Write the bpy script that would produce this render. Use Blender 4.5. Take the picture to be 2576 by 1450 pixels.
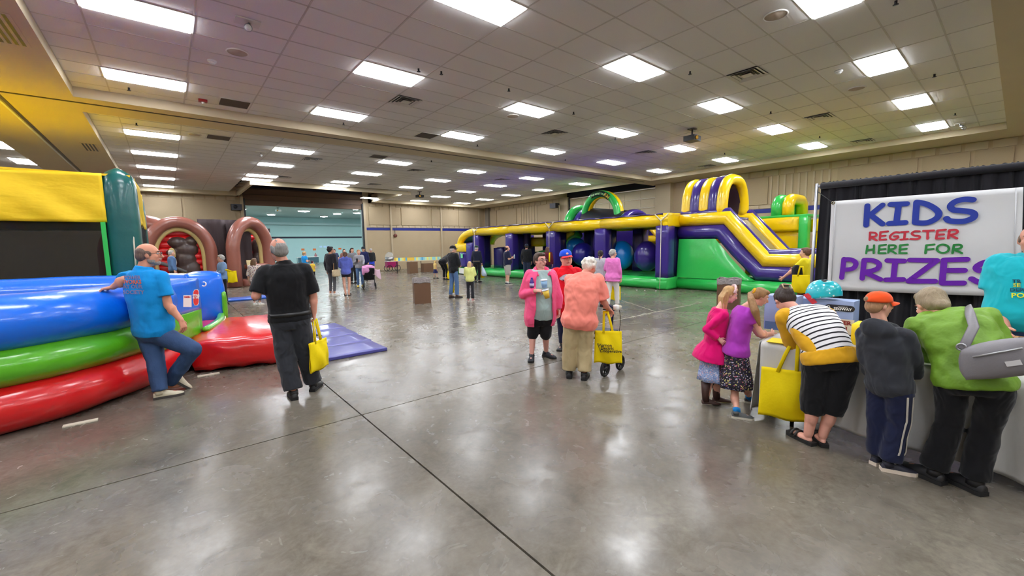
import bpy, bmesh, math, random
import numpy as np
from mathutils import Vector, Matrix, noise

# ------------------------------------------------------------------ clear
for o in list(bpy.data.objects):
    bpy.data.objects.remove(o, do_unlink=True)
scene = bpy.context.scene
COL = scene.collection
random.seed(7)
rad = math.radians

# ------------------------------------------------------------------ camera
FPX, CH = 1048.82, 1.65
PITCH, ROLL, YAW = rad(5.9168), rad(-1.1208), rad(39.4276)
cd = Vector((math.sin(YAW)*math.cos(PITCH), math.cos(YAW)*math.cos(PITCH), -math.sin(PITCH)))
r0 = Vector((math.cos(YAW), -math.sin(YAW), 0)); u0 = r0.cross(cd)
cr = r0*math.cos(ROLL) + u0*math.sin(ROLL)
cu = -r0*math.sin(ROLL) + u0*math.cos(ROLL)
CAM = Vector((0, 0, CH))
cam_data = bpy.data.cameras.new('camera')
cam_data.sensor_width = 36.0
cam_data.lens = 36.0*FPX/2576.0
cam_data.clip_start = 0.05; cam_data.clip_end = 300
cam = bpy.data.objects.new('camera', cam_data); COL.objects.link(cam)
M = Matrix((cr, cu, -cd)).transposed().to_4x4(); M.translation = CAM
cam.matrix_world = M
scene.camera = cam

# ------------------------------------------------------------------ world, exposure, lamp strengths
world = bpy.data.worlds.new('world'); scene.world = world; world.use_nodes = True
bg = world.node_tree.nodes['Background']
bg.inputs['Color'].default_value = (0.75, 0.72, 0.68, 1); bg.inputs['Strength'].default_value = 0.25
vs = scene.view_settings
vs.view_transform = 'Standard'; vs.look = 'None'; vs.gamma = 1.0; vs.use_curve_mapping = False
vs.exposure = 1.05
LAMP = 15.5         # troffer diffuser emission in this hall
LAMP_FAR = 36.0      # round lamps of the teal hall
scene.cycles.use_denoising = True
scene.cycles.use_adaptive_sampling = True
scene.cycles.adaptive_threshold = 0.12
scene.cycles.adaptive_min_samples = 16
scene.cycles.max_bounces = 5
scene.cycles.diffuse_bounces = 4
scene.cycles.glossy_bounces = 2
scene.cycles.transparent_max_bounces = 8
scene.cycles.sample_clamp_indirect = 6.0
scene.cycles.caustics_reflective = False
scene.cycles.caustics_refractive = False

# measuring helpers: a place seen in the photograph -> metres in the hall (x right along the far wall, y into the hall, z up)
def ray(px, py): return cd + cr*((px-1288)/FPX) + cu*((725-py)/FPX)
def Zp(px, py, z=0.0):
    v = ray(px, py); return CAM + v*((z-CH)/v.z)
def Xp(px, py, x0):
    v = ray(px, py); return CAM + v*(x0/v.x)
def Yp(px, py, y0):
    v = ray(px, py); return CAM + v*(y0/v.y)
def Ap(px, py, base, dd=0.0):
    n = Vector((base.x, base.y, 0)); L = n.length; n.normalize(); v = ray(px, py)
    return CAM + v*((L+dd)/(v.x*n.x+v.y*n.y))

# ------------------------------------------------------------------ materials
def lin(c):
    out = []
    for v in c:
        v = v/255.0
        out.append(v/12.92 if v <= 0.04045 else ((v+0.055)/1.055)**2.4)
    return tuple(out)
MATS = {}
def mat(name, rgb, rough=0.6, metal=0.0, bump=None, var=None, coat=0.0, spec=0.5, emit=0.0, alpha=1.0, trans=0.0, sheen=0.0, sss=0.0, warp=0.0):
    """plain procedural surface: colour with noise variation and a noise relief"""
    if name in MATS: return MATS[name]
    m = bpy.data.materials.new(name); m.use_nodes = True
    nt = m.node_tree; b = nt.nodes['Principled BSDF']
    c = lin(rgb)
    b.inputs['Base Color'].default_value = (*c, 1)
    b.inputs['Roughness'].default_value = rough
    b.inputs['Metallic'].default_value = metal
    b.inputs['Specular IOR Level'].default_value = spec
    b.inputs['Coat Weight'].default_value = coat
    b.inputs['Coat Roughness'].default_value = 0.12
    if sheen: b.inputs['Sheen Weight'].default_value = sheen
    if sss:
        b.inputs['Subsurface Weight'].default_value = sss
        b.inputs['Subsurface Radius'].default_value = (0.012, 0.005, 0.003)
    if trans: b.inputs['Transmission Weight'].default_value = trans
    if alpha < 1: b.inputs['Alpha'].default_value = alpha
    if emit:
        b.inputs['Emission Color'].default_value = (*c, 1); b.inputs['Emission Strength'].default_value = emit
    tc = nt.nodes.new('ShaderNodeTexCoord')
    if var:
        sc, amt = var
        n = nt.nodes.new('ShaderNodeTexNoise'); n.inputs['Scale'].default_value = sc; n.inputs['Detail'].default_value = 4
        mx = nt.nodes.new('ShaderNodeMix'); mx.data_type = 'RGBA'
        mx.inputs[6].default_value = (*[max(0, v*(1-amt)) for v in c], 1)
        mx.inputs[7].default_value = (*[min(1, v*(1+amt)) for v in c], 1)
        nt.links.new(tc.outputs['Object'], n.inputs['Vector'])
        nt.links.new(n.outputs['Fac'], mx.inputs[0]); nt.links.new(mx.outputs[2], b.inputs['Base Color'])
    if bump:
        sc, st, dist = bump[:3]
        n = nt.nodes.new('ShaderNodeTexNoise'); n.inputs['Scale'].default_value = sc; n.inputs['Detail'].default_value = 1.0 if warp else 3; n.inputs['Distortion'].default_value = warp
        if len(bump) > 3:
            mp = nt.nodes.new('ShaderNodeMapping'); mp.inputs['Scale'].default_value = bump[3]
            nt.links.new(tc.outputs['Object'], mp.inputs['Vector']); nt.links.new(mp.outputs[0], n.inputs['Vector'])
        else:
            nt.links.new(tc.outputs['Object'], n.inputs['Vector'])
        bp = nt.nodes.new('ShaderNodeBump'); bp.inputs['Strength'].default_value = st; bp.inputs['Distance'].default_value = dist
        nt.links.new(n.outputs['Fac'], bp.inputs['Height']); nt.links.new(bp.outputs[0], b.inputs['Normal'])
    MATS[name] = m
    return m
def vinyl(name, rgb, rough=0.28, axis=(1, 1, 1)):
    return mat('vinyl_'+name, rgb, rough=rough, coat=0.45, bump=(7.0, 0.22, 0.03, axis), var=(1.3, 0.06))
def cloth(name, rgb, rough=0.85, w=0.35, sheen=0.15):
    return mat('cloth_'+name, rgb, rough=rough, bump=(7.0, w*1.6, 0.035, (1, 1, .7)), var=(9.0, 0.10), sheen=sheen, spec=0.2, warp=1.6)
def skin(rgb): return mat('skin_%d_%d_%d' % rgb, rgb, rough=0.5, bump=(60, 0.06, 0.004), var=(14, 0.06), spec=0.35, sss=0.08)
def hairm(rgb): return mat('hair_%d_%d_%d' % rgb, rgb, rough=0.5, bump=(55, 0.9, 0.012, (1, 1, 0.16)), var=(40, 0.30), spec=0.35)

# ------------------------------------------------------------------ mesh building
class MB:
    def __init__(s): s.v = []; s.f = []; s.m = []; s.cur = 0
    def add(s, vs_, fs):
        o = len(s.v); s.v.extend([tuple(p) for p in vs_])
        for f in fs: s.f.append([i+o for i in f]); s.m.append(s.cur)
        return s
    def box(s, lo, hi):
        x0, y0, z0 = lo; x1, y1, z1 = hi
        return s.add([(x0,y0,z0),(x1,y0,z0),(x1,y1,z0),(x0,y1,z0),(x0,y0,z1),(x1,y0,z1),(x1,y1,z1),(x0,y1,z1)],
                     [(0,3,2,1),(4,5,6,7),(0,1,5,4),(1,2,6,5),(2,3,7,6),(3,0,4,7)])
    def obox(s, c, a, b, d):
        """box round centre c with half-axis vectors a, b, d"""
        c = Vector(c); vs_ = [c+a*i+b*j+d*k for k in (-1, 1) for j in (-1, 1) for i in (-1, 1)]
        return s.add(vs_, [(0,2,3,1),(4,5,7,6),(0,1,5,4),(2,6,7,3),(0,4,6,2),(1,3,7,5)])
    def loft(s, rings, cap=True, closed=False):
        n = len(rings[0]); o = len(s.v); fs = []
        vs_ = [p for r in rings for p in r]; R = len(rings)
        for i in range(R if closed else R-1):
            k = (i+1) % R
            for j in range(n):
                q = (j+1) % n; fs.append((i*n+j, i*n+q, k*n+q, k*n+j))
        if cap and not closed:
            fs.append(tuple(reversed(range(n)))); fs.append(tuple((R-1)*n+j for j in range(n)))
        return s.add(vs_, fs)
    def sweep(s, pts, r, n=12, cap=True, closed=False, squash=None, up=None, dome=False):
        """tube along pts; r = radius or list of radii; mitred at the corners; squash = (side, vertical) factors; dome = round ends"""
        P = [Vector(p) for p in pts]; R = r if isinstance(r, (list, tuple)) else [r]*len(P)
        if dome and not closed:
            t0 = (P[0]-P[1]).normalized(); t1 = (P[-1]-P[-2]).normalized(); a, b = R[0], R[-1]
            P = [P[0]+t0*a*.98, P[0]+t0*a*.8, P[0]+t0*a*.45] + P + [P[-1]+t1*b*.45, P[-1]+t1*b*.8, P[-1]+t1*b*.98]
            R = [a*.2, a*.6, a*.89] + list(R) + [b*.89, b*.6, b*.2]
        L = len(P); rings = []; prev = None
        for i in range(L):
            if closed: tin = (P[i]-P[i-1]); tout = (P[(i+1) % L]-P[i])
            else:
                tin = P[i]-P[i-1] if i else P[1]-P[0]; tout = P[i+1]-P[i] if i < L-1 else P[i]-P[i-1]
            tin = tin.normalized(); tout = tout.normalized(); t = (tin+tout)
            t = t.normalized() if t.length > 1e-6 else tout
            ref = Vector(up) if up else (prev if prev is not None else (Vector((0, 0, 1)) if abs(t.z) < .9 else Vector((1, 0, 0))))
            x = ref.cross(t)
            if x.length < 1e-6: x = Vector((1, 0, 0)).cross(t)
            x.normalize(); y = t.cross(x).normalized(); prev = y
            cosh = max(.35, t.dot(tout)); bend = (tout-tin)
            ring = []
            for j in range(n):
                a = 2*math.pi*j/n; ca, sa = math.cos(a), math.sin(a)
                if squash: ca *= squash[0]; sa *= squash[1]
                d = (x*ca+y*sa)*R[i]
                if bend.length > 1e-4:
                    b = bend.normalized(); b = (b-t*b.dot(t))
                    if b.length > 1e-4:
                        b.normalize(); d = d+b*d.dot(b)*(1/cosh-1)
                ring.append(P[i]+d)
            rings.append(ring)
        return s.loft(rings, cap=cap, closed=closed)
    def ball(s, c, ax, ay, az, nu=14, nv=9):
        """ellipsoid with half-axis vectors"""
        c = Vector(c); rings = []
        for i in range(1, nv):
            th = math.pi*i/nv
            rings.append([c+(ax*math.cos(2*math.pi*j/nu)+ay*math.sin(2*math.pi*j/nu))*math.sin(th)-az*math.cos(th) for j in range(nu)])
        vs_ = [c-az]+[p for r in rings for p in r]+[c+az]; fs = []
        for j in range(nu): fs.append((0, 1+(j+1) % nu, 1+j))
        for i in range(nv-2):
            for j in range(nu):
                q = (j+1) % nu; fs.append((1+i*nu+j, 1+i*nu+q, 1+(i+1)*nu+q, 1+(i+1)*nu+j))
        last = len(vs_)-1; o = 1+(nv-2)*nu
        for j in range(nu): fs.append((last, o+j, o+(j+1) % nu))
        return s.add(vs_, fs)
    def sph(s, c, r, nu=12, nv=8): return s.ball(c, Vector((r,0,0)), Vector((0,r,0)), Vector((0,0,r)), nu, nv)
    def grid(s, fn, nu, nv, closed_u=False):
        vs_ = [fn(i/nu, j/nv) for j in range(nv+1) for i in range(nu+1)]; fs = []
        for j in range(nv):
            for i in range(nu):
                a = j*(nu+1)+i; fs.append((a, a+1, a+nu+2, a+nu+1))
        return s.add(vs_, fs)
    def prism(s, poly, d):
        """poly: 3-D points of one face; d: extrusion vector"""
        n = len(poly); a = [Vector(p) for p in poly]; b = [p+d for p in a]
        return s.add(a+b, [tuple(range(n)), tuple(reversed(range(n, 2*n)))]+[(i, i+n, (i+1) % n+n, (i+1) % n) for i in range(n)])
    def puff(s, lo, hi, bulge=0.06, n=7, rot=0.0, about=None, ridge=0, ridge_amp=0.02):
        """inflated box: every face bulges, seams stay at the edges; ridge = number of baffles across x"""
        lo = Vector(lo); hi = Vector(hi); c = (lo+hi)/2; h = (hi-lo)/2
        def put(p):
            if rot:
                q = p-Vector(about if about else c); cs, sn = math.cos(rot), math.sin(rot)
                p = Vector(about if about else c)+Vector((q.x*cs-q.y*sn, q.x*sn+q.y*cs, q.z))
            return p
        for ax in range(3):
            o1, o2 = (ax+1) % 3, (ax+2) % 3
            for sg in (-1, 1):
                def fn(u, v):
                    a, b = u*2-1, v*2-1; p = Vector((0, 0, 0))
                    k = (1-abs(a)**2.6)*(1-abs(b)**2.6)
                    p[ax] = sg*(h[ax]+bulge*k); p[o1] = a*h[o1]; p[o2] = b*h[o2]
                    q = max(abs(a), abs(b))
                    p[o1] += math.copysign(0, a)
                    if ridge and ax != 0: p[ax] += sg*ridge_amp*(abs(math.sin(math.pi*ridge*(p.x/h.x+1)/2))-.6)*k
                    return put(c+p)
                k = len(s.f); s.grid(fn, n*(ridge if ridge and o1 == 0 else 1), n*(ridge if ridge and o2 == 0 else 1))
                if sg < 0:
                    for i in range(k, len(s.f)): s.f[i].reverse()
        return s
    def build(s, name, material, parent=None, smooth=True, weld=False, angle=None):
        me = bpy.data.meshes.new(name); org = WL.get(parent.name, Vector()) if parent else Vector()
        me.from_pydata([(p[0]-org.x, p[1]-org.y, p[2]-org.z) for p in s.v], [], s.f)
        mats_ = material if isinstance(material, (list, tuple)) else [material]
        for m in mats_: me.materials.append(m)
        if len(mats_) > 1: me.polygons.foreach_set('material_index', s.m)
        if weld:
            bm = bmesh.new(); bm.from_mesh(me); bmesh.ops.remove_doubles(bm, verts=bm.verts, dist=1e-4)
            bmesh.ops.recalc_face_normals(bm, faces=bm.faces); bm.to_mesh(me); bm.free()
        if smooth:
            me.polygons.foreach_set('use_smooth', [True]*len(me.polygons))
            if angle: me.set_sharp_from_angle(angle=rad(angle))
        me.update()
        o = bpy.data.objects.new(name, me); COL.objects.link(o)
        if parent: o.parent = parent; WL[o.name] = org
        return o
WL = {}            # world position of the origin of each parent
def tag(o, label=None, cat=None, group=None, kind=None):
    if label: o['label'] = label
    if cat: o['category'] = cat
    if group: o['group'] = group
    if kind: o['kind'] = kind
    return o
def thing(name, label, cat, loc=(0, 0, 0), group=None):
    o = bpy.data.objects.new(name, None); COL.objects.link(o); o.location = loc; o.empty_display_size = .1
    WL[o.name] = Vector(loc); return tag(o, label, cat, group)
def solo(mb, name, material, label, cat, loc, group=None, smooth=True, **k):
    """a thing that is one mesh, with its origin at loc"""
    loc = Vector(loc); mb.v = [(p[0]-loc.x, p[1]-loc.y, p[2]-loc.z) for p in mb.v]
    o = mb.build(name, material, None, smooth, **k); o.location = loc; WL[o.name] = loc
    return tag(o, label, cat, group)
def struct(mb, name, material, smooth=False):
    o = mb.build(name, material, None, smooth); WL[o.name] = Vector(); o['kind'] = 'structure'; return o
BAKE = []
TEX = bpy.data.textures.new('cloth_folds', 'CLOUDS'); TEX.noise_scale = 0.11; TEX.noise_depth = 1
def soft(mb, name, material, parent, voxel=.012, it=4, fold=0.0, extra=None):
    """overlapping closed shapes fused into one skin"""
    o = mb.build(name, material, parent, True)
    r = o.modifiers.new('fuse', 'REMESH'); r.mode = 'VOXEL'; r.voxel_size = voxel; r.use_smooth_shade = True
    if it:
        k = o.modifiers.new('relax', 'SMOOTH'); k.factor = .5; k.iterations = it
    if fold:
        d = o.modifiers.new('folds', 'DISPLACE'); d.texture = TEX; d.strength = fold; d.mid_level = .5; d.texture_coords = 'LOCAL'
    BAKE.append((o, extra)); return o
def bake():
    dg = bpy.context.evaluated_depsgraph_get()
    done = []
    for o, extra in BAKE:
        done.append(bpy.data.meshes.new_from_object(o.evaluated_get(dg), depsgraph=dg))
    for (o, extra), me in zip(BAKE, done):
        old = o.data; o.modifiers.clear(); me.name = o.name
        if extra and extra.v:
            org = WL.get(o.name, Vector()); bm = bmesh.new(); bm.from_mesh(me)
            vv = [bm.verts.new((p[0]-org.x, p[1]-org.y, p[2]-org.z)) for p in extra.v]
            for f in extra.f:
                try: bm.faces.new([vv[i] for i in f])
                except ValueError: pass
            bm.to_mesh(me); bm.free()
        me.materials.clear()
        for m in old.materials: me.materials.append(m)
        me.polygons.foreach_set('use_smooth', [True]*len(me.polygons)); me.update()
        o.data = me; bpy.data.meshes.remove(old)
def lettering(txt, size, origin, right, up, material, parent, name='lettering', depth=.002, align='CENTER', shear=0.0, bold=0.0):
    """flat raised lettering: right / up are unit vectors of the face it is printed on"""
    cu_ = bpy.data.curves.new(name, 'FONT'); cu_.body = txt; cu_.size = size; cu_.align_x = align; cu_.align_y = 'CENTER'
    cu_.extrude = depth; cu_.shear = shear; cu_.offset = bold; cu_.resolution_u = 2
    t = bpy.data.objects.new(name, cu_); COL.objects.link(t)
    dg = bpy.context.evaluated_depsgraph_get(); me = bpy.data.meshes.new_from_object(t.evaluated_get(dg)); bpy.data.objects.remove(t)
    n = right.cross(up); mt = Matrix((right, up, n)).transposed().to_4x4(); mt.translation = Vector(origin)-WL.get(parent.name, Vector())
    me.transform(mt); me.materials.clear(); me.materials.append(material)
    o = bpy.data.objects.new(name, me); COL.objects.link(o); o.parent = parent; WL[o.name] = WL.get(parent.name, Vector()); return o
def copy_tree(o, parent=None):
    c = o.copy(); COL.objects.link(c); c.parent = parent
    for ch in list(o.children): copy_tree(ch, c)
    return c
def arc(c, a, b, a0, a1, n=20):
    """points c + a cos t + b sin t"""
    c = Vector(c); a = Vector(a); b = Vector(b)
    return [c+a*math.cos(a0+(a1-a0)*i/n)+b*math.sin(a0+(a1-a0)*i/n) for i in range(n+1)]
V = Vector

# ================================================================== the hall
XR, YB, XL, YN, ZC, ZS = 21.4, 29.6, -14.0, -8.0, 5.0, 4.8     # right wall, far wall, left wall, wall behind the camera, ceiling, soffit
def concrete():
    m = bpy.data.materials.new('polished_concrete'); m.use_nodes = True; nt = m.node_tree; b = nt.nodes['Principled BSDF']; L = nt.links.new
    g = nt.nodes.new('ShaderNodeNewGeometry')
    def nz(sc, det, dist=0.0, rough=.6):
        n = nt.nodes.new('ShaderNodeTexNoise'); n.inputs['Scale'].default_value = sc; n.inputs['Detail'].default_value = det
        n.inputs['Distortion'].default_value = dist; n.inputs['Roughness'].default_value = rough; L(g.outputs['Position'], n.inputs['Vector']); return n
    def ramp(src, stops):
        r = nt.nodes.new('ShaderNodeValToRGB'); e = r.color_ramp.elements
        e[0].position, e[0].color = stops[0][0], (*lin(stops[0][1]), 1); e[1].position, e[1].color = stops[-1][0], (*lin(stops[-1][1]), 1)
        for p, c in stops[1:-1]:
            k = e.new(p); k.color = (*lin(c), 1)
        L(src, r.inputs[0]); return r
    a = ramp(nz(.55, 6, .6).outputs[0], [(.3, (112, 104, 91)), (.5, (139, 130, 115)), (.7, (158, 150, 135))])
    c = ramp(nz(5.5, 8, 1.2, .7).outputs[0], [(.35, (112, 112, 112)), (.52, (186, 186, 186)), (.7, (218, 218, 218))])
    d = ramp(nz(26, 5, .3).outputs[0], [(.32, (142, 142, 142)), (.66, (222, 222, 222))])
    m1 = nt.nodes.new('ShaderNodeMix'); m1.data_type = 'RGBA'; m1.blend_type = 'MULTIPLY'; m1.inputs[0].default_value = .5
    L(a.outputs[0], m1.inputs[6]); L(c.outputs[0], m1.inputs[7])
    m2 = nt.nodes.new('ShaderNodeMix'); m2.data_type = 'RGBA'; m2.blend_type = 'MULTIPLY'; m2.inputs[0].default_value = .4
    L(m1.outputs[2], m2.inputs[6]); L(d.outputs[0], m2.inputs[7]); L(m2.outputs[2], b.inputs['Base Color'])
    mr = nt.nodes.new('ShaderNodeMapRange'); mr.inputs[1].default_value = .3; mr.inputs[2].default_value = .75; mr.inputs[3].default_value = .18; mr.inputs[4].default_value = .33
    L(nz(3.2, 4, .8).outputs[0], mr.inputs[0]); L(mr.outputs[0], b.inputs['Roughness'])
    bp = nt.nodes.new('ShaderNodeBump'); bp.inputs['Strength'].default_value = .03; bp.inputs['Distance'].default_value = .01
    L(nz(2.1, 3, .4).outputs[0], bp.inputs['Height']); L(bp.outputs[0], b.inputs['Normal'])
    b.inputs['Specular IOR Level'].default_value = .43
    return m
M_FLOOR = concrete()
M_DARK = mat('joint_dark', (38, 35, 31), .9)
M_TAN = mat('wall_tan', (180, 161, 130), .75, bump=(25, .15, .01), var=(2, .05))
M_TANL = mat('wall_tan_light', (188, 172, 144), .75, bump=(25, .15, .01), var=(2, .05))
M_PANEL = mat('acoustic_fabric', (172, 154, 125), .95, bump=(130, .4, .006), var=(60, .08))
M_BLUE = mat('stripe_blue', (22, 38, 132), .5, var=(4, .05))
M_CEIL = mat('ceiling_tile', (224, 221, 217), .9, bump=(90, .35, .006), var=(70, .05))
M_SOFF = mat('soffit_paint', (204, 190, 160), .8, bump=(30, .1, .01), var=(1.5, .04))
M_GRID = mat('tile_grid', (196, 191, 184), .6)
M_BROWN = mat('door_brown', (112, 88, 70), .6, var=(3, .08))
M_NAVY = mat('pocket_navy', (24, 24, 44), .7)
M_TEAL = mat('wall_teal', (176, 208, 208), .7, var=(2, .04))
M_TEALC = mat('ceiling_teal', (176, 202, 204), .9, var=(5, .05))
M_WHITE = mat('paint_white', (225, 225, 222), .5)
M_OFFW = mat('door_cream', (206, 190, 158), .55, var=(3, .05))
M_BLACK = mat('black_plastic', (22, 22, 24), .45)
M_METAL = mat('brushed_metal', (170, 170, 172), .35, .9)
M_STEEL = mat('dark_steel', (62, 62, 66), .4, .8)

# floor: a sub-base with cast slabs on it, saw-cut joints between them
floor = struct(MB().box((XL, YN, -.25), (XR, YB, -.02)), 'floor', M_DARK)
xs = [XL] + [1.36+6.1*k for k in range(-2, 4)] + [XR]
ys = [YN] + [4.04+4.83*k for k in range(-2, 6)] + [YB]
for i in range(len(xs)-1):
    for j in range(len(ys)-1):
        g = .007
        MB().box((xs[i]+g, ys[j]+g, -.0195), (xs[i+1]-g, ys[j+1]-g, 0)).build('slab', M_FLOOR, floor, False)
M_LINE = mat('worn_line_paint', (172, 166, 152), .4, var=(20, .15))
for a, b, w in (((5.2, 5.38), (11.1, 5.38), .03), ((9.95, 7.15), (8.85, 5.40), .03), ((8.9, 5.36), (9.6, 4.3), .02)):
    a = V((*a, 0.0012)); b = V((*b, .0012)); t = (b-a).normalized(); nrm = V((-t.y, t.x, 0))*w/2
    MB().prism([a-nrm, b-nrm, b+nrm, a+nrm], V((0, 0, .0012))).build('court_line', M_LINE, floor, False)

# walls
OX0, OX1, OZ = 3.74, 10.88, 4.33                                   # opening into the teal hall
wb = MB().box((XL, YB, -.02), (OX0, YB+.3, 6)).box((OX1, YB, -.02), (XR+.3, YB+.3, 6))
wall_back = struct(wb, 'wall_back', M_TAN)
MB().box((OX0, YB+.02, OZ), (OX1, YB+.3, 6.2)).build('header', M_BROWN, wall_back, False)
for z in (4.62, 4.95, 5.28): MB().box((OX0, YB-.02, z), (OX1, YB+.02, z+.035)).build('door_rib', mat('door_brown_rib', (92, 72, 58), .6), wall_back, False)
MB().box((OX0, YB-.03, 5.36), (OX1, YB+.02, 5.52)).build('header_band', M_NAVY, wall_back, False)
DY0, DY1, DZ = 13.02, 19.72, 4.72                                   # sectional door in the right wall
wr = MB().box((XR, YN, -.02), (XR+.3, DY0, 6)).box((XR, DY1, -.02), (XR+.3, YB, 6)).box((XR+.12, DY0, DZ), (XR+.3, DY1, 6))
wall_right = struct(wr, 'wall_right', M_TAN)
wall_left = struct(MB().box((XL-.3, YN, -.02), (XL, YB+.3, 6)), 'wall_left', M_TAN)
wall_near = struct(MB().box((XL, YN-.3, -.02), (XR, YN, 6)), 'wall_near', M_TAN)
# blue stripe
MB().box((OX1+.12, YB-.012, 2.88), (XR, YB, 3.07)).build('stripe', M_BLUE, wall_back, False)
MB().box((XL, YB-.012, 2.88), (OX0-.12, YB, 3.07)).build('stripe', M_BLUE, wall_back, False)
MB().box((XR-.012, YN, 2.88), (XR, DY0-1.0, 3.07)).build('stripe', M_BLUE, wall_right, False)
MB().box((XR-.012, DY1+.3, 2.88), (XR, YB, 3.07)).build('stripe', M_BLUE, wall_right, False)
# acoustic panels and the ribbed blocks above and below them
def panel_back(x0, x1, z0=3.27, z1=4.55): MB().box((x0, YB-.06, z0), (x1, YB, z1)).build('acoustic_panel', M_PANEL, wall_back, False)
def panel_right(y0, y1, z0=3.27, z1=4.50): MB().box((XR-.06, y0, z0), (XR, y1, z1)).build('acoustic_panel', M_PANEL, wall_right, False)
for a, b in ((927, 1004), (1009, 1079), (1085, 1150), (1153, 1210)): panel_back(Yp(a, 545, YB).x, Yp(b, 545, YB).x)
for a, b in ((352, 458), (465, 591)): panel_back(Yp(a, 530, YB).x, Yp(b, 530, YB).x)
for x0 in (-5.6, -10.2): panel_back(x0, x0+4.3)
for a, b in ((1250, 1228), (1300, 1253), (1406, 1354)): panel_right(Xp(a, 540, XR).y, Xp(b, 540, XR).y)
for a, b in ((1934, 1868), (2306, 2107), (2436, 2317), (2545, 2447)): panel_right(Xp(a, 450, XR).y, Xp(b, 450, XR).y)
panel_right(-4.5, -1.4); panel_right(-7.8, -4.7)
me_b = None
def blocks(axis, lo, hi, z0, z1, pitch, wallo):
    global me_b
    n = int((hi-lo)/pitch)
    for i in range(n):
        c = lo+pitch*(i+.5); w = pitch*.42
        if axis == 'x': MB().box((c-w, YB-.035, z0), (c+w, YB, z1)).build('block', M_TANL, wallo, False)
        else: MB().box((XR-.035, c-w, z0), (XR, c+w, z1)).build('block', M_TANL, wallo, False)
blocks('x', 11.3, 21.0, 4.57, 4.78, .5, wall_back); blocks('x', 11.3, 20.9, 3.09, 3.24, .5, wall_back)
blocks('x', -1.6, 3.5, 4.57, 4.78, .5, wall_back)
blocks('y', -.4, 12.2, 4.53, 4.78, .62, wall_right); blocks('y', 4.3, 9.0, 3.09, 3.24, .5, wall_right); blocks('y', 20.0, 29.4, 4.53, 4.78, .62, wall_right)
for a, b, n in ((1940, 2085, 9), (1310, 1350, 7)):                # slender battens between the panels
    ya, yb = Xp(a, 480, XR).y, Xp(b, 480, XR).y
    for i in range(n):
        y = ya+(yb-ya)*i/(n-1); MB().box((XR-.05, y-.035, 3.27), (XR, y+.035, 4.5)).build('batten', M_TANL, wall_right, False)
for x in (-1.25, 12.9, 17.1, 20.75): MB().box((x-.06, YB-.1, 0), (x+.06, YB, 4.8)).build('pilaster', M_TANL, wall_back, False)
MB().box((XR-.35, 12.1, 0), (XR, 13.0, 4.8)).build('pilaster', M_TANL, wall_right, False)
MB().box((XR-.12, 19.75, 0), (XR, 20.1, 4.8)).build('pilaster', M_TANL, wall_right, False)
MB().box((XR-.25, YB-.9, 0), (XR, YB-.45, 4.8)).build('pilaster', mat('duct_grey', (120, 112, 100), .6), wall_right, False)
for x0, x1 in ((OX0-.16, OX0), (OX1, OX1+.16)): MB().box((x0, YB-.12, 0), (x1, YB+.32, 4.8)).build('door_jamb', M_TANL, wall_back, False)
MB().box((OX0, YB-.08, 0), (OX0+.09, YB+.1, 4.7)).build('door_guide', M_STEEL, wall_back, False)
MB().box((OX1-.09, YB-.08, 0), (OX1, YB+.1, 4.7)).build('door_guide', M_STEEL, wall_back, False)
# wall-mounted bits
bell = thing('alarm_bell', 'small round red-brown alarm bell on the tan wall under the blue stripe', 'bell', (Yp(994, 595, YB).x, YB-.06, 2.5))
bx = WL[bell.name]
MB().sweep([(bx.x, YB-.0, 2.5), (bx.x, YB-.09, 2.5)], .13, 16).build('gong', mat('bell_red', (110, 60, 50), .4), bell)
MB().box((bx.x-.015, YB-.02, 2.6), (bx.x+.015, YB-.001, 3.0)).build('conduit', M_STEEL, bell, False)
motor = thing('door_motor', 'dark grey door motor box beside the tall opening', 'motor', (3.35, YB-.2, 4.2))
MB().box((3.1, YB-.4, 3.98), (3.62, YB-.005, 4.32)).build('housing', M_STEEL, motor, False)
MB().sweep([(3.3, YB-.4, 4.15), (3.3, YB-.55, 4.15)], .09, 12).build('gearbox', M_BLACK, motor)
motor2 = thing('door_motor', 'dark door motor with a drop pipe at the head of the sectional door', 'motor', (20.8, 20.5, 4.1))
MB().box((20.6, 20.25, 4.1), (21.0, 20.8, 4.42)).build('housing', M_STEEL, motor2, False)
MB().sweep([(20.95, 20.22, 0.0), (20.95, 20.22, 4.2), (20.95, 20.3, 4.3)], .035, 8).build('drop_pipe', M_TANL, motor2)

# sectional door in the right wall
door = bpy.data.objects.new('door_1', None); COL.objects.link(door); WL[door.name] = Vector(); door['kind'] = 'structure'
door['label'] = 'cream sectional overhead door in the side wall'
for k in range(9):
    z0 = k*.52; z1 = min(z0+.50, DZ-.02)
    for q in range(6):
        y0 = DY0+.04+q*(DY1-DY0-.08)/6; y1 = y0+(DY1-DY0-.08)/6
        MB().box((XR+.03, y0+.01, z0), (XR+.1, y1-.01, z1)).build('door_panel', M_OFFW, door, False)
    MB().box((XR-.005, DY0+.03, z1-.045), (XR+.03, DY1-.03, z1-.005)).build('strut', M_OFFW, door, False)
for y in (DY0, DY1): MB().box((XR-.03, y-.06, 0), (XR+.05, y+.06, 4.75)).build('track', M_STEEL, door, False)

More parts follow.
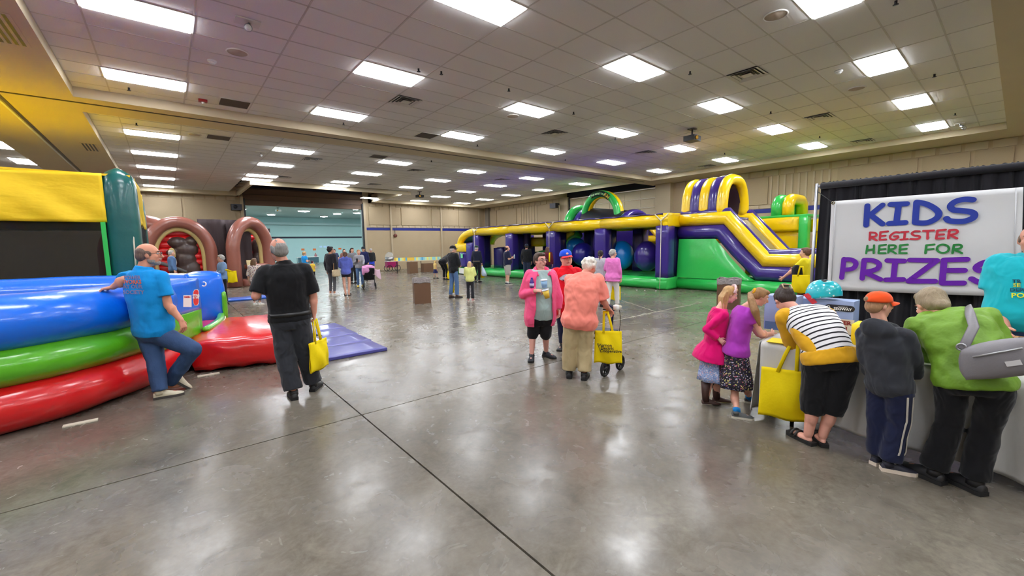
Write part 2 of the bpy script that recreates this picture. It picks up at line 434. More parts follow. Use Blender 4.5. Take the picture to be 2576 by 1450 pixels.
# ceiling: soffit frame, recessed fields of lay-in tiles, two folding-partition tracks
PX0, PX1 = -1.2, 19.6
P1 = (.47, 12.35); P2 = (13.55, 28.95)
PK = (3.5, 11.3, 24.05)                       # pocket of the overhead door (x0, x1, near y)
SX = 19.5                                      # pocket over the side door
so = MB()
def sb(x0, y0, x1, y1, z1=5.35): so.box((x0, y0, ZS), (x1, y1, z1))
sb(XL, YN, XR, P1[0]); sb(XL, P1[1], XR, P2[0]-.0) if False else None
sb(-3.3, P1[0], PX0, YB); sb(PX1, P1[0], XR, 13.35); sb(PX1, 19.9, XR, YB); sb(PX1, 13.35, PX1+.02, 19.9)
sb(PX0, P1[1], PX1, P2[0])
sb(PX0, P2[1], PK[0], YB); sb(PK[1], P2[1], PX1, YB)
sb(PK[0]-.12, PK[2]-.14, PK[1]+.5, PK[2]); sb(PK[0]-.12, PK[2], PK[0], YB); sb(PK[1], PK[2], PK[1]+.12, YB)
ceiling = struct(so, 'ceiling', M_SOFF)
pk = MB().box((PK[0]-.1, PK[2]-.1, 6.2), (PK[1]+.1, YB+.3, 6.3)).box((PK[0]-.1, PK[2]-.12, 5.3), (PK[1]+.1, PK[2]-.02, 6.25)).box((PK[0]-.12, PK[2], 5.3), (PK[0]-.02, YB, 6.25)).box((PK[1]+.02, PK[2], 5.3), (PK[1]+.12, YB, 6.25))
pk.build('pocket', M_BROWN, ceiling, False)
MB().box((PX1, 13.2, 5.9), (XR+.3, 20.1, 6.0)).box((PX1-.1, 13.2, 5.3), (PX1, 20.1, 6)).box((PX1, 13.25, 5.3), (XR, 13.35, 6)).box((PX1, 19.9, 5.3), (XR, 20, 6)).box((XR-.004, 13.1, DZ), (XR+.004, 20, 6)).build('pocket', M_NAVY, ceiling, False)
MB().box((XL, P1[0], 5.3), (-3.3, YB, 5.4)).box((PX0, P1[0], 5.3), (PX1, P1[1], 5.4)).box((PX0, P2[0], 5.3), (PX1, PK[2]-.1, 5.4)).box((PX0, PK[2]-.1, 5.3), (PK[0], P2[1], 5.4)).box((PK[1], PK[2]-.1, 5.3), (PX1, P2[1], 5.4)).build('plenum', M_DARK, ceiling, False)
MB().box((XL, 12.74, ZS-.012), (PX1, 12.79, ZS+.001)).build('partition_track', mat('track_dark', (70, 64, 58), .5), ceiling, False)
MB().box((-2.34, 12.8, ZS-.012), (-2.28, YB-.1, ZS+.001)).build('partition_track', MATS['track_dark'], ceiling, False)
MB().box((-2.40, 12.8, ZS-.02), (-2.36, YB-.1, ZS+.001)).build('track_edge', M_WHITE, ceiling, False)
# tile grid
TX, TY = 1.22, .61
GX0, GY = -.644, 8.04-.305
tiles = []
lights_at = []
for j in range(1, 7):
    for r in range(-2, 2): lights_at.append((-3.694+3.66*j, 8.04+3.05*r))
    for r in range(0, 5):
        yy = 16.02+3.05*r
        if r == 4 and 2 <= j <= 3: continue
        if r == 3 and 2 <= j <= 4: yy = 23.45 if j < 4 else 24.2
        lights_at.append((-3.694+3.66*j, yy))
lights_at = [(x, y) for x, y in lights_at if y > .5]
def cells(lo, hi, origin, pitch):
    k0 = math.floor((lo-origin)/pitch); out = []
    k = k0
    while origin+k*pitch < hi-1e-6:
        a, b = max(lo, origin+k*pitch), min(hi, origin+(k+1)*pitch)
        if b-a > .03: out.append((a, b))
        k += 1
    return out
GY2 = 16.02-.305
for (y0, y1), gy in ((P1, GY), (P2, GY2)):
    for a in cells(PX0, PX1, GX0, TX):
        for b in cells(y0, y1, gy, TY):
            cx, cy = (a[0]+a[1])/2, (b[0]+b[1])/2
            if b[1] > PK[2]-.15 and a[1] > PK[0]-.13 and a[0] < PK[1]+.13: continue
            if any(abs(cx-lx) < .62 and abs(cy-ly) < .31 and abs(ly-gy-.305-round((ly-gy-.305)/TY)*TY) < .05 and a[1]-a[0] > 1 for lx, ly in lights_at): continue
            d = math.hypot(cx, cy); cosf = (V((cx, cy, 0)).normalized()).dot(V((cd.x, cd.y, 0)).normalized()) if d > 0 else 0
            tiles.append(((a[1]-a[0])*(b[1]-b[0])/(d*d+11)**1.5 if cosf > .5 else 0, a, b))
tiles.sort(key=lambda t: -t[0])
TM = {}
for k, (_, a, b) in enumerate(tiles[:300]):
    w, h = round(a[1]-a[0], 3), round(b[1]-b[0], 3)
    if (w, h) not in TM:
        me = MB().box((-w/2+.012, -h/2+.012, 0), (w/2-.012, h/2-.012, .02)); o = me.build('ceiling_tile', M_CEIL, ceiling, False); TM[(w, h)] = o.data
    else:
        o = bpy.data.objects.new('ceiling_tile', TM[(w, h)]); COL.objects.link(o); o.parent = ceiling
    o.location = ((a[0]+a[1])/2, (b[0]+b[1])/2, ZC+random.uniform(0, .004))
rest = MB()
for _, a, b in tiles[300:]: rest.box((a[0]+.012, b[0]+.012, ZC), (a[1]-.012, b[1]-.012, ZC+.02))
tag(rest.build('ceiling_tile_field', M_CEIL, ceiling, False), kind='stuff')
gr = MB()
for (y0, y1), gy in ((P1, GY), (P2, GY2)):
    for a in cells(PX0, PX1, GX0, TX): gr.box((a[0]-.012, y0, ZC-.003), (a[0]+.012, y1, ZC+.012)) if (y1 < 20 or not PK[0]-.12 < a[0] < PK[1]+.12) else gr.box((a[0]-.012, y0, ZC-.003), (a[0]+.012, PK[2]-.15, ZC+.012))
    for b in cells(y0, y1, gy, TY):
        if b[0] > PK[2]-.15:
            gr.box((PX0, b[0]-.012, ZC-.003), (PK[0]-.12, b[0]+.012, ZC+.012)); gr.box((PK[1]+.12, b[0]-.012, ZC-.003), (PX1, b[0]+.012, ZC+.012))
        else: gr.box((PX0, b[0]-.012, ZC-.003), (PX1, b[0]+.012, ZC+.012))
tag(gr.build('tile_grid', M_GRID, ceiling, False), kind='stuff')
MB().box((XL, P1[0], ZC), (-3.3, YB, ZC+.05)).build('ceiling_board', M_CEIL, ceiling, False)

# ------------------------------------------------------------------ the teal hall behind the opening
TYB, TX0, TX1 = 52.5, -2.0, 27.0
floor2 = struct(MB().box((TX0, YB, -.2), (TX1, TYB, 0)), 'floor_teal_hall', M_FLOOR)
wt = MB().box((TX0, TYB, 0), (TX1, TYB+.2, 6)); wall_t = struct(wt, 'wall_teal_back', M_TEAL)
MB().box((TX0, TYB-.015, 2.86), (TX1, TYB, 3.06)).build('stripe', mat('stripe_dark', (12, 22, 48), .5), wall_t, False)
MB().box((TX0, TYB-.5, 4.35), (TX1, TYB-.02, 4.62)).build('duct', M_TEALC, wall_t, False)
struct(MB().box((TX0-.2, YB+.3, 0), (TX0, TYB, 6)), 'wall_teal_left', M_TEAL)
struct(MB().box((TX1, YB+.3, 0), (TX1+.2, TYB, 6)), 'wall_teal_right', M_TEAL)
struct(MB().box((TX0, YB+.3, -.2), (OX0, YB+.5, 6)).box((OX1, YB+.3, -.2), (TX1, YB+.5, 6)).box((OX0, YB+.3, OZ), (OX1, YB+.5, 6)), 'wall_teal_near', M_TEAL)
struct(MB().box((TX0, YB+.3, 5.2), (TX1, TYB, 5.4)), 'ceiling_teal_hall', M_TEALC)

# ------------------------------------------------------------------ lamps and ceiling fittings
def emitter(name, rgb, strength):
    m = bpy.data.materials.new(name); m.use_nodes = True; nt = m.node_tree; b = nt.nodes['Principled BSDF']
    b.inputs['Base Color'].default_value = (.8, .8, .8, 1); b.inputs['Emission Color'].default_value = (*lin(rgb), 1); b.inputs['Emission Strength'].default_value = strength
    return m
M_LAMP = emitter('lamp_diffuser', (244, 248, 255), LAMP)
M_LAMPC = emitter('lamp_round', (240, 250, 255), LAMP_FAR)
M_TRIM = mat('lamp_trim', (212, 208, 200), .5)
proto = thing('ceiling_light', 'x', 'ceiling light', (0, 0, ZC))
MB().box((-.585, -.28, ZC-.030), (.585, .28, ZC-.002)).build('diffuser', M_LAMP, proto, False).location = (0, 0, 0)  # lens dropped below the tiles so its added glowing sides brighten the ceiling
fr = MB()
for x0, y0, x1, y1 in ((-.62, -.315, -.595, .315), (.595, -.315, .62, .315), (-.595, -.315, .595, -.29), (-.595, .29, .595, .315)): fr.box((x0, y0, ZC-.012), (x1, y1, ZC+.02))
fr.box((-.595, -.29, ZC+.005), (.595, .29, ZC+.02))
fr.build('frame', M_TRIM, proto, False)
lights_at.sort(key=lambda p: math.hypot(*p))
rows = sorted(set(round(y, 2) for x, y in lights_at)); cols_ = sorted(set(round(x, 2) for x, y in lights_at))
ordn = ['first', 'second', 'third', 'fourth', 'fifth', 'sixth', 'seventh', 'eighth', 'ninth', 'tenth', 'eleventh', 'twelfth']
# the lamps of the hall beyond the left partition, and those over the camera's back
extra_l = [(-3.68, 4.65+3.06*r) for r in range(8)] + [(-7.9, 4.65+3.06*r) for r in range(8)]
back_l = [(-8+3.66*j, -1.2-3.05*r) for j in range(8) for r in range(2)]
n_l = 0
for x, y in lights_at:
    o = proto if n_l == 0 else copy_tree(proto); n_l += 1; o.location = (x, y, ZC)
    ci = cols_.index(round(x, 2)); col_word = ['first', 'second', 'third', 'fourth', 'fifth', 'sixth'][ci]
    side = 'this side of' if y < 13 else 'beyond'
    if y < 13: nth = sorted(set(round(b, 2) for a, b in lights_at if b < 13), reverse=True).index(round(y, 2))
    else: nth = sorted(round(b, 2) for a, b in lights_at if b > 13 and abs(a-x) < .1).index(round(y, 2))
    tag(o, '%s light %s the beam, in the %s row from the left' % (ordn[nth], 'before' if y < 13 else 'beyond', col_word), 'ceiling light', 'rectangular ceiling lights of the hall')
for x, y in extra_l:
    o = copy_tree(proto); o.location = (x, y, ZC-.01); o.rotation_euler.z = math.pi/2
    lb = 'lower ceiling light past the partition track, above the yellow drape' if abs(x+3.68) < .1 and abs(y-23.01) < .2 else 'ceiling light past the partition track cut by the left frame edge' if abs(x+3.68) < .1 and abs(y-19.95) < .2 else 'ceiling light farther past the left partition track'
    tag(o, lb, 'ceiling light', 'ceiling lights past the partition track')
for x, y in back_l:
    o = copy_tree(proto); o.location = (x, y, ZS-.012)
    tag(o, 'ceiling light on the soffit behind the viewer', 'ceiling light', 'ceiling lights on the near soffit')
# round lamps in the teal hall
rp = None
for i, (px, py, nm) in enumerate(((682, 538, 'nearest the hanging projector'), (815, 543, 'left of the pair in the middle of the opening'), (848, 536, 'right of the pair in the middle of the opening'), (897, 524, 'at the right end of the opening'))):
    p = Zp(px, py, 5.19)
    t = thing('round_lamp', 'round lamp in the teal hall, '+nm, 'ceiling light', (p.x, p.y, 5.2), 'round lamps in the teal hall')
    MB().sweep([(p.x, p.y, 5.08), (p.x, p.y, 5.199)], [.36, .44], 20).build('housing', M_WHITE, t)
    MB().sweep([(p.x, p.y, 5.06), (p.x, p.y, 5.079)], .35, 20).build('diffuser', M_LAMPC, t)
for x in range(0, 26, 5):  # unseen lamps above the opening, added to brighten the teal hall
    for y in (33, 37.5, 42, 46.5):
        if y > 42 and 7 < x < 18: continue
        t = thing('round_lamp', 'round lamp high in the teal hall, hidden above the opening', 'ceiling light', (x, y, 5.2), 'lamps of the teal hall above the opening')
        MB().sweep([(x, y, 5.08), (x, y, 5.199)], [.5, .62], 16).build('housing', M_WHITE, t)
        MB().sweep([(x, y, 5.06), (x, y, 5.079)], .48, 16).build('diffuser', M_LAMPC, t)
# vents
def vent(px, py, label):
    p = Zp(px, py, ZC); t = thing('ceiling_vent', label, 'vent', (p.x, p.y, ZC-.005), 'square ceiling vents')
    MB().box((p.x-.29, p.y-.29, ZC-.004), (p.x+.29, p.y+.29, ZC-.001)).build('dark_back', M_BLACK, t, False)
    for k, w in enumerate((.30, .22, .14)):
        m = MB(); z0 = ZC-.03+.006*k
        ring = [(-w, -w), (w, -w), (w, w), (-w, w)]; inn = [(a*.82, b*.82) for a, b in ring]
        vs_ = [(p.x+a, p.y+b, z0) for a, b in ring]+[(p.x+a, p.y+b, z0+.018) for a, b in inn]+[(p.x+a, p.y+b, z0+.004) for a, b in ring]+[(p.x+a, p.y+b, z0+.022) for a, b in inn]
        m.add(vs_, [(i, (i+1) % 4, (i+1) % 4+4, i+4) for i in range(4)]+[(i+8, i+12, (i+1) % 4+12, (i+1) % 4+8) for i in range(4)]+[(i, i+8, (i+1) % 4+8, (i+1) % 4) for i in range(4)])
        m.build('louvre', M_TRIM, t, False)
    MB().box((p.x-.09, p.y-.09, ZC-.03), (p.x+.09, p.y+.09, ZC-.02)).build('core_plate', M_TRIM, t, False)
for px, py, w in ((1020, 254, 'between the two near lights at the left of the beam'), (1880, 187, 'largest, high at the right near the yellow slide arch'), (1395, 335, 'between two lights before the beam middle'), (2062, 294, 'upper right, above the row of drape'), (2170, 355, 'by the side soffit near the drape'), (1625, 384, 'just before the right end of the beam'), (1779, 418, 'over the yellow and purple slide arch'), (785, 401, 'first beyond the beam at the left'), (713, 446, 'beside the light near the overhead door pocket'), (1046, 429, 'beyond the beam, before the door pocket right end'), (1263, 452, 'beyond the beam amid the far lights'), (941, 464, 'in front of the overhead door pocket'), (1137, 479, 'farthest, near the far wall corner')):
    vent(px, py, 'square louvred ceiling vent '+w)
for px, py, w in ((590, 260, 'nearest, this side of the beam'), (550, 346, 'beyond the beam at the left'), (1072, 341, 'this side of the beam at its middle'), (952, 394, 'beyond the beam at its middle')):
    p = Zp(px, py, ZC); t = thing('return_grille', 'dark rectangular return grille in the ceiling, '+w, 'vent', (p.x, p.y, ZC-.005), 'dark return grilles')
    MB().box((p.x-.28, p.y-.28, ZC-.006), (p.x+.28, p.y+.28, ZC-.001)).build('screen', mat('grille_dark', (84, 74, 68), .8, bump=(200, .6, .01)), t, False)
    fr = MB()
    for x0, y0, x1, y1 in ((-.305, -.305, -.28, .305), (.28, -.305, .305, .305), (-.28, -.305, .28, -.28), (-.28, .28, .28, .305)): fr.box((p.x+x0, p.y+y0, ZC-.014), (p.x+x1, p.y+y1, ZC))
    fr.build('frame', M_TRIM, t, False)
for px, py, w in ((597, 131, 'near the emergency lamp'), (1951, 38, 'high at the right beside the cut-off light'), (2155, 222, 'below the largest right-hand light'), (1290, 292, 'beside a middle light before the beam'), (490, 339, 'beyond the beam at the left')):
    p = Zp(px, py, ZC); t = thing('ceiling_speaker', 'round flat ceiling loudspeaker '+w, 'speaker', (p.x, p.y, ZC), 'round ceiling loudspeakers')
    MB().sweep([(p.x, p.y, ZC-.012), (p.x, p.y, ZC)], .15, 24).build('grille', mat('speaker_cloth', (176, 160, 142), .9, bump=(250, .5, .004)), t)
    MB().sweep(arc((p.x, p.y, ZC-.008), (.155, 0, 0), (0, .155, 0), 0, 2*math.pi*23/24, 23), .012, 6, closed=True).build('rim', M_CEIL, t)
def soffit_grille(px, py, L, label):
    p = Zp(px, py, ZS); t = thing('linear_grille', label, 'vent', (p.x, p.y, ZS-.005), 'slotted grilles in the soffit')
    MB().box((p.x-.17, p.y-L/2, ZS-.006), (p.x+.17, p.y+L/2, ZS-.001)).build('frame', M_SOFF, t, False)
    for k in range(4): MB().box((p.x-.14+.075*k, p.y-L/2+.04, ZS-.008), (p.x-.10+.075*k, p.y+L/2-.04, ZS-.005)).build('slot', M_BLACK, t, False)
soffit_grille(8, 72, 1.2, 'slotted grille in the yellow-lit soffit at the upper left corner')
soffit_grille(228, 371, 1.2, 'slotted grille in the soffit above the bounce house')
spr = None
for i, (px, py) in enumerate(((324, 221), (343, 310), (1053, 173), (1736, 180), (2351, 187), (1443, 282), (864, 309), (2403, 285), (2062, 343), (1939, 281), (1201, 364), (1422, 401), (1823, 385), (56, 341), (122, 391), (1085, 404), (1650, 433), (1548, 348), (1110, 180), (1280, 223), (2254, 2))):
    z = ZC if px > 200 else ZC-.005
    p = Zp(px, py, z)
    if spr is None:
        spr = thing('sprinkler_head', 'tiny dark sprinkler head hanging from the ceiling', 'sprinkler', (p.x, p.y, z), 'ceiling sprinkler heads')
        MB().sweep([(p.x, p.y, z), (p.x, p.y, z-.05)], .018, 8).build('stem', M_STEEL, spr)
        MB().sweep([(p.x, p.y, z-.052), (p.x, p.y, z-.058)], .035, 10).build('deflector', M_STEEL, spr)
    else:
        o = copy_tree(spr); o.location = (p.x, p.y, z)
for px, py, w in ((533, 152, 'near the round speaker at the left'), (2110, 178, 'beside the upper right light')):
    p = Zp(px, py, ZC); t = thing('smoke_detector', 'small white smoke detector '+w, 'detector', (p.x, p.y, ZC))
    MB().sweep([(p.x, p.y, ZC), (p.x, p.y, ZC-.03)], .07, 16).build('base', M_WHITE, t)
    MB().sweep([(p.x, p.y, ZC-.03), (p.x, p.y, ZC-.06)], [.055, .04], 16).build('chamber', M_WHITE, t)
t = thing('fire_strobe', 'small red fire alarm strobe on the ceiling before the beam', 'alarm', tuple(Zp(510, 251, ZC))); p = WL[t.name]
MB().box((p.x-.08, p.y-.06, ZC-.05), (p.x+.08, p.y+.06, ZC)).build('case', mat('alarm_red', (150, 24, 30), .4), t, False)
MB().sweep([(p.x, p.y, ZC-.05), (p.x, p.y, ZC-.09)], .03, 10).build('lens', M_WHITE, t)
def emergency(px, py, label, two):
    p = Zp(px, py, ZC); t = thing('emergency_light', label, 'emergency light', (p.x, p.y, ZC))
    MB().box((p.x-.16, p.y-.11, ZC-.02), (p.x+.16, p.y+.11, ZC)).build('plate', M_TRIM, t, False)
    for dx in ((-.16, .16) if two else (.02,)):
        h = MB().sweep([(p.x+dx, p.y-.02, ZC-.09), (p.x+dx-.03, p.y-.1, ZC-.13)], [.035, .055], 14); ho = h.build('lamp_head', M_METAL, t)
        MB().sweep([(p.x+dx-.03, p.y-.101, ZC-.1305), (p.x+dx-.033, p.y-.108, ZC-.134)], .045, 14).build('lens', M_WHITE, ho)
        MB().sweep([(p.x+dx, p.y, ZC-.02), (p.x+dx, p.y-.02, ZC-.09)], .018, 8).build('swivel', M_METAL, t)
emergency(622, 54, 'emergency lamp on a metal plate beside the near light', False)
emergency(655, 383, 'emergency lamp beyond the beam at the left', False)
emergency(2416, 312, 'twin-head emergency lamp beside the light near the drape', True)
emergency(1141, 505, 'twin-head emergency lamp near the far wall', True)
def projector(px, py, z, body_m, label, drop=.3):
    p = Zp(px, py, z); t = thing('projector', label, 'projector', (p.x, p.y, z))
    MB().box((p.x-.2, p.y-.17, z-.08), (p.x+.2, p.y+.17, z+.07)).build('case', body_m, t, False)
    MB().sweep([(p.x-.08, p.y-.17, z-.01), (p.x-.08, p.y-.21, z-.01)], .055, 14).build('lens', mat('lens_amber', (230, 170, 60), .2), t)
    MB().sweep([(p.x, p.y, z+.07), (p.x, p.y, z+drop)], .025, 8).build('pole', M_STEEL, t)
    MB().box((p.x-.1, p.y-.1, z+drop), (p.x+.1, p.y+.1, z+drop+.02)).build('bracket', M_STEEL, t, False)
projector(1741, 349, 4.72, M_BLACK, 'black projector hanging near the yellow slide arch', .26)
projector(1056, 494, 4.72, M_BLACK, 'dark projector hanging before the far tan wall', .26)
projector(700, 530, 4.95, M_WHITE, 'white projector hanging in the teal hall', .23)

# ================================================================== inflatables
VY = vinyl('yellow', (246, 206, 8)); VP = vinyl('purple', (54, 36, 126)); VG = vinyl('green', (48, 192, 84)); VR = vinyl('red', (216, 22, 28))
VB = vinyl('blue', (6, 112, 238)); VLG = vinyl('lime', (92, 182, 30)); VDG = vinyl('bottle_green', (16, 92, 88)); VBR = vinyl('brown', (146, 88, 74), .35)
VTAN = vinyl('tan', (206, 182, 118), .4); VDB = vinyl('dark_brown', (70, 52, 48), .45); VSB = vinyl('sky_blue', (14, 128, 214)); VNV = vinyl('navy', (34, 30, 88)); VDP = vinyl('deep_purple', (92, 52, 150))
M_NET = mat('black_netting', (14, 15, 15), .9, alpha=.74, bump=(220, .8, .01))
M_ROPE = mat('white_webbing', (214, 206, 184), .8)
M_LBL = mat('label_white', (232, 230, 226), .6)
M_SIGNR = mat('sign_red', (214, 36, 36), .5)

# ---- open arena beside the leaning man
arena = thing('inflatable_arena', 'blue, green and red open inflatable arena with a walled ring, beside the leaning man', 'inflatable', (-1.5, 8.0, 0))
near = [(-6.4, 6.3), (-4.6, 5.95), (-3.2, 5.82), (-2.2, 5.80), (-1.55, 5.84), (-1.05, 6.03), (-.6, 6.46), (-.28, 6.93), (-.06, 7.35), (.06, 7.62)]
def smooth_path(p, n=4):
    out = []
    for i in range(len(p)-1):
        a = p[max(i-1, 0)]; b = p[i]; c = p[i+1]; d = p[min(i+2, len(p)-1)]
        for k in range(n):
            t = k/n; out.append(tuple(.5*((2*b[q])+(-a[q]+c[q])*t+(2*a[q]-5*b[q]+4*c[q]-d[q])*t*t+(-a[q]+3*b[q]-3*c[q]+d[q])*t**3) for q in range(len(b))))
    out.append(tuple(p[-1])); return out
nearp = smooth_path(near, 5)
def z_(pts, z): return [(x, y, z) for x, y in pts]
def wobble(mb, amp, sc=3.0):
    mb.v = [tuple(V(p)+noise.noise_vector(V(p)*sc)*amp) for p in mb.v]; return mb
wobble(MB().sweep(z_(nearp, .235), .235, 22, squash=(1.18, 1), up=(0, 0, 1)), .012).build('base_tube', VR, arena)
wobble(MB().sweep(z_(nearp[:-8], .62), .21, 22, squash=(1.2, .95), up=(0, 0, 1)), .012).build('lower_tube', VLG, arena)
wall_o = wobble(MB().sweep(z_(nearp[:-8], 1.02), .27, 24, squash=(1.02, .98), up=(0, 0, 1)), .014).build('wall_tube', VB, arena)
far = smooth_path([(.42, 9.32), (.0, 9.75), (-.55, 10.12), (-1.3, 10.36), (-2.4, 10.42), (-3.8, 10.35), (-5.2, 10.0), (-6.4, 9.3), (-7.0, 8.2), (-6.9, 7.0), (-6.4, 6.3)], 4)
wobble(MB().sweep(z_(far, .235), .235, 18, squash=(1.18, 1), up=(0, 0, 1)), .012).build('base_tube', VR, arena)
wobble(MB().sweep(z_(far, .62), .21, 18, squash=(1.2, .95), up=(0, 0, 1)), .012).build('lower_tube', VLG, arena)
wobble(MB().sweep(z_(far, 1.0), .26, 20, squash=(1.02, .98), up=(0, 0, 1)), .02, 2.0).build('wall_tube', VB, arena)
eb0, eb1 = V((-.40, 6.75, 0)), V((.10, 7.72, 0)); ebd = (eb1-eb0).normalized(); ebn = V((ebd.y, -ebd.x, 0))
def end_block(z0, z1, w, m, name, bulge):
    q = MB().puff((-.56, -w, z0), (.56, w, z1), bulge, 10); c_ = (eb0+eb1)/2
    q.v = [tuple(c_+ebd*p[0]+ebn*p[1]+V((0, 0, p[2]))) for p in q.v]; return wobble(q, .006).build(name, m, arena, weld=True)
end_block(.42, .82, .245, VLG, 'wall_end', .012); wall_end = end_block(.80, 1.26, .25, VB, 'wall_end', .022)
post = wobble(MB().puff((.2, 9.05, .38), (.72, 9.5, 1.24), .05, 8), .012).build('end_post', VB, arena, weld=True)
wobble(MB().puff((.70, 9.02, .42), (.76, 9.2, .90), .02, 6), .004).build('post_fin', VLG, arena, weld=True)
# inner floor, entry step, pillow bumper
fl = [(x, y) for x, y in nearp]+[(x, y) for x, y in far]
MB().prism([(x, y, .02) for x, y in fl], V((0, 0, .33))).build('bounce_floor', vinyl('rose', (150, 62, 68)), arena, False)
padm = MB().puff((.16, 6.80, .02), (1.40, 9.10, .42), .07, 14)
def skew(p):
    x, y, z = p; u = min(1, max(0, (x-.16)/1.24)); f = min(1, max(0, (9.1-y)/2.3))
    y2 = y+f*(.16-.34*u); z2 = z*(1+.05*math.sin(math.pi*f))
    z2 += .007*math.sin(x*17+math.sin(y*3))*(1 if z > .3 else 0)*min(1, max(0, (z-.2)*5))+(.03*abs(math.sin(x*9)) if z < .06 else 0)
    return (x, y2, z2)
padm.v = [skew(p) for p in padm.v]; wobble(padm, .006, 5).build('entry_pad', VR, arena, weld=True)
bmp = smooth_path([(.36, 7.56, .50), (.50, 7.9, .52), (.60, 8.4, .52), (.66, 9.0, .50)], 5)
MB().sweep(bmp, .055, 12, dome=True, squash=(1, .8)).build('bumper', VLG, arena)
MB().sweep([V(p)+V((.055, 0, -.03)) for p in bmp], .014, 8).build('bumper_piping', M_ROPE, arena)
# print and fittings on the wall end: warning label, stop sign, purple fade, D-rings
def on_wall(px0, px1, py0, py1, n=6):
    """a patch lying on the outside of the near wall between these photo bounds"""
    def fn(u, v):
        px = px0+(px1-px0)*u; py = py1+(py0-py1)*v
        o, d = CAM, ray(px, py).normalized(); best = None
        ok, loc, nrm, _ = wall_end.ray_cast(o-WL[arena.name], d)
        if not ok: loc = at_low(o, d)
        return (loc+WL[arena.name] if ok else loc)-d*.006
    return fn
def at_low(o, d):
    t = (V((.25, 7.3, 0))-V((o.x, o.y, 0))).length/V((d.x, d.y, 0)).length; return o+d*t
bpy.context.view_layer.update()
MB().grid(on_wall(461, 482, 743, 773), 4, 4).build('warning_label', M_LBL, arena)
lab = MB()
def oct_pts(cx, cy, rx, ry):
    return [(cx+rx*math.cos(a), cy+ry*math.sin(a)) for a in [math.pi/8+math.pi/4*k for k in range(8)]]
def on_pts(pts, off):
    out = []
    for px, py in pts:
        d = ray(px, py).normalized(); ok, loc, nrm, _ = wall_end.ray_cast(CAM-WL[arena.name], d)
        p = loc+WL[arena.name] if ok else at_low(CAM, d); out.append(p-d*off)
    return out
sg = [(485.5, 736), (489, 729), (497, 728), (500.5, 733), (500.5, 763), (497, 769), (489.5, 769.5), (486, 762)]
MB().add(on_pts(sg, .006), [tuple(range(8))]).build('stop_sign', M_LBL, arena, False)
sg2 = [(493+(x-493)*.86, 749+(y-749)*.93) for x, y in sg]
so2 = MB().add(on_pts(sg2, .010), [tuple(range(8))]).build('stop_sign_face', M_SIGNR, arena, False)
pc = on_pts([(493.2, 747)], .014)[0]; pr_ = (on_pts([(497, 748)], .016)[0]-on_pts([(489, 748)], .016)[0]).normalized(); pu = (on_pts([(493, 744)], .016)[0]-on_pts([(493, 752)], .016)[0]); pu = (pu-pr_*pu.dot(pr_)).normalized()
lettering('STOP', .085, pc, pr_, pu, M_LBL, arena, 'stop_lettering', .001, bold=.004)
lettering('WARNING', .036, on_pts([(471.5, 748)], .012)[0], pr_, pu, M_SIGNR, arena, 'warning_heading', .001)
for px, py in ((513, 715), (537, 699)):
    c = Ap(px, py, V((.45, 8.6, 0)) if px < 520 else V((.70, 9.25, 0)), -.06)
    MB().sweep(arc(c, V(cr)*.035, V(cu)*.035, -2.4, 2.0, 12), .009, 6).build('d_ring', M_LBL, arena)
for x, y in ((-.78, 5.72), (.30, 6.78)):
    MB().box((x-.12, y-.05, .001), (x+.12, y+.02, .012)).build('anchor_strap', M_ROPE, arena, False)
# red and purple block inside the ring at the frame edge
thb = thing('foam_block', 'small purple and yellow block inside the arena at the left edge', 'block', (-1.95, 7.6, .36))
MB().puff((-2.4, 7.3, .37), (-1.70, 7.9, 1.16), .03, 5).build('body', vinyl('mauve', (130, 82, 130)), thb, weld=True)
MB().box((-2.42, 7.28, 1.17), (-1.70, 7.9, 1.215)).build('edge', VY, thb, False)

# ---- landing mat and shoes
mat_o = thing('landing_mat', 'flat purple folding mat on the floor behind the man in the black polo', 'mat', (2.0, 7.8, 0))
for k in range(4):
    y0 = 6.34+k*.74; m = MB().puff((1.46, y0+.0015, .004), (2.60+.025*k, y0+.7385, .05), .001, 6); wobble(m, .0025, 3).build('mat_section', vinyl('mat_purple', (72, 72, 152), .45), mat_o, weld=True)

# ---- bounce house
bh = thing('bounce_house', 'bounce house with yellow drapes, black netting and dark green corner columns', 'inflatable', (-2.6, 13.5, 0))
def column(cx, cy):
    rings = []; w = .27
    prof = [(0, 1), (.4, 1.02), (1.2, 1.03), (2.2, 1.02), (2.75, 1.0), (3.02, .98), (3.2, .86), (3.31, .6), (3.345, .25)]
    for z, k in prof:
        ring = []
        for j in range(28):
            a = 2*math.pi*j/28; c, s = math.cos(a), math.sin(a); q = (abs(c)**3.2+abs(s)**3.2)**(-1/3.2)
            kx = 1.0 if z < 3 else k
            zz = z if z < 3 else z-.10*(c*q)**2
            ring.append((cx+w*q*c*(1 if z < 3 else k**.5), cy+w*q*s*k, zz))
        rings.append(ring)
    wobble(MB().loft(rings), .01, 2.5).build('column', VDG, bh)
for cx, cy in ((-.64, 11.75), (-4.7, 11.75), (-.64, 15.8), (-4.7, 15.8)): column(cx, cy)
MB().puff((-4.9, 11.5, 0), (-.42, 16.0, .42), .05, 10).build('base', VDG, bh, weld=True)
def drape(x0, y0, x1, y1, zt, zb, sag):
    def fn(u, v):
        x = x0+(x1-x0)*u; y = y0+(y1-y0)*u; nx, ny = (y1-y0), -(x1-x0); L = math.hypot(nx, ny)
        w = .035*math.sin(u*9+v*5)*math.sin(math.pi*u)+.018*math.sin(u*31+v*9)*(1-v)
        z = zb+(zt-zb)*v-sag*math.sin(math.pi*u)*(v)
        return (x+nx/L*w, y+ny/L*w, z)
    return MB().grid(fn, 60, 16)
YD = mat('drape_yellow', (246, 206, 10), .6, bump=(2.2, .3, .06, (1, 1, 2.4)), var=(1.2, .06), trans=0.0)
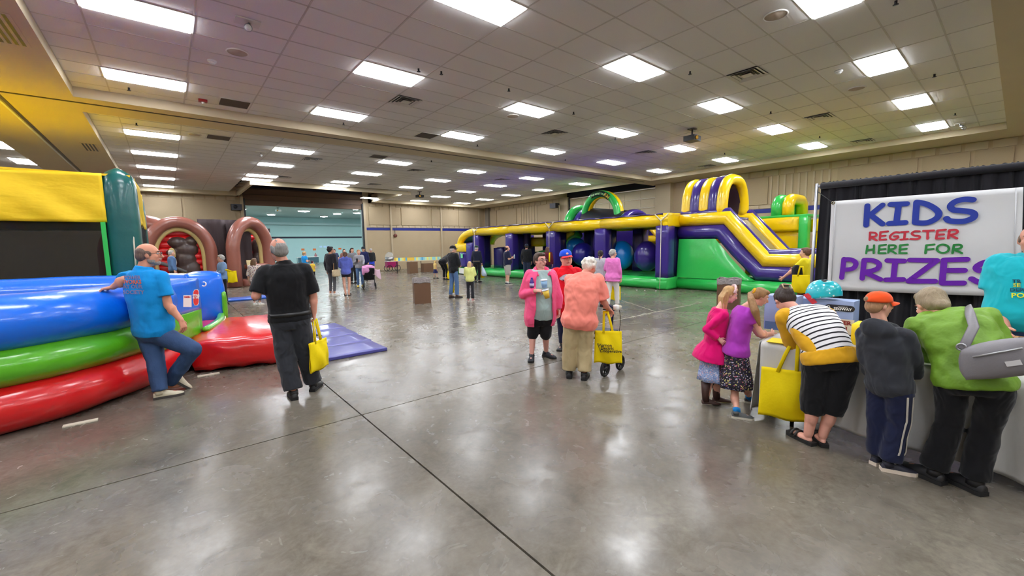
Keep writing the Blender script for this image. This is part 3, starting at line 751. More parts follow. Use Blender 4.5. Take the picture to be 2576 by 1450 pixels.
for x0, y0, x1, y1 in ((-4.5, 11.52, -.86, 11.52), (-.40, 12.0, -.40, 15.6), (-4.94, 12, -4.94, 15.6), (-4.5, 16.02, -.86, 16.02)):
    d = drape(x0, y0, x1, y1, 3.20, 2.25, .05); o = d.build('drape', YD, bh)
    s = o.modifiers.new('thick', 'SOLIDIFY'); s.thickness = .006
    n = drape(x0, y0+.03, x1, y1+.03, 2.25, .4, 0).build('netting', M_NET, bh)
MB().box((-.955, 11.49, .4), (-.885, 11.53, 2.25)).build('net_trim', VG, bh, False)
MB().box((-4.9, 11.55, 3.16), (-.45, 16.0, 3.2)).build('roof_sheet', YD, bh, False)
c0 = Ap(329, 520, V((-.35, 11.6, 0))); MB().sweep([c0, Ap(336, 600, V((-.35, 11.5, 0))), Ap(343, 690, V((-.35, 11.4, 0)))], .016, 6).build('tether', M_ROPE, bh)
MB().sweep([Ap(353, 560, V((-.33, 11.75, 0))), Ap(356, 690, V((-.33, 11.75, 0)))], .012, 6).build('seam_piping', VTAN, bh)

# ---- brown shooting gallery
gal = thing('inflatable_gallery', 'brown inflatable shooting gallery with two big rounded arches', 'inflatable', (2.0, 23.5, 0))
def gp(px, py): return Yp(px, py, 22.6)
def arch_tube(c, right, w, h, r, zspring, material, name, parent, n=18, seg=26, squash=None):
    up = V((0, 0, 1)); c = V(c); right = V(right)
    pts = [c-right*w+up*r*.1, c-right*w+up*zspring*.5]+arc(c+up*zspring, -right*w, up*(h-zspring), 0, math.pi, seg)+[c+right*w+up*zspring*.5, c+right*w+up*r*.1]
    m = MB().sweep(pts, r, n, squash=squash); wobble(m, .01, 3); return m.build(name, material, parent)
A1 = V((Yp(455, 650, 22.5).x, 22.5, 0)); A1T = Yp(455, 545, 22.5).z; GX = A1.x-.90; R1 = V((1, .03, 0)).normalized()
arch_tube(A1, R1, 1.07, A1T-.23, .23, 1.5, VBR, 'arch', gal)
arch_tube(A1+V((0, .14, 0)), R1, .84, A1T-.50, .12, 1.45, VTAN, 'arch_lining', gal)
for q_, w_, h_ in ((A1, 1.07+.2, A1T-.02),):
    MB().sweep([q_+V((w_, .16, .05)), q_+V((w_, .16, .9))]+arc(q_+V((0, .16, 1.5)), (w_, 0, 0), (0, 0, h_-1.5), 0, math.pi/2.2, 14), .028, 6).build('seam_piping', VTAN, gal)
A2 = V((Yp(634, 650, 22.75).x, 22.75, 0)); A2T = Yp(634, 545, 22.75).z; R2 = V((.80, .6, 0)).normalized()
arch_tube(A2, R2, .97, A2T-.27, .27, 1.6, VBR, 'arch', gal)
arch_tube(A2+V((-.1, .16, 0)), R2, .74, A2T-.56, .12, 1.55, VTAN, 'arch_lining', gal)
A3 = V((-.75, 24.6, 0)); arch_tube(A3, V((.9, -.4, 0)).normalized(), 1.3, 2.9, .36, 1.6, VBR, 'arch', gal)
# dark fabric between the arches, red padded back, brown base
def sheet(a, b, z0, z1, name, m):
    a = V(a); b = V(b); nn = V((-(b-a).y, (b-a).x, 0)).normalized()
    def fn(u, v): return a.lerp(b, u)+V((0, 0, z0+(z1-z0)*v))+nn*(.05*math.sin(u*14+v*6)+.02*math.sin(u*40))
    o = MB().grid(fn, 40, 14).build(name, m, gal); o.modifiers.new('thick', 'SOLIDIFY').thickness = .01; return o
M_FAB = mat('dark_fabric', (62, 50, 52), .8, bump=(9, .4, .03, (1, 1, .3)))
sheet((A1.x+.7, 23.05, 0), (A2.x+.1, 23.3, 0), .1, Yp(560, 552, 22.9).z, 'fabric_side', M_FAB); sheet((-.6, 22.9, 0), (-1.6, 23.4, 0), .1, 2.55, 'fabric_side', M_FAB)
sheet((2.2, 23.0, 0), (2.3, 25.0, 0), .1, 2.85, 'fabric_side', M_FAB); sheet((-1.4, 25.2, 0), (4.3, 25.2, 0), .1, 2.75, 'fabric_side', M_FAB)
for k in range(9):
    z = .42+.25*k; w = .86 if z < 1.6 else .86*math.sqrt(max(.05, 1-((z-1.6)/.95)**2))
    MB().sweep([A1+V((-w, .42, z)), A1+V((w, .42, z))], .15, 12, dome=True).build('red_baffle', VR, gal)
MB().puff((-1.0, 22.3, 0), (2.6, 25.0, .3), .03, 8).build('base', VBR, gal, weld=True)
MB().puff((2.5, 22.3, 0), (4.5, 25.0, .3), .03, 8).build('base', VBR, gal, weld=True)
MB().puff((2.75, 22.85, .78), (4.1, 23.15, .98), .03, 6, rot=.62, about=(3.36, 22.9, 0)).build('sill', VBR, gal, weld=True)
# the plain dark inflated target figures: rounded lumps, no features
lump = MB()
for c, rx, rz in (((1.15, 23.0, .80), .50, .60), ((1.05, 23.0, 1.30), .46, .5), ((1.12, 22.98, 1.72), .50, .34), ((.85, 22.98, 2.02), .40, .26), ((1.3, 22.98, 2.05), .26, .24), ((.62, 22.95, 1.6), .22, .16)):
    lump.ball((c[0]+GX, c[1]-.12, c[2]), V((rx*.9, 0, 0)), V((0, .26, 0)), V((0, 0, rz)), 18, 12)
soft(lump, 'target_lump', VDB, gal, .03, 4)
MB().ball((.62+GX, 22.60, 1.55), V((.13, 0, 0)), V((0, .07, 0)), V((0, 0, .26))).build('pale_patch', VTAN, gal)
MB().ball((.66+GX, 22.58, 1.2), V((.10, 0, 0)), V((0, .06, 0)), V((0, 0, .2))).build('pale_patch', M_LBL, gal)
MB().ball((.95+GX, 22.54, .62), V((.3, 0, 0)), V((0, .09, 0)), V((0, 0, .13))).build('pale_patch', VTAN, gal)
MB().sweep([(-.1+GX, 22.5, 1.35), (1.0+GX, 22.5, .8)], .07, 12, dome=True).build('grey_bar', mat('gun_grey', (96, 96, 98), .5), gal)
lump2 = MB()
for c, rx, rz in (((3.55, 23.7, 1.1), .45, .6), ((3.5, 23.7, 1.8), .34, .42), ((4.0, 23.6, 1.25), .4, .2)): lump2.ball(c, V((rx, 0, 0)), V((0, .25, 0)), V((0, 0, rz)), 16, 10)
soft(lump2, 'target_lump', VDB, gal, .03, 4)
for k in range(6): MB().sweep([(2.8, 23.75, 1.0+.25*k), (3.3, 23.95, 1.0+.25*k)], .14, 10, dome=True).build('red_baffle', VR, gal)
MB().box((3.15, 22.28, .36), (4.2, 22.5, .78)).build('ball_tray', VSB, gal, False)
# rules sheet hanging on the arch leg
pz = Yp(631, 675, 22.05); t = solo(MB().grid(lambda u, v: (pz.x-.14+.28*u+.02*math.sin(v*5), 22.02-.02*math.sin(u*3), pz.z-.36+.72*v), 8, 10), 'rules_sheet', mat('tan_paper', (214, 196, 150), .8, var=(9, .1)), 'tan rules sheet hanging on the leg of the brown arch', 'sheet', (pz.x, 22.02, pz.z-.36)); t.modifiers.new('thick', 'SOLIDIFY').thickness = .006
# blue mats in front of it
bm_ = thing('floor_mat', 'flat bright blue mat on the floor before the brown arches', 'mat', (1.6, 15.9, 0))
for k in range(3): MB().puff((.35+k*.95, 16.05, .003), (1.29+k*.95, 16.95, .05), .004, 3).build('mat_section', vinyl('mat_blue', (24, 96, 206), .4), bm_, weld=True)

# ---- the big purple, yellow and green obstacle course
FX = 13.1; BX = 15.9; CYS = [19.05, 16.15, 13.25, 10.5, 7.83]
oc = thing('obstacle_course', 'long purple, yellow and green inflatable obstacle course with big punch balls', 'inflatable', (14.4, 13.4, 0))
def tubeb(name, pts, r, m, **k): return wobble(MB().sweep(pts, r, k.pop('n', 18), **k), .008, 3).build(name, m, oc)
for x in (FX+.21, BX): tubeb('base_tube', [(x, 7.62, .21), (x, 10.4, .21), (x, 13.4, .21), (x, 16.4, .21), (x, 21.2, .21)], .215, VG, squash=(1.05, 1), up=(0, 0, 1))
MB().puff((FX+.02, 7.60, .02), (BX, 8.0, .42), .02, 6).build('base_tube', VG, oc, weld=True)
fm = MB().grid(lambda u, v: (FX+.35+(BX-FX-.4)*u, 7.75+13.2*v, .40+.03*abs(math.sin(v*60))), 6, 180); fm.build('bounce_floor', VG, oc)
for x in (FX+.24, BX):
    for a, b in zip(CYS[:-1], CYS[1:]):
        tubeb('top_beam', [(x, a+(.25 if a > 19 else 0), 2.40), (x, (a+b)/2, 2.40), (x, b-(.21 if b < 8 else 0), 2.40)], .232, VY, squash=(1.05, 1), up=(0, 0, 1))
    for y in CYS:
        w = .23 if y < 8 else .25
        wobble(MB().puff((x-.22, y-w, .42), (x+.22, y+w, 2.2), .035, 7), .008).build('post', VP, oc, weld=True)
for y in CYS:
    MB().puff((FX+.1, y-.14, 2.42), (BX, y+.14, 2.60), .02, 6).build('cross_beam', VP, oc, weld=True)
    wobble(MB().puff((FX+.5, y-.12, .42), (FX+.95, y+.28, 2.15), .03, 5), .006).build('inner_post', VNV, oc, weld=True)
top = MB().grid(lambda u, v: (FX+.06+(BX-FX)*u, 7.64+11.65*v, 2.62+.05*math.sin(u*math.pi)+.012*math.sin(v*90)), 8, 150); o = top.build('roof_strip', VP, oc); o.modifiers.new('thick', 'SOLIDIFY').thickness = .03
MB().puff((FX+.03, 7.6, 2.17), (BX, 7.8, 2.62), .02, 7).build('end_beam', VY, oc, weld=True)
for y in (19.05, 13.25, 7.83):
    MB().sweep([(FX-.01, y+.25, 2.60), (FX-.03, y, 2.36), (FX-.01, y-.25, 2.60)], .018, 6).build('anchor_strap', M_ROPE, oc)
    MB().sweep([(FX-.03, y, 2.36), (FX-.035, y, .6), (FX-.05, y, .02)], .013, 6).build('tether', M_ROPE, oc)
for y0, y1 in ((16.4, 18.8), (13.5, 15.9), (10.75, 13.0), (8.06, 10.25)):                 # dark net along the back
    MB().box((BX-.02, y0, .42), (BX+.0, y1, 1.25)).build('back_net', M_NET, oc, False)
# punch balls and obstacles
def ball(px, py, y0, r, m, rz=1.15):
    c = Yp(px, py, y0); b = MB().ball((c.x, c.y, max(c.z, .45+r*rz*.95)), V((r, 0, 0)), V((0, r, 0)), V((0, 0, r*rz)), 28, 18)
    return b.build('punch_ball', m, oc)
for (px, py, xx, rr, rz, m) in ((1563, 643, 14.35, .50, .60, VSB), (1627, 645, 14.2, .47, .58, VP), (1466, 640, 14.3, .50, .52, VNV), (1449, 622, 14.9, .46, .46, VSB)):
    cc_ = Xp(px, py, xx); MB().ball(cc_, V((rr, 0, 0)), V((0, rr, 0)), V((0, 0, rz)), 28, 18).build('punch_ball', vinyl('ball_violet', (40, 34, 140)) if m is VNV else m, oc)
lg = MB().sweep(smooth_path([(14.9, 14.3, .5), (14.9, 14.0, 1.25), (14.9, 13.6, 1.8), (14.9, 13.1, 2.1)], 4), .2, 14); lg.build('leaning_tube', VG, oc)
MB().sweep(smooth_path([(14.72, 14.55, .6), (14.72, 14.25, 1.35), (14.72, 13.85, 1.9), (14.72, 13.3, 2.2)], 4), .13, 12).build('leaning_tube', VY, oc)
MB().ball((14.3, 14.6, 1.1), V((.5, 0, 0)), V((0, .75, 0)), V((0, 0, .28)), 22, 14).build('roller', vinyl('leaf', (40, 128, 60)), oc)
for y0, y1, z1 in ((17.6, 18.3, 1.5), (16.6, 17.1, 1.55)): MB().puff((FX+.7, y0, .42), (BX-.6, y1, z1), .05, 6).build('hurdle', VNV, oc, weld=True)
MB().sweep([(FX+1.0, 18.3, 1.42), (FX+1.0, 16.6, 1.42)], .12, 12).build('hurdle_bar', VP, oc)
MB().puff((15.0, 17.3, 1.5), (15.25, 17.75, 2.45), .03, 5).build('flap', VY, oc, weld=True); MB().puff((15.0, 16.85, 1.5), (15.25, 17.25, 2.4), .03, 5).build('flap', VP, oc, weld=True)
MB().puff((15.3, 15.9, 1.55), (15.6, 18.6, 2.0), .03, 5).build('inner_beam', VY, oc, weld=True)
# entrance: low box, purple post and a curled yellow arch
wobble(MB().puff((FX, 19.98, 1.32), (FX+.6, 21.15, 1.76), .05, 7), .006).build('entrance_box', VY, oc, weld=True)
wobble(MB().puff((FX+.02, 19.42, .42), (FX+.5, 20.0, 1.8), .03, 7), .006).build('entrance_post', VP, oc, weld=True)
MB().puff((FX+.05, 20.1, .42), (FX+.5, 20.8, 1.3), .03, 6).build('entrance_post', VP, oc, weld=True)
for x in (FX+.25, FX+2.5):
    tubeb('entrance_arch', arc((x, 19.4, 1.72), (0, 1.52, 0), (0, 0, .68), 0, math.pi/2, 12), .2, VY)
MB().grid(lambda u, v: (FX+.2+2.3*u, 19.4+1.66*math.cos(v*math.pi/2), 1.75+.86*math.sin(v*math.pi/2)), 6, 14).build('entrance_roof', VP, oc)
MB().box((FX-.03, 20.3, .95), (FX-.005, 20.5, 1.2)).build('info_sign', mat('sign_green', (120, 220, 160), .5), oc, False)
MB().box((FX-.02, 20.2, .05), (FX-.005, 20.75, .36)).build('rules_label', M_LBL, oc, False)

# ---- slide end of the course (its own blown-up piece)
SXF = 13.8; SB = 15.75
sl = thing('inflatable_slide', 'yellow and purple inflatable slide with a striped tunnel arch on top', 'inflatable', (14.8, 5.6, 0))
def prof_tube(name, pts, r, m, x): return wobble(MB().sweep([(x, y, z) for y, z in pts], r, 18, squash=(1.05, 1)), .008, 3).build(name, m, sl)
TOP = [(7.62, 2.385), (6.85, 2.385), (6.03, 2.385), (5.5, 1.78), (4.84, 1.04), (4.2, 1.04), (3.2, 1.04)]
LOW = [(7.62, 1.95), (6.95, 1.95), (6.22, 1.95), (5.7, 1.34), (5.02, .64), (4.2, .64), (3.2, .64)]
for x in (SXF+.22, SB):
    prof_tube('side_tube', TOP, .222, VY, x); prof_tube('side_tube', LOW, .235, VP, x)
    pip = [(x-.06, y, z+.235) for y, z in TOP]
    MB().sweep([(x+.02, y+(.11 if 0 < i < 5 else 0)*0, z+.19) for i, (y, z) in enumerate(TOP)], .13, 12).build('rail_top', VP, sl)
# green sloping infill with the base tube
gi = MB(); pl = [(7.62, .42), (7.62, 1.74), (7.2, 1.73), (6.36, 1.72), (5.86, 1.12), (5.3, .52), (5.1, .40)]
def infill(u, v):
    k = u*(len(pl)-2); i = min(int(k), len(pl)-3); t = k-i
    a = V(pl[1+i]).lerp(V(pl[2+i]), t); y = a.x; z = .40+(a.y-.40)*v
    x = SXF-.02+.10*v-.06*math.sin(math.pi*min(1, u*1.1))*math.sin(math.pi*v)+.05*(1-v)*0
    return (x, y, z)
gi.grid(infill, 30, 14); gi.build('side_infill', VG, sl)
for x in (SXF+.1, SB): tubeb2 = wobble(MB().sweep([(x, 7.58, .2), (x, 5.5, .2), (x, 3.0, .2)], .21, 18), .008).build('base_tube', VG, sl)
MB().grid(lambda u, v: (SXF+.35+(SB-SXF-.55)*u, 6.0-1.15*v, 2.36-1.28*v+.012*math.sin(u*26)), 10, 12).build('slide_bed', mat('slide_grey', (120, 112, 84), .35, var=(6, .2), coat=.3), sl)
MB().grid(lambda u, v: (SXF+.35+(SB-SXF-.55)*u, 4.95-1.75*v, 1.02), 4, 4).build('landing', VY, sl)
MB().puff((SXF+.4, 6.0, 2.1), (SB-.1, 7.5, 2.42), .03, 6).build('deck', VP, sl, weld=True)
MB().box((SXF+.3, 7.45, .42), (SB, 7.57, 2.3)).build('back_panel', VNV, sl, False)
# the tunnel: five stripes and a fat front ring
bands = [7.62, 7.32, 7.01, 6.70, 6.40]
def hoop(yc, w, h, z, n=34):
    out = []
    for i in range(n+1):
        a = -.05+(math.pi+.1)*i/n; c, s_ = math.cos(a), math.sin(a)
        out.append((TC-w*math.copysign(abs(c)**.72, c), yc, z+h*math.copysign(abs(s_)**.86, s_)))
    return out
TC = (SXF+.24+SB)/2; TW = (SB-SXF-.24)/2
def tunnel(y0, y1, m, r, name):
    yc = (y0+y1)/2; hw = (y0-y1)/2
    pts = hoop(yc, TW, 1.12, 2.62)
    return wobble(MB().sweep(pts, r, 14, squash=(.62, hw/r*1.12), up=(0, 1, 0)), .004).build(name, m, sl)
for i in range(4): tunnel(bands[i], bands[i+1], VY if i % 2 == 0 else VP, .15, 'tunnel_band')
wobble(MB().sweep(hoop(6.26, TW-.02, 1.09, 2.60), .17, 18, up=(0, 1, 0)), .006).build('tunnel_ring', VY, sl)
MB().grid(lambda u, v: (TC-(TW-.14)*math.cos(math.pi*u), 6.3+1.4*v, 2.55+.98*math.sin(math.pi*u)), 24, 3).build('tunnel_lining', VDB, sl)

# ---- the second course behind it
FX2 = 17.2; BX2 = 19.0
o2 = thing('obstacle_course', 'second obstacle course behind, with a green tunnel and lettered yellow-green arch', 'inflatable', (18, 12, 0))
def tb2(name, pts, r, m, **k): return wobble(MB().sweep(pts, r, k.pop('n', 16), **k), .008, 3).build(name, m, o2)
tb2('base_tube', [(FX2, 7.1, .22), (FX2, 19.5, .22)], .22, VG)
for y in (19.2, 16.4): MB().puff((FX2-.2, y-.25, .4), (FX2+.2, y+.25, 2.2), .03, 5).build('post', VP, o2, weld=True)
tb2('side_beam', [(FX2, 19.4, 1.75), (FX2, 7.1, 1.75)], .2, VY)
for x in (FX2, BX2):                                                     # climbing ramps either side of the tower
    tb2('ramp_tube', [(x, 11.0, 2.6), (x, 9.9, 1.5), (x, 9.2, .6)], .2, VY); tb2('ramp_tube', [(x, 15.5, 2.6), (x, 16.6, 1.5), (x, 17.3, .6)], .2, VG)
MB().grid(lambda u, v: (FX2+(BX2-FX2)*u, 11.0-1.9*v, 2.6-2.0*v), 6, 10).build('ramp_face', VNV, o2)
MB().grid(lambda u, v: (FX2+(BX2-FX2)*u, 15.5+1.9*v, 2.6-2.0*v), 6, 10).build('ramp_face', VNV, o2)
for u, v in ((.2, .25), (.3, .45), (.22, .65)):
    c = V((FX2+1.8*u, 11.0-1.9*v, 2.6-2.0*v+.03)); MB().ball(c, V((.11, 0, 0)), V((0, .05, -.06)), V((0, .05, .05))).build('climb_grip', VY, o2)
for x in (FX2, BX2): MB().puff((x-.2, 11.0, .4), (x+.2, 15.4, 2.6), .04, 7).build('tower_wall', VP, o2, weld=True)
# tunnel dome along y with a green mouth facing the entrance end
TY0, TY1, TW2 = 15.75, 12.0, 1.0; TC2 = 18.0
for y0, y1, m, dh in ((TY0-.35, TY0-.9, VP, .92), (TY1+.45, TY1, VP, .62)):
    tb2('dome_band', arc((TC2, (y0+y1)/2, 2.5), (-TW2, 0, 0), (0, 0, dh), 0, math.pi, 24), .16, m, up=(0, 1, 0), squash=(1, 1.6))
MB().grid(lambda u, v: (TC2-1.05*math.cos(math.pi*u), TY0-.7-2.6*v, 2.60+(.98-.34*v)*math.sin(math.pi*u)), 24, 6).build('dome_skin', mat('dome_mesh', (26, 26, 38), .5), o2)
tb2('dome_mouth', arc((TC2, TY0, 2.62), (-.98, 0, 0), (0, 0, .9), -.1, math.pi+.1, 26), .26, VG, up=(0, 1, 0))
tb2('dome_mouth_lining', arc((TC2, TY0+.02, 2.62), (-.62, 0, 0), (0, 0, .58), -.1, math.pi+.1, 22), .16, VY, up=(0, 1, 0))
MB().grid(lambda u, v: (TC2-.6*math.cos(math.pi*u)*v, TY0-.1, 2.5+.55*math.sin(math.pi*u)*v), 20, 5).build('dome_back', VY, o2)
# lettered arch across the top
AY0 = 13.85; AR = 1.06; AZ = 3.0; AX = 17.35
for i, (dx, m) in enumerate(((0, VG), (.30, VY))):
    tb2('name_arch', arc((AX+dx, AY0, AZ), (0, AR, 0), (0, 0, 1.16), -.05, math.pi+.05, 30), .17 if i == 0 else .16, m, up=(1, 0, 0))
tb2('name_arch_inner', arc((AX+.1, AY0, AZ), (0, AR-.16, 0), (0, 0, 1.0), -.05, math.pi+.05, 30), .07, VY, up=(1, 0, 0))
pl_ = MB()
pts = arc((AX-.185, AY0, AZ), (0, AR+.13, 0), (0, 0, 1.30), 1.12, 2.28, 14); pin = arc((AX-.185, AY0, AZ), (0, AR-.13, 0), (0, 0, 1.03), 1.12, 2.28, 14)
pl_.add(pts+pin, [(i, i+1, i+16, i+15) for i in range(14)]); o = pl_.build('name_plate', mat('plate_dark', (14, 54, 30), .4), o2); o.modifiers.new('thick', 'SOLIDIFY').thickness = .01
for k, ch in enumerate('AdrenalineRUN'):
    t_ = 1.2+(k/12)*1.0                      # angle along the arch
    c = V((AX-.2, AY0+AR*math.cos(t_), AZ+1.165*math.sin(t_)))
    tan = V((0, -AR*math.sin(t_), 1.165*math.cos(t_))).normalized(); upv = V((-1, 0, 0)).cross(tan).normalized()
    lettering(ch, .2 if k < 10 else .25, c, tan, upv, VY if k > 9 else VLG, o2, 'arch_letter', .003, bold=.002)
# ---- green and yellow slide at the far right
s2 = thing('inflatable_slide', 'green and yellow inflatable slide rising behind the purple one', 'inflatable', (17.5, 5.0, 0))
def s2b(name, lo, hi, m, b=.04): return wobble(MB().puff(lo, hi, b, 7), .006).build(name, m, s2, weld=True)
s2b('wall_block', (16.8, 4.86, 1.95), (17.3, 6.6, 2.42), VY); s2b('wall_block', (16.95, 4.7, .3), (17.35, 6.6, 2.0), VY)
s2b('corner_tube', (16.75, 4.62, .35), (17.15, 4.86, 2.44), VG, .03); s2b('wall_block', (17.2, 2.6, 1.9), (17.6, 4.7, 2.32), VY); s2b('wall_block', (17.3, 2.6, .2), (17.7, 4.6, 1.95), VY)
s2b('cap', (16.8, 4.6, 2.42), (18.6, 6.6, 2.5), VG, .01)
for (yy, m) in ((5.62, VG), (5.28, VY)):
    wobble(MB().sweep([(17.0, yy, 2.45), (17.0, yy, 2.86), (17.15, yy, 3.03), (17.35, yy, 3.08), (18.2, yy, 3.08), (18.45, yy, 2.95), (18.5, yy, 2.45)], .19, 16, up=(0, 1, 0)), .004).build('hoop', m, s2)
s2b('base', (16.9, 2.6, 0), (19, 6.6, .35), VG)

# ================================================================== booth at the right
BXP = 7.3
drape_o = thing('pipe_and_drape', 'tall black booth drape hung on a silver pipe frame', 'drape', (BXP, 0, 0))
M_PIPE = mat('anodised_pipe', (186, 188, 194), .35, .85)
M_BLKC = mat('black_drape', (26, 25, 31), .92, bump=(30, .2, .01), sheen=.1)
YP = Xp(2055, 467, BXP).y
for y in (YP, -1.15, -4.2):
    MB().sweep([(BXP, y, .01), (BXP, y, 2.44)], .021, 12).build('upright', M_PIPE, drape_o); MB().box((BXP-.2, y-.2, 0), (BXP+.2, y+.2, .012)).build('foot_plate', M_STEEL, drape_o, False)
for y0, y1 in ((YP, -1.15), (-1.15, -4.2)): MB().sweep([(BXP, y0, 2.40), (BXP, y1, 2.40)], .02, 10).build('crossbar', M_PIPE, drape_o)
def pleats(y0, y1, z0, z1, x, amp, n):
    def fn(u, v):
        y = y0+(y1-y0)*u; ph = u*n*2*math.pi
        d = amp*(math.sin(ph)+.4*math.sin(ph*2.3+1)+.5*math.sin(ph*.37+2))*(.45+.55*(1-v)) if v < .965 else amp*.25*math.sin(ph*2)
        return (x+d, y+.02*math.sin(ph*.5+v*3), z0+(z1-z0)*v+(.008*math.sin(ph*2.2) if v > .99 else 0))
    return MB().grid(fn, n*14, 20)
for y0, y1 in ((YP-.05, -1.12), (-1.14, -4.2)):
    o = pleats(y0, y1, .03, 2.45, BXP+.02, .035, 22).build('drape_panel', M_BLKC, drape_o); o.modifiers.new('thick', 'SOLIDIFY').thickness = .008
    MB().sweep([(BXP+.0, y0, 2.40), (BXP+.0, y1, 2.40)], .045, 12).build('rod_pocket', M_BLKC, drape_o)
# banner
bxn = BXP-.12
bn = thing('banner', 'white banner reading KIDS REGISTER HERE FOR PRIZES on the black drape', 'banner', tuple(Xp(2085, 735, bxn)))
M_BAN = mat('banner_vinyl', (216, 216, 216), .5, bump=(3, .15, .02), var=(2, .02))
B = [Xp(*p, bxn) for p in ((2080, 730), (2567, 748), (2574.5, 471), (2091, 507))]
def ban(u, v):
    p = B[0].lerp(B[1], u).lerp(B[3].lerp(B[2], u), v); p.x += .008*math.sin(u*7+v*3)+.006*math.sin(v*9); return p
o = MB().grid(ban, 40, 20).build('sheet', M_BAN, bn); o.modifiers.new('thick', 'SOLIDIFY').thickness = .003
for p, q in ((B[0], B[3]), (B[1], B[2])):
    d = (B[1]-B[0]).normalized()*.05*(1 if p is B[0] else -1)
    MB().sweep([p+d+V((-.012, 0, 0)), q+d+V((-.012, 0, 0))], .006, 6).build('hem', mat('hem_grey', (188, 188, 190), .5), bn)
MB().sweep(arc(Xp(2096, 511, bxn-.012), (0, .016, 0), (0, 0, .016), 0, 2*math.pi*15/16, 15), .006, 6, closed=True).build('grommet', mat('brass', (120, 104, 60), .3, .9), bn)
MB().sweep([Xp(2096, 511, bxn-.01), V((BXP, YP, 2.34))], .005, 5).build('hanging_cord', M_STEEL, bn)
def strokes(name, rows, width, m):
    mb = MB(); k = 0
    for pts in rows:
        P = [Xp(2030+x/4.0275, 400+y/4.0275, bxn-.018) for x, y in pts]; w = width/4.0275/FPX*5.6/2
        if len(P) > 3: P = [V(q) for q in smooth_path([tuple(q) for q in P], 4)]
        L = []; Rr = []
        for i, p in enumerate(P):
            t = ((P[min(i+1, len(P)-1)]-P[max(i-1, 0)])).normalized(); nn = V((0, -t.z, t.y)); L.append(p+nn*w); Rr.append(p-nn*w)
        e0 = (P[0]-P[1]).normalized(); e1 = (P[-1]-P[-2]).normalized(); k += 1; dx = V((-.0004*k, 0, 0))
        n0 = V((0, -e1.z, e1.y)); cap1 = [P[-1]+(n0*math.cos(a)+e1*math.sin(a))*w for a in [math.pi*q/8 for q in range(1, 8)]]
        n1 = V((0, -e0.z, e0.y)); cap0 = [P[0]+(n1*math.cos(a)+e0*math.sin(a))*w for a in [math.pi*q/8 for q in range(1, 8)]]
        n = len(P); mb.add([q+dx for q in L+Rr], [(i, i+1, n+i+1, n+i) for i in range(n-1)])
        for cp, c, s0, s1 in ((cap1, P[-1], L[-1], Rr[-1]), (cap0, P[0], Rr[0], L[0])):
            f = [s0]+cp+[s1]; mb.add([q+dx for q in [c]+f], [(0, i, i+1) for i in range(1, len(f))])
    return mb.build(name, m, bn, False)
def sharp(*p): return [p]
strokes('lettering_kids', [[(612, 475), (600, 672)], [(765, 468), (632, 575)], [(640, 565), (765, 660)], [(848, 462), (1010, 455)], [(930, 460), (905, 652)], [(832, 655), (995, 645)],
    [(1112, 440), (1097, 645)], [(1112, 440), (1200, 455), (1290, 500), (1335, 550), (1315, 600), (1240, 640), (1170, 650), (1097, 645)],
    [(1680, 415), (1600, 410), (1510, 430), (1455, 475), (1480, 515), (1560, 525), (1650, 535), (1695, 560), (1680, 600), (1600, 630), (1510, 635), (1440, 625), (1415, 605)]], 47, mat('print_blue', (26, 54, 160), .5))
strokes('lettering_register', [[(640, 745), (635, 820)], [(640, 745), (690, 750), (705, 770), (690, 785), (645, 792)], [(645, 792), (705, 825)], [(820, 735), (745, 742)], [(745, 742), (738, 820)], [(738, 820), (800, 816)], [(745, 782), (795, 778)],
    [(935, 745), (890, 745), (845, 780), (850, 812), (895, 816), (925, 795)], [(925, 795), (920, 782)], [(920, 782), (885, 785)], [(955, 742), (1025, 738)], [(995, 740), (985, 815)], [(950, 818), (1020, 812)],
    [(1140, 735), (1090, 735), (1065, 755), (1085, 775), (1130, 780), (1145, 795), (1120, 812), (1050, 812)], [(1180, 730), (1285, 725)], [(1225, 730), (1222, 810)], [(1405, 718), (1325, 725)], [(1325, 725), (1310, 808)], [(1310, 808), (1385, 805)], [(1320, 768), (1385, 765)],
    [(1445, 722), (1432, 805)], [(1445, 722), (1510, 720), (1525, 740), (1505, 758), (1445, 770)], [(1445, 770), (1520, 805)]], 18, mat('print_red', (200, 44, 62), .5))
strokes('lettering_here', [[(612, 880), (600, 958)], [(680, 875), (675, 955)], [(608, 925), (678, 915)], [(800, 870), (735, 877)], [(735, 877), (725, 955)], [(725, 955), (795, 955)], [(730, 918), (795, 912)],
    [(832, 875), (825, 950)], [(832, 875), (885, 875), (900, 892), (880, 910), (830, 918)], [(830, 918), (900, 958)], [(1020, 868), (945, 875)], [(945, 875), (938, 955)], [(938, 955), (1010, 955)], [(940, 918), (1010, 910)]], 17, mat('print_green', (30, 132, 56), .5))
strokes('lettering_for', [[(1290, 868), (1210, 875)], [(1210, 875), (1200, 955)], [(1208, 920), (1280, 912)], [(1378+60*math.cos(a), 910+42*math.sin(a)) for a in [math.pi*k/8 for k in range(9)]], [(1378+60*math.cos(a), 910+42*math.sin(a)) for a in [math.pi*k/8 for k in range(8, 17)]],
    [(1490, 872), (1475, 955)], [(1490, 872), (1550, 870), (1568, 890), (1545, 908), (1485, 915)], [(1485, 915), (1570, 955)]], 17, mat('print_green', (30, 132, 56), .5))
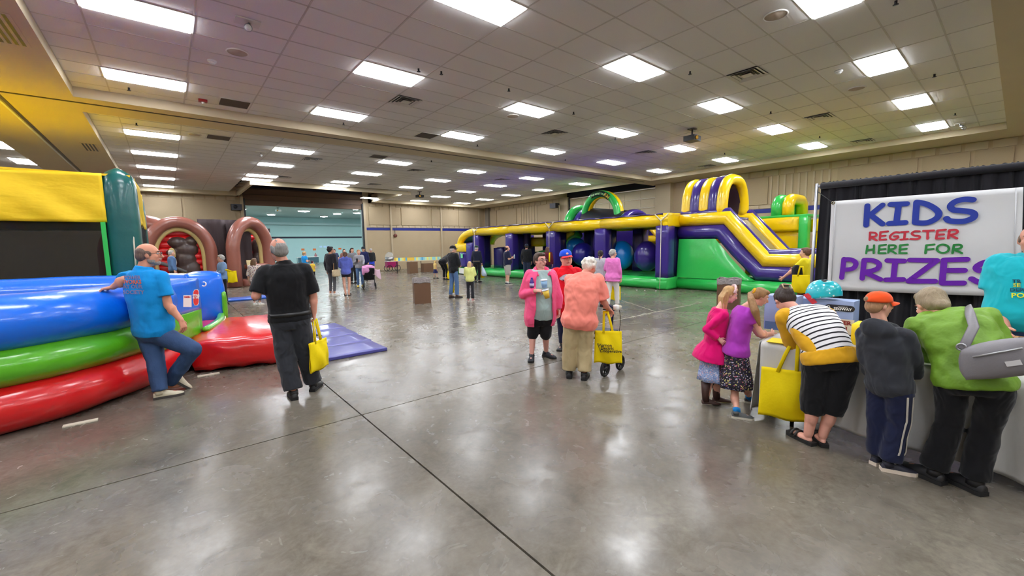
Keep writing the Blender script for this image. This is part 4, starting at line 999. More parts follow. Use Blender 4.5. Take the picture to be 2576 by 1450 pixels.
strokes('lettering_prizes', [[(375, 1015), (352, 1205)], [(375, 1018), (450, 1022), (495, 1055), (480, 1100), (430, 1120), (370, 1122)], [(580, 1025), (560, 1212)], [(580, 1025), (670, 1030), (730, 1065), (715, 1110), (650, 1135), (575, 1145)], [(575, 1145), (745, 1222)],
    [(815, 1030), (985, 1035)], [(895, 1035), (875, 1222)], [(800, 1225), (975, 1222)], [(1045, 1025), (1315, 1030)], [(1315, 1030), (1030, 1240)], [(1030, 1240), (1295, 1240)], [(1620, 1018), (1390, 1025)], [(1390, 1025), (1370, 1260)], [(1370, 1260), (1585, 1258)], [(1385, 1130), (1595, 1130)],
    [(1920, 1040), (1850, 1040), (1770, 1060), (1715, 1100), (1740, 1130), (1830, 1140), (1930, 1160), (1960, 1200), (1920, 1250), (1830, 1265), (1740, 1250), (1670, 1215)]], 44, mat('print_purple', (104, 14, 168), .5))

# tables with plastic cloth
TXF, TXB, TZ = 4.05, 4.80, .745
tables = []
for y0, y1, lab in ((1.38, -.42, 'folding table under the grey plastic cloth, nearest the girls'), (-.46, -2.3, 'second folding table running out of frame under the plastic cloth')):
    t = thing('folding_table', lab, 'table', (4.4, (y0+y1)/2, 0))
    MB().box((TXF+.02, y1, TZ-.04), (TXB, y0, TZ-.004)).build('table_top', M_OFFW, t, False)
    for y in (y0-.2, y1+.2):
        for x in (TXF+.1, TXB-.1): MB().sweep([(x, y, .0), (x, y, TZ-.04)], .016, 8).build('leg', M_STEEL, t)
        MB().sweep([(TXF+.1, y, .25), (TXB-.1, y, .25)], .012, 8).build('leg_brace', M_STEEL, t)
    MB().sweep([(TXF+.1, y0-.2, .25), (TXF+.25, y0-.75, TZ-.05)], .01, 6).build('leg_brace', M_STEEL, t)
M_PLAST = mat('plastic_cloth', (206, 204, 200), .45, bump=(6, .5, .04, (1, 1, .35)), var=(3, .10), trans=.0, spec=.4)
def skirt(y0, y1, dz):
    n = 120
    def fn(u, v):
        # v: 0 floor edge of the front skirt -> 1 front edge of the top -> runs over the top
        y = y0+(y1-y0)*u
        if v <= .8:
            k = v/.8; z = dz(u)+(TZ-dz(u))*k
            w = (1-k)*(-.06+.03*math.sin(u*31)+.025*math.sin(u*57+1.3)+.015*math.sin(u*113))+.012*math.sin(u*90+k*4)*(1-k*.6)
            return (TXF-.012-w*.85, y, z)
        k = (v-.8)/.2; return (TXF-.012+(TXB-TXF+.02)*k, y, TZ+.004+.002*math.sin(u*60+k*9))
    return MB().grid(fn, n, 26)
cl = skirt(1.42, -2.35, lambda u: .075+.035*math.sin(u*9)+.02*math.sin(u*23))
end = MB().grid(lambda u, v: (TXF+(TXB-TXF)*u, 1.42+.012+(1-v)*(.05+.03*math.sin(u*14)), .08+(TZ-.08)*v), 30, 16)
cl.add(end.v, end.f)
clo = solo(cl, 'tablecloth', M_PLAST, 'crinkled translucent plastic cloth covering the prize tables to the floor', 'tablecloth', (4.4, -.4, 0)); clo.modifiers.new('thick', 'SOLIDIFY').thickness = .003
M_YPAP = mat('yellow_paper', (242, 214, 20), .7, var=(9, .04)); M_PAP = mat('white_paper', (230, 230, 226), .7)
def paper(cx, cy, w, h, rz, m, name, label, z=TZ+.008, cat='paper'):
    c, s = math.cos(rz), math.sin(rz); P = [(cx+a*c-b*s, cy+a*s+b*c, z) for a, b in ((-w, -h), (w, -h), (w, h), (-w, h))]
    return solo(MB().prism(P, V((0, 0, .004))), name, m, label, cat, (cx, cy, z), None, False)
paper(4.14, 1.22, .10, .16, .1, M_YPAP, 'yellow_flyer', 'yellow flyer on the table corner by the purple-shirted girl'); paper(4.25, 1.05, .11, .15, -.3, M_PAP, 'entry_form', 'white entry form under the purple-shirted girl\'s hand', TZ+.013)
paper(4.12, .98, .05, .1, .2, M_PAP, 'entry_form', 'small white slip beside the yellow flyers', TZ+.016); paper(4.16, .45, .12, .15, .15, M_PAP, 'entry_form', 'white form in front of the green-jacketed woman', TZ+.008)
paper(4.3, .40, .1, .14, .5, M_PAP, 'entry_form', 'stacked white form between the boy and the green jacket', TZ+.013)
# yellow box/sign standing behind the striped woman
solo(MB().puff((4.42, .62, TZ+.008), (4.66, .86, TZ+.18), .004, 3), 'yellow_carton', M_YPAP, 'bright yellow carton standing between striped woman and boy', 'box', (4.54, .74, TZ+.008), weld=True)
# scooter boxes with a helmet on top
M_BOXP = mat('print_sky', (148, 166, 206), .5, var=(1.5, .10)); M_BOXL = mat('print_lavender', (176, 182, 214), .5)
bx1 = thing('prize_box', 'tall pale blue prize box with a scooter picture, behind the girls', 'box', (4.75, 1.15, TZ))
b1x = 4.62; b1l, b1r, b1t = Xp(1922, 800, b1x).y, Xp(2001, 800, b1x).y, Xp(1960, 745, b1x).z
MB().box((b1x, b1r, TZ+.008), (b1x+.2, b1l, b1t)).build('carton', M_BOXP, bx1, False)
MB().box((b1x-.004, b1r+.01, TZ+.012), (b1x-.001, b1l-.01, TZ+.09)).build('picture_ground', mat('print_road', (84, 116, 160), .5), bx1, False)
MB().ball((b1x-.004, (b1l+b1r)/2-.01, TZ+.09), V((.004, 0, 0)), V((0, .045, 0)), V((0, 0, .04))).build('picture_shoe', mat('print_dark', (52, 44, 56), .5), bx1)
MB().box((b1x-.006, b1r+.04, TZ+.10), (b1x-.003, b1r+.065, TZ+.24)).build('picture_leg', mat('print_violet', (92, 84, 140), .5), bx1, False)
MB().sweep([(b1x-.006, b1r+.02, TZ+.012), (b1x-.006, b1r+.02, b1t-.01)], .005, 6).build('picture_pole', M_PAP, bx1)
bx2 = thing('prize_box', 'wide lavender-blue box lettered SEGWAY under the helmet', 'box', (4.9, .85, TZ))
bf = 4.86; BYL, BYR = Xp(2005, 770, bf).y, Xp(2148, 770, bf).y; BZT = Xp(2100, 757, bf).z
MB().box((bf, BYR, TZ+.008), (bf+.22, BYL, BZT)).build('carton', M_BOXP, bx2, False)
c = Xp(2112, 775.5, bf-.004); R_, U_ = V((0, -1, 0)), V((0, 0, 1))
MB().sweep([c+V((0, .085, 0)), c+V((0, -.085, 0))], .03, 14, dome=True, squash=(.1, 1), up=(0, 0, 1)).build('logo_plate', mat('print_black', (28, 28, 34), .4), bx2)
lettering('SEGWAY', .034, c+V((-.008, -.025, -.008)), R_, U_, M_PAP, bx2, 'logo_lettering', .001, bold=.001); lettering('POWERED BY', .012, c+V((-.008, -.025, .012)), R_, U_, M_PAP, bx2, 'logo_small', .001)
MB().sweep(arc(c+V((-.007, .085, 0)), (0, .012, 0), (0, 0, .016), .4, 5.2, 10), .003, 5).build('logo_mark', M_PAP, bx2)
sgn = Xp(2147, 806, bf-.01); sz0 = TZ+.008
so_ = thing('entry_sign', 'cream sign leaning on the box with dark red words REGISTER WIN', 'sign', (bf-.02, .8, sz0))
ys0, ys1 = Xp(2060, 850, bf-.02).y, Xp(2146.5, 850, bf-.02).y
MB().box((bf-.022, ys1, sz0), (bf-.012, ys0, sgn.z)).build('card', mat('card_cream', (206, 194, 170), .6), so_, False)
MR = mat('print_maroon', (132, 34, 34), .5)
cR = Xp(2141, 815, bf-.025); lettering('REGISTER', .052, cR, R_, U_, MR, so_, 'sign_lettering', .001, 'RIGHT', bold=.002)
cW = Xp(2131, 829, bf-.025); lettering('TO WIN', .052, cW, R_, U_, MR, so_, 'sign_lettering', .001, 'RIGHT', bold=.002)
# helmet
hc = Xp(2071, 752, bf+.06); hz = BZT
hel = thing('bike_helmet', 'turquoise bicycle helmet with white speckles sitting on the lavender box', 'helmet', (hc.x, hc.y, hz))
M_HEL = mat('helmet_turquoise', (20, 178, 190), .3, coat=.5)
nt = M_HEL.node_tree; bsdf = nt.nodes['Principled BSDF']; vo = nt.nodes.new('ShaderNodeTexVoronoi'); vo.inputs['Scale'].default_value = 24; tcn = nt.nodes.new('ShaderNodeTexCoord'); nt.links.new(tcn.outputs['Object'], vo.inputs['Vector'])
rp_ = nt.nodes.new('ShaderNodeValToRGB'); rp_.color_ramp.interpolation = 'CONSTANT'; rp_.color_ramp.elements[0].color = (.85, .9, .9, 1); rp_.color_ramp.elements[1].color = (*lin((20, 178, 190)), 1); rp_.color_ramp.elements[1].position = .22
nt.links.new(vo.outputs['Distance'], rp_.inputs[0]); nt.links.new(rp_.outputs[0], bsdf.inputs['Base Color'])
def dome(u, v):
    a = 2*math.pi*u; th = (math.pi/2)*v; lowr = .012*math.sin(2*a)+.018*math.cos(a+.3)
    return (hc.x+.115*math.cos(a)*math.cos(th)**.8, hc.y+.15*math.sin(a)*math.cos(th)**.8, hz+.008+(.03+lowr)*(1-v)+.175*math.sin(th)**.9*1.0)
o = MB().grid(dome, 40, 16).build('shell', M_HEL, hel); o.modifiers.new('thick', 'SOLIDIFY').thickness = .012
for a in (.6, 1.2, 1.9): MB().ball((hc.x-.05*math.cos(a)*1.9, hc.y+.05*math.sin(a)-.05, hz+.185), V((.012, 0, 0)), V((0, .02, 0)), V((0, 0, .008))).build('air_vent', M_BLACK, hel)
tagc = Xp(2038, 752, bf-.04)
hang = solo(MB().prism([tagc+V((0, .06, .035)), tagc+V((0, .02, .055)), tagc+V((0, -.06, -.03)), tagc+V((0, -.02, -.055))], V((.004, 0, 0))), 'hang_tag', mat('tag_red', (206, 52, 64), .5, var=(40, .3)), 'red and white hang tag dangling from the helmet', 'tag', tagc, None, False)
pen0 = Xp(2040, 717, bf+.06); pen1 = Xp(2094, 712, bf+.06)
solo(MB().sweep([pen0, pen0.lerp(pen1, .6), pen1], [.008, .014, .006], 10), 'wrapped_pencil', mat('pencil_pastel', (210, 206, 190), .5, var=(60, .3)), 'small pastel wrapped stick lying on top of the helmet', 'pen', pen0)
# brown shallow carton on the table before the turquoise shirt
ct = thing('cardboard_tray', 'shallow brown cardboard tray on the table at the right edge', 'box', (4.6, -.25, TZ))
M_CARD = mat('cardboard', (150, 112, 70), .8, var=(6, .08))
for lo, hi in (((4.40, -.75, TZ+.008), (4.42, -.02, TZ+.15)), ((4.86, -.75, TZ+.008), (4.88, -.02, TZ+.15)), ((4.42, -.04, TZ+.008), (4.86, -.02, TZ+.15)), ((4.42, -.75, TZ+.008), (4.86, -.73, TZ+.15)), ((4.42, -.73, TZ+.008), (4.86, -.04, TZ+.02))):
    MB().box(lo, hi).build('side', M_CARD, ct, False)
MB().box((4.395, -.12, TZ+.10), (4.399, -.06, TZ+.13)).build('label_slip', M_PAP, ct, False)

# ================================================================== other props
def bin_(base, w, h, label, rz=0.0):
    t = thing('trash_bin', label, 'trash bin', tuple(base), 'brown square trash bins'); b = V(base)
    c, s = math.cos(rz), math.sin(rz); ax = V((c, s, 0))*w/2; ay = V((-s, c, 0))*w/2*.95
    MB().obox(b+V((0, 0, h*.44)), ax, ay, V((0, 0, h*.44))).build('body', mat('bin_brown', (104, 74, 52), .5, var=(3, .06)), t, False)
    def lin_(u, v):
        k = u*4; i = int(k) % 4; f = k-int(k); cs = [ax+ay, -ax+ay, -ax-ay, ax-ay]; p = cs[i].lerp(cs[(i+1) % 4], f)*1.03
        return b+p*(1+.008*math.sin(u*90+v*6))+V((0, 0, h*(.82+.19*v)+.01*math.sin(u*40)))
    o = MB().grid(lin_, 72, 8).build('liner', mat('bin_liner', (150, 142, 140), .35, bump=(18, .8, .04), var=(20, .2)), t); o.modifiers.new('thick', 'SOLIDIFY').thickness = .004
    MB().obox(b+V((0, 0, h*.9)), ax*.96, ay*.96, V((0, 0, .004))).build('bag_inside', mat('bag_grey', (88, 84, 84), .5), t, False)
bin_(Zp(1062, 762), .47, .73, 'brown square trash bin with a clear liner standing alone mid-floor', -.36)
p = Xp(1835, 700, 0); 
b2 = Zp(1835, 700, .74); bin_((b2.x, b2.y, 0), .50, .73, 'brown trash bin with grey liner in front of the slide', .3)

# candy-floss cart, long sign table and dark bins by the far wall
cart = thing('popcorn_cart', 'magenta snack cart with a clear dome by the tan wall', 'cart', tuple(Zp(985, 683)))
cb = WL[cart.name]; M_MAG = mat('cart_magenta', (160, 24, 92), .4)
MB().box((cb.x-.35, cb.y-.2, .28), (cb.x+.40, cb.y+.2, .68)).build('body', M_MAG, cart, False)
MB().box((cb.x-.38, cb.y-.22, .68), (cb.x+.43, cb.y+.22, .72)).build('top', M_WHITE, cart, False)
MB().sweep([(cb.x-.1, cb.y, .72), (cb.x-.1, cb.y, .98)], [.27, .30], 20).build('pan', M_METAL, cart)
MB().ball((cb.x-.1, cb.y, 1.0), V((.29, 0, 0)), V((0, .29, 0)), V((0, 0, .34)), 20, 12).build('dome', mat('clear_dome', (220, 225, 225), .1, alpha=.3), cart)
for dx in (-.22, .35):
    for dy in (-.24, .24): MB().sweep(arc((cb.x+dx, cb.y+dy, .22), (.20, 0, 0), (0, 0, .20), 0, 2*math.pi*17/18, 17), .02, 6, closed=True).build('wheel', M_BLACK, cart)
tb = thing('folding_table', 'long folding table with a colourful paper strip near the far wall', 'table', tuple(Zp(1045, 684)))
q0, q1 = Zp(985, 661, .76), Zp(1098, 657, .76); q0 = V((q0.x, Zp(1045, 684).y, .76)); L0 = Ap(983, 660, Zp(1045, 684)); L1 = Ap(1108, 659, Zp(1045, 684))
L0.z = L1.z = .74; dirv = (L1-L0).normalized(); nv = V((-dirv.y, dirv.x, 0))
MB().obox((L0+L1)/2, (L1-L0)/2, nv*.38, V((0, 0, .02))).build('table_top', M_OFFW, tb, False)
for f in (.12, .88, .4, .6):
    for k in (-.3, .3): pt = L0.lerp(L1, f)+nv*k; MB().sweep([V((pt.x, pt.y, 0)), V((pt.x, pt.y, .72))], .018, 8).build('leg', M_STEEL, tb)
m_strip = bpy.data.materials.new('strip_colours'); m_strip.use_nodes = True; nt = m_strip.node_tree; tcn = nt.nodes.new('ShaderNodeTexCoord'); sp = nt.nodes.new('ShaderNodeSeparateXYZ'); nt.links.new(tcn.outputs['Generated'], sp.inputs[0])
wn = nt.nodes.new('ShaderNodeTexWhiteNoise'); wn.noise_dimensions = '1D'; mu = nt.nodes.new('ShaderNodeMath'); mu.operation = 'MULTIPLY'; mu.inputs[1].default_value = 26; fl_ = nt.nodes.new('ShaderNodeMath'); fl_.operation = 'FLOOR'
nt.links.new(sp.outputs[0], mu.inputs[0]); nt.links.new(mu.outputs[0], fl_.inputs[0]); nt.links.new(fl_.outputs[0], wn.inputs['W'])
rr_ = nt.nodes.new('ShaderNodeValToRGB'); rr_.color_ramp.interpolation = 'CONSTANT'
for p_, c_ in ((0, (236, 226, 120)), (.25, (150, 210, 214)), (.5, (236, 196, 70)), (.7, (190, 226, 190)), (.85, (90, 170, 210))):
    e = rr_.color_ramp.elements[0] if p_ == 0 else rr_.color_ramp.elements.new(p_); e.color = (*lin(c_), 1)
nt.links.new(wn.outputs[0], rr_.inputs[0]); nt.links.new(rr_.outputs[0], nt.nodes['Principled BSDF'].inputs['Base Color'])
st0, st1 = L0.lerp(L1, .08), L1.copy(); MB().obox((st0+st1)/2-nv*.36+V((0, 0, .12)), (st1-st0)/2, nv*.01, V((0, 0, .1))).build('paper_strip', m_strip, tb, False)
for i, (px, py, w, h, lb) in enumerate(((1038, 688, .55, .72, 'dark brown bin under the long sign table, nearer the cart'), (1075, 684, .7, .55, 'lower brown carton under the long sign table'))):
    b = Zp(px, py); t = solo(MB().box((b.x-w/2, b.y-.2, .0), (b.x+w/2, b.y+.2, h)), 'brown_carton', mat('carton_brown', (112, 82, 58), .6, var=(4, .08)), lb, 'box', b, None, False)
# desks, notes and flyers in the teal hall
for i, (px, nm) in enumerate(((775, 'left, with a black device on it'), (868, 'right, behind the blue hoodie'))):
    b = Zp(px, 664); t = thing('folding_table', 'white-topped table in the teal hall, '+nm, 'table', tuple(b))
    MB().box((b.x-1.1, b.y-.4, .72), (b.x+1.1, b.y+.4, .76)).build('table_top', M_WHITE, t, False)
    MB().box((b.x-1.05, b.y-.36, .1), (b.x+1.05, b.y-.33, .72)).build('skirt', mat('skirt_teal', (60, 92, 104), .8), t, False)
    for dx in (-1, 1): MB().sweep([(b.x+dx, b.y+.3, 0), (b.x+dx, b.y+.3, .72)], .02, 8).build('leg', M_STEEL, t)
for i, (px, py, m, nm) in enumerate(((762, 628, 'o', 'leftmost orange note'), (791, 628, 'o', 'orange note above the seated girl'), (855, 626, 'o', 'orange note above the blue hoodie'), (807, 621, 'w', 'first of three pale flyers'), (817, 621, 'w', 'middle of three pale flyers'), (825, 621, 'w', 'last of three pale flyers'))):
    c = Yp(px, py, TYB-.01); w = .17 if m == 'o' else .15
    solo(MB().box((c.x-w, TYB-.012, c.z-.11), (c.x+w, TYB-.004, c.z+.11)), 'wall_notice', mat('note_orange', (222, 110, 52), .7) if m == 'o' else mat('note_pale', (196, 222, 250), .6), nm+' taped on the teal wall', 'notice', c, 'paper notices on the teal wall', False)
# litter and shoes
for i, (px, py) in enumerate(((1602, 731), (1622, 732), (1650, 733))):
    b = Zp(px, py); solo(MB().ball((b.x, b.y, .012), V((.05, .01, 0)), V((-.01, .02, 0)), V((0, 0, .012)), 6, 4), 'paper_scrap', M_PAP, ('first', 'middle', 'last')[i]+' of the three white scraps on the floor before the course', 'scrap', b)

# ================================================================== people
def frame_of(base, yaw):
    """facing and right vector for a yaw in the view: 0 = back to us, 90 = facing right, 180 = facing us"""
    v = V((base.x, base.y, 0)).normalized(); r = V((v.y, -v.x, 0)); a = rad(yaw)
    return v*math.cos(a)+r*math.sin(a), r*math.cos(a)-v*math.sin(a)
def ringpts(c, r, f, a, b, n=24, e=2.4):
    out = []
    for j in range(n):
        t = 2*math.pi*j/n; ct, st = math.cos(t), math.sin(t); q = (abs(ct)**e+abs(st)**e)**(-1/e)
        out.append(c+r*(a*q*ct)+f*(b*q*st))
    return out
TORSO = [(-.16, .125, .10, 0), (-.06, .168, .122, 0), (.04, .176, .126, 0), (.2, .158, .116, .01), (.42, .162, .12, .012), (.66, .180, .125, .01), (.82, .180, .112, 0), (.92, .142, .09, -.005), (1.02, .084, .068, 0)]
def torso(mb, J, s, g, off, t0, t1, belly=0.0, hipk=1.0, flare=0.0, flat=None, bust=0.0):
    """elliptical sections along the spine from t0 (0 = hips) to t1 (1 = base of the neck)"""
    pel, mid, nb = J['pelvis'], J['mid'], J['neck']
    def spine(t):
        if t < 0: return pel+(pel-mid).normalized()*(-t)*(nb-pel).length
        return pel*(1-t)**2+mid*2*t*(1-t)+nb*t*t if t <= 1 else nb+(nb-mid).normalized()*(t-1)*(nb-pel).length
    ts = [t0]+[k[0] for k in TORSO if t0+.02 < k[0] < t1-.02]+[t1]; rings = []
    for t in ts:
        for k in range(len(TORSO)-1):
            if TORSO[k][0] <= t <= TORSO[k+1][0]: break
        A, B_ = TORSO[k], TORSO[k+1]; q = min(1, max(0, (t-A[0])/(B_[0]-A[0])))
        a = (A[1]+(B_[1]-A[1])*q)*s*g; b = (A[2]+(B_[2]-A[2])*q)*s*(.35+.65*g)
        if t < .15: a *= hipk; b *= hipk
        tt = min(1, max(0, t)); tan = (spine(min(1, tt+.04))-spine(max(0, tt-.04))).normalized()
        r = (J['rp']*(1-tt)+J['rc']*tt).normalized(); f = tan.cross(r).normalized(); f = f*(1 if f.dot(J['fp']*(1-tt)+J['fc']*tt) > 0 else -1); r2 = f.cross(tan).normalized(); r2 = r2*(1 if r2.dot(r) > 0 else -1)
        bel = belly*s*math.exp(-((t-.24)/.2)**2); bst = bust*s*math.exp(-((t-.68)/.1)**2)
        fl = flare*max(0, .2-t)
        rings.append(ringpts(spine(t)+f*(bel*.6+bst*.5), r2, f, a+off+bel*.35+fl, b+off+bel*.55+bst*.5+fl))
    mb.loft(rings)
def limb(mb, pts, rads, n=14, e0=True, e1=True):
    """tapering limb with round (True) or flat ends, rounded at the joints"""
    P = [V(p) for p in pts]
    for i in range(len(P)-1): mb.sweep([P[i], P[i+1]], [rads[i], rads[i+1]], n)
    for i in range(len(P)):
        if (i == 0 and not e0) or (i == len(P)-1 and not e1): continue
        mb.sph(P[i], rads[i]*.985, 12, 8)
def along(a, b, c, L):
    """point and knee list from a through b to c, cut at L (1 = b, 2 = c)"""
    if L <= 1: return [a, a.lerp(b, L)]
    return [a, b, b.lerp(c, L-1)]
def hand(mb, fing, w, d, pn, tl, s, curl=.45):
    """palm into mb, five separate bent fingers into fing; d = hand direction, pn = way the palm looks, tl = side of the thumb"""
    d = d.normalized(); pn = (pn-d*pn.dot(d)).normalized(); lt = d.cross(pn).normalized(); lt = lt*(1 if lt.dot(tl) > 0 else -1)
    k = s
    mb.loft([ringpts(w-d*.012*k, lt, pn, .027*k, .020*k, 14), ringpts(w+d*.02*k, lt, pn, .034*k, .018*k, 14), ringpts(w+d*.06*k, lt, pn, .042*k, .016*k, 14), ringpts(w+d*.092*k, lt, pn, .040*k, .012*k, 14)])
    for i, (o, L) in enumerate(((.031, .070), (.0105, .080), (-.0105, .075), (-.031, .058))):
        p = w+d*(.082-.004*abs(i-1.2))*k+lt*o*k; ang = .12+i*.05; pts = [p]; dirv = d
        for seg, f in enumerate((.46, .31, .26)):
            ang += curl*(.55, 1.0, .8)[seg]; dv = d*math.cos(ang)+pn*math.sin(ang)+lt*o*2.2; p = p+dv.normalized()*L*f*k; pts.append(p)
        fing.sweep(pts, [.0092*k, .0088*k, .0080*k, .0066*k], 8, dome=True)
    p = w+d*.022*k+lt*.026*k; d1 = (d*.62+lt*.72+pn*.30).normalized(); d2 = (d*.86+lt*.30+pn*(.2+.5*curl)).normalized()
    fing.sweep([p, p+d1*.040*k, p+d1*.040*k+d2*.03*k], [.0135*k, .0108*k, .0085*k], 8, dome=True)
def head_frame(J):
    f = J['fh'].normalized(); up = J['uh']; up = (up-f*up.dot(f)).normalized(); return f, f.cross(up).normalized(), up
def head(mb, J, s, jaw=1.0):
    f, r, u = head_frame(J); c = J['head']; s = s*J.get('hs', 1)
    P = lambda a, b, d: c+(r*a+f*b+u*d)*s
    E = lambda a, b, d, x, y, z, nu=16, nv=11: mb.ball(P(a, b, d), r*x*s, f*y*s, u*z*s, nu, nv)
    E(0, -.012, .028, .077, .096, .090); E(0, .022, -.035, .064*jaw, .066, .088); E(0, .034, -.078, .050*jaw, .046, .040)
    E(0, .062, -.100, .024, .022, .018)
    E(0, .074, .034, .050, .018, .016, 12, 7)
    for sg in (-1, 1):
        E(sg*.040, .058, -.022, .024, .026, .024, 10, 7); E(sg*.077, -.006, -.008, .010, .020, .032, 10, 8)
    mb.sweep([P(0, .086, .022), P(0, .101, -.006), P(0, .112, -.026)], [.009*s, .0125*s, .0165*s], 10, dome=True); E(0, .088, -.058, .027, .014, .016, 10, 7)
    nb = J['neck']; limb(mb, [nb-(c-nb).normalized()*.05*s, c+(-f*.022-u*.06)*s], [.054*s*max(1, jaw), .054*s*max(1, jaw)], 16)
def face_parts(J, s, t, hairrgb, lip=(176, 92, 86), brow=True):
    f, r, u = head_frame(J); c = J['head']; s = s*J.get('hs', 1); P = lambda a, b, d: c+(r*a+f*b+u*d)*s
    MBw = mat('eye_white', (226, 222, 216), .25); iris = mat('eye_iris', (46, 36, 30), .2)
    for sg in (-1, 1):
        e = MB(); e.ball(P(sg*.031, .078, .010), r*.0145*s, f*.011*s, u*.0095*s, 12, 8); e.cur = 1; e.ball(P(sg*.031, .0855, .010), r*.006*s, f*.005*s, u*.006*s, 8, 6)
        e.build('eye', [MBw, iris], t)
        if brow: MB().sweep([P(sg*.015, .090, .030), P(sg*.033, .088, .036), P(sg*.050, .076, .031)], [.0035*s, .0045*s, .003*s], 6).build('eyebrow', hairm(hairrgb), t)
    MB().sweep([P(-.024, .088, -.062), P(0, .101, -.0605), P(.024, .088, -.062)], [.003*s, .0062*s, .003*s], 8).build('lips', mat('lip_%d' % lip[0], lip, .45), t)
def glasses(J, s, t, rgb=(60, 54, 52)):
    f, r, u = head_frame(J); c = J['head']; s = s*J.get('hs', 1); P = lambda a, b, d: c+(r*a+f*b+u*d)*s; m = mat('glasses_%d' % rgb[0], rgb, .3)
    g = MB()
    for sg in (-1, 1):
        g.sweep(arc(P(sg*.032, .105, .006), r*.024*s, u*.019*s, 0, 2*math.pi*15/16, 15), .0022*s, 6, closed=True)
        g.sweep([P(sg*.056, .103, .010), P(sg*.080, .05, .012), P(sg*.082, -.02, .008)], .002*s, 6)
    g.sweep([P(-.009, .108, .010), P(.009, .108, .010)], .002*s, 6); g.build('glasses', m, t)
def hair(kind, J, s, t, rgb, vox, length=.3, extra=None):
    f, r, u = head_frame(J); c = J['head']; s = s*J.get('hs', 1); P = lambda a, b, d: c+(r*a+f*b+u*d)*s; m = hairm(rgb); h = MB()
    E = lambda a, b, d, x, y, z: h.ball(P(a, b, d), r*x*s, f*y*s, u*z*s, 18, 12)
    down = V((0, 0, -1)); rng = random.Random(int(c.x*1000))
    if kind in ('short', 'long', 'pony', 'bun', 'curly', 'braid', 'low'):
        E(0, -.026, .040, .084, .096, .088); E(0, -.052, -.006, .079, .066, .075)
        E(0, .030, .088, .064, .056, .036)
        for sg in (-1, 1): E(sg*.068, -.012, .022, .020, .040, .050)
    if kind == 'ring':
        E(0, -.060, -.020, .079, .054, .062)
        for sg in (-1, 1): E(sg*.068, -.022, .004, .016, .050, .044)
        E(0, -.084, .022, .062, .034, .050)
        for k in range(22):                                     # thin combed strands over the crown
            a = -.045+.09*k/21; h.sweep([P(a*1.1, .055, .098), P(a, .0, .1215), P(a*1.05, -.06, .098), P(a*1.1, -.095, .045)], .0026*s, 5)
    if kind == 'shaved':
        E(0, -.055, -.012, .079, .058, .070); E(0, -.040, .03, .0805, .070, .060)
        for sg in (-1, 1): E(sg*.066, -.006, .008, .0165, .040, .040)
    if kind == 'curly':
        for k in range(46):
            th = rng.uniform(0, 2*math.pi); ph = rng.uniform(-.5, 1.4); d = V((math.cos(th)*math.cos(ph), math.sin(th)*math.cos(ph), math.sin(ph)))
            if d.y > .45 and d.z < .6: continue
            h.sph(P(d.x*.088, -.018+d.y*.104, .025+d.z*.096), rng.uniform(.016, .026)*s, 8, 6)
    if kind == 'long':
        b = P(0, -.062, .0); e = P(0, -.085, -.06)+down*length*s
        h.loft([ringpts(b, r, f, .078*s, .05*s, 16), ringpts(b.lerp(e, .35), r, f, .088*s, .042*s, 16), ringpts(b.lerp(e, .7), r, f, .080*s, .034*s, 16), ringpts(e, r, f, .045*s, .020*s, 16)])
        for k in range(9):
            a = -.075+.15*k/8; h.sweep([P(a, -.08, .03), P(a*1.15, -.105, -.08), P(a*1.1, -.11, -.08)+down*(length*.8*rng.uniform(.8, 1.15))*s], [.015*s, .014*s, .006*s], 7)
    if kind in ('pony', 'braid'):
        b = P(0, -.112, .035 if kind == 'pony' else -.03); E(0, -.10, .035 if kind == 'pony' else -.03, .026, .026, .026)
        pts = [b, b-f*.035*s+down*.05*s, b-f*.03*s+down*length*.55*s, b-f*.01*s+down*length*s]
        if kind == 'pony': h.sweep(pts, [.022*s, .034*s, .032*s, .010*s], 10)
        else:
            for k in range(9): h.sph(pts[0].lerp(pts[3], k/8)+r*(.010 if k % 2 else -.010)*s-f*.018*s, (.024-.0016*k)*s, 8, 6)
    if kind == 'bun':
        E(0, -.075, .098, .045, .045, .042); E(0, -.10, .02, .05, .04, .05)
    if kind == 'low': E(0, -.098, -.045, .05, .035, .04)
    if extra: extra(h, P, r, f, u)
    return soft(h, 'hair', m, t, vox, 2)
def cap(J, s, t, crown, brim_c, back=False, badge=None):
    f, r, u = head_frame(J); c = J['head']; d = -f if back else f; s = s*J.get('hs', 1)
    P = lambda a, b, e: c+(r*a+d*b+u*e)*s; m = cloth('cap_%d_%d' % (crown[0], crown[2]), crown, .8, .15)
    def fn(a, v):
        th = 2*math.pi*a; ph = math.pi/2*v; k = math.cos(ph)**.75
        return P(math.sin(th)*.089*k, -.010+math.cos(th)*.107*k, .036+.092*math.sin(ph)**.95)
    o = MB().grid(fn, 30, 12).build('cap_crown', m, t); o.modifiers.new('thick', 'SOLIDIFY').thickness = .004
    b = MB()
    def bf_(a, v):
        th = -1.15+2.3*a; k = v; rr = .095+.072*k*math.cos(th*.9)
        return P(math.sin(th)*(.085+.012*k), math.cos(th)*rr+.004, .040-.016*k-.028*math.sin(th)**2*k)
    b.grid(bf_, 16, 6); bo = b.build('cap_brim', cloth('brim_%d_%d' % (brim_c[0], brim_c[2]), brim_c, .8, .15), t); bo.modifiers.new('thick', 'SOLIDIFY').thickness = .005
    MB().sph(P(0, -.01, .130), .008*s, 8, 6).build('cap_button', m, t)
    if badge:
        MB().ball(P(0, .097, .070), r*.020*s, d*.006*s, u*.016*s, 12, 8).build('cap_badge', mat('badge_%d' % badge[0], badge, .5), t)
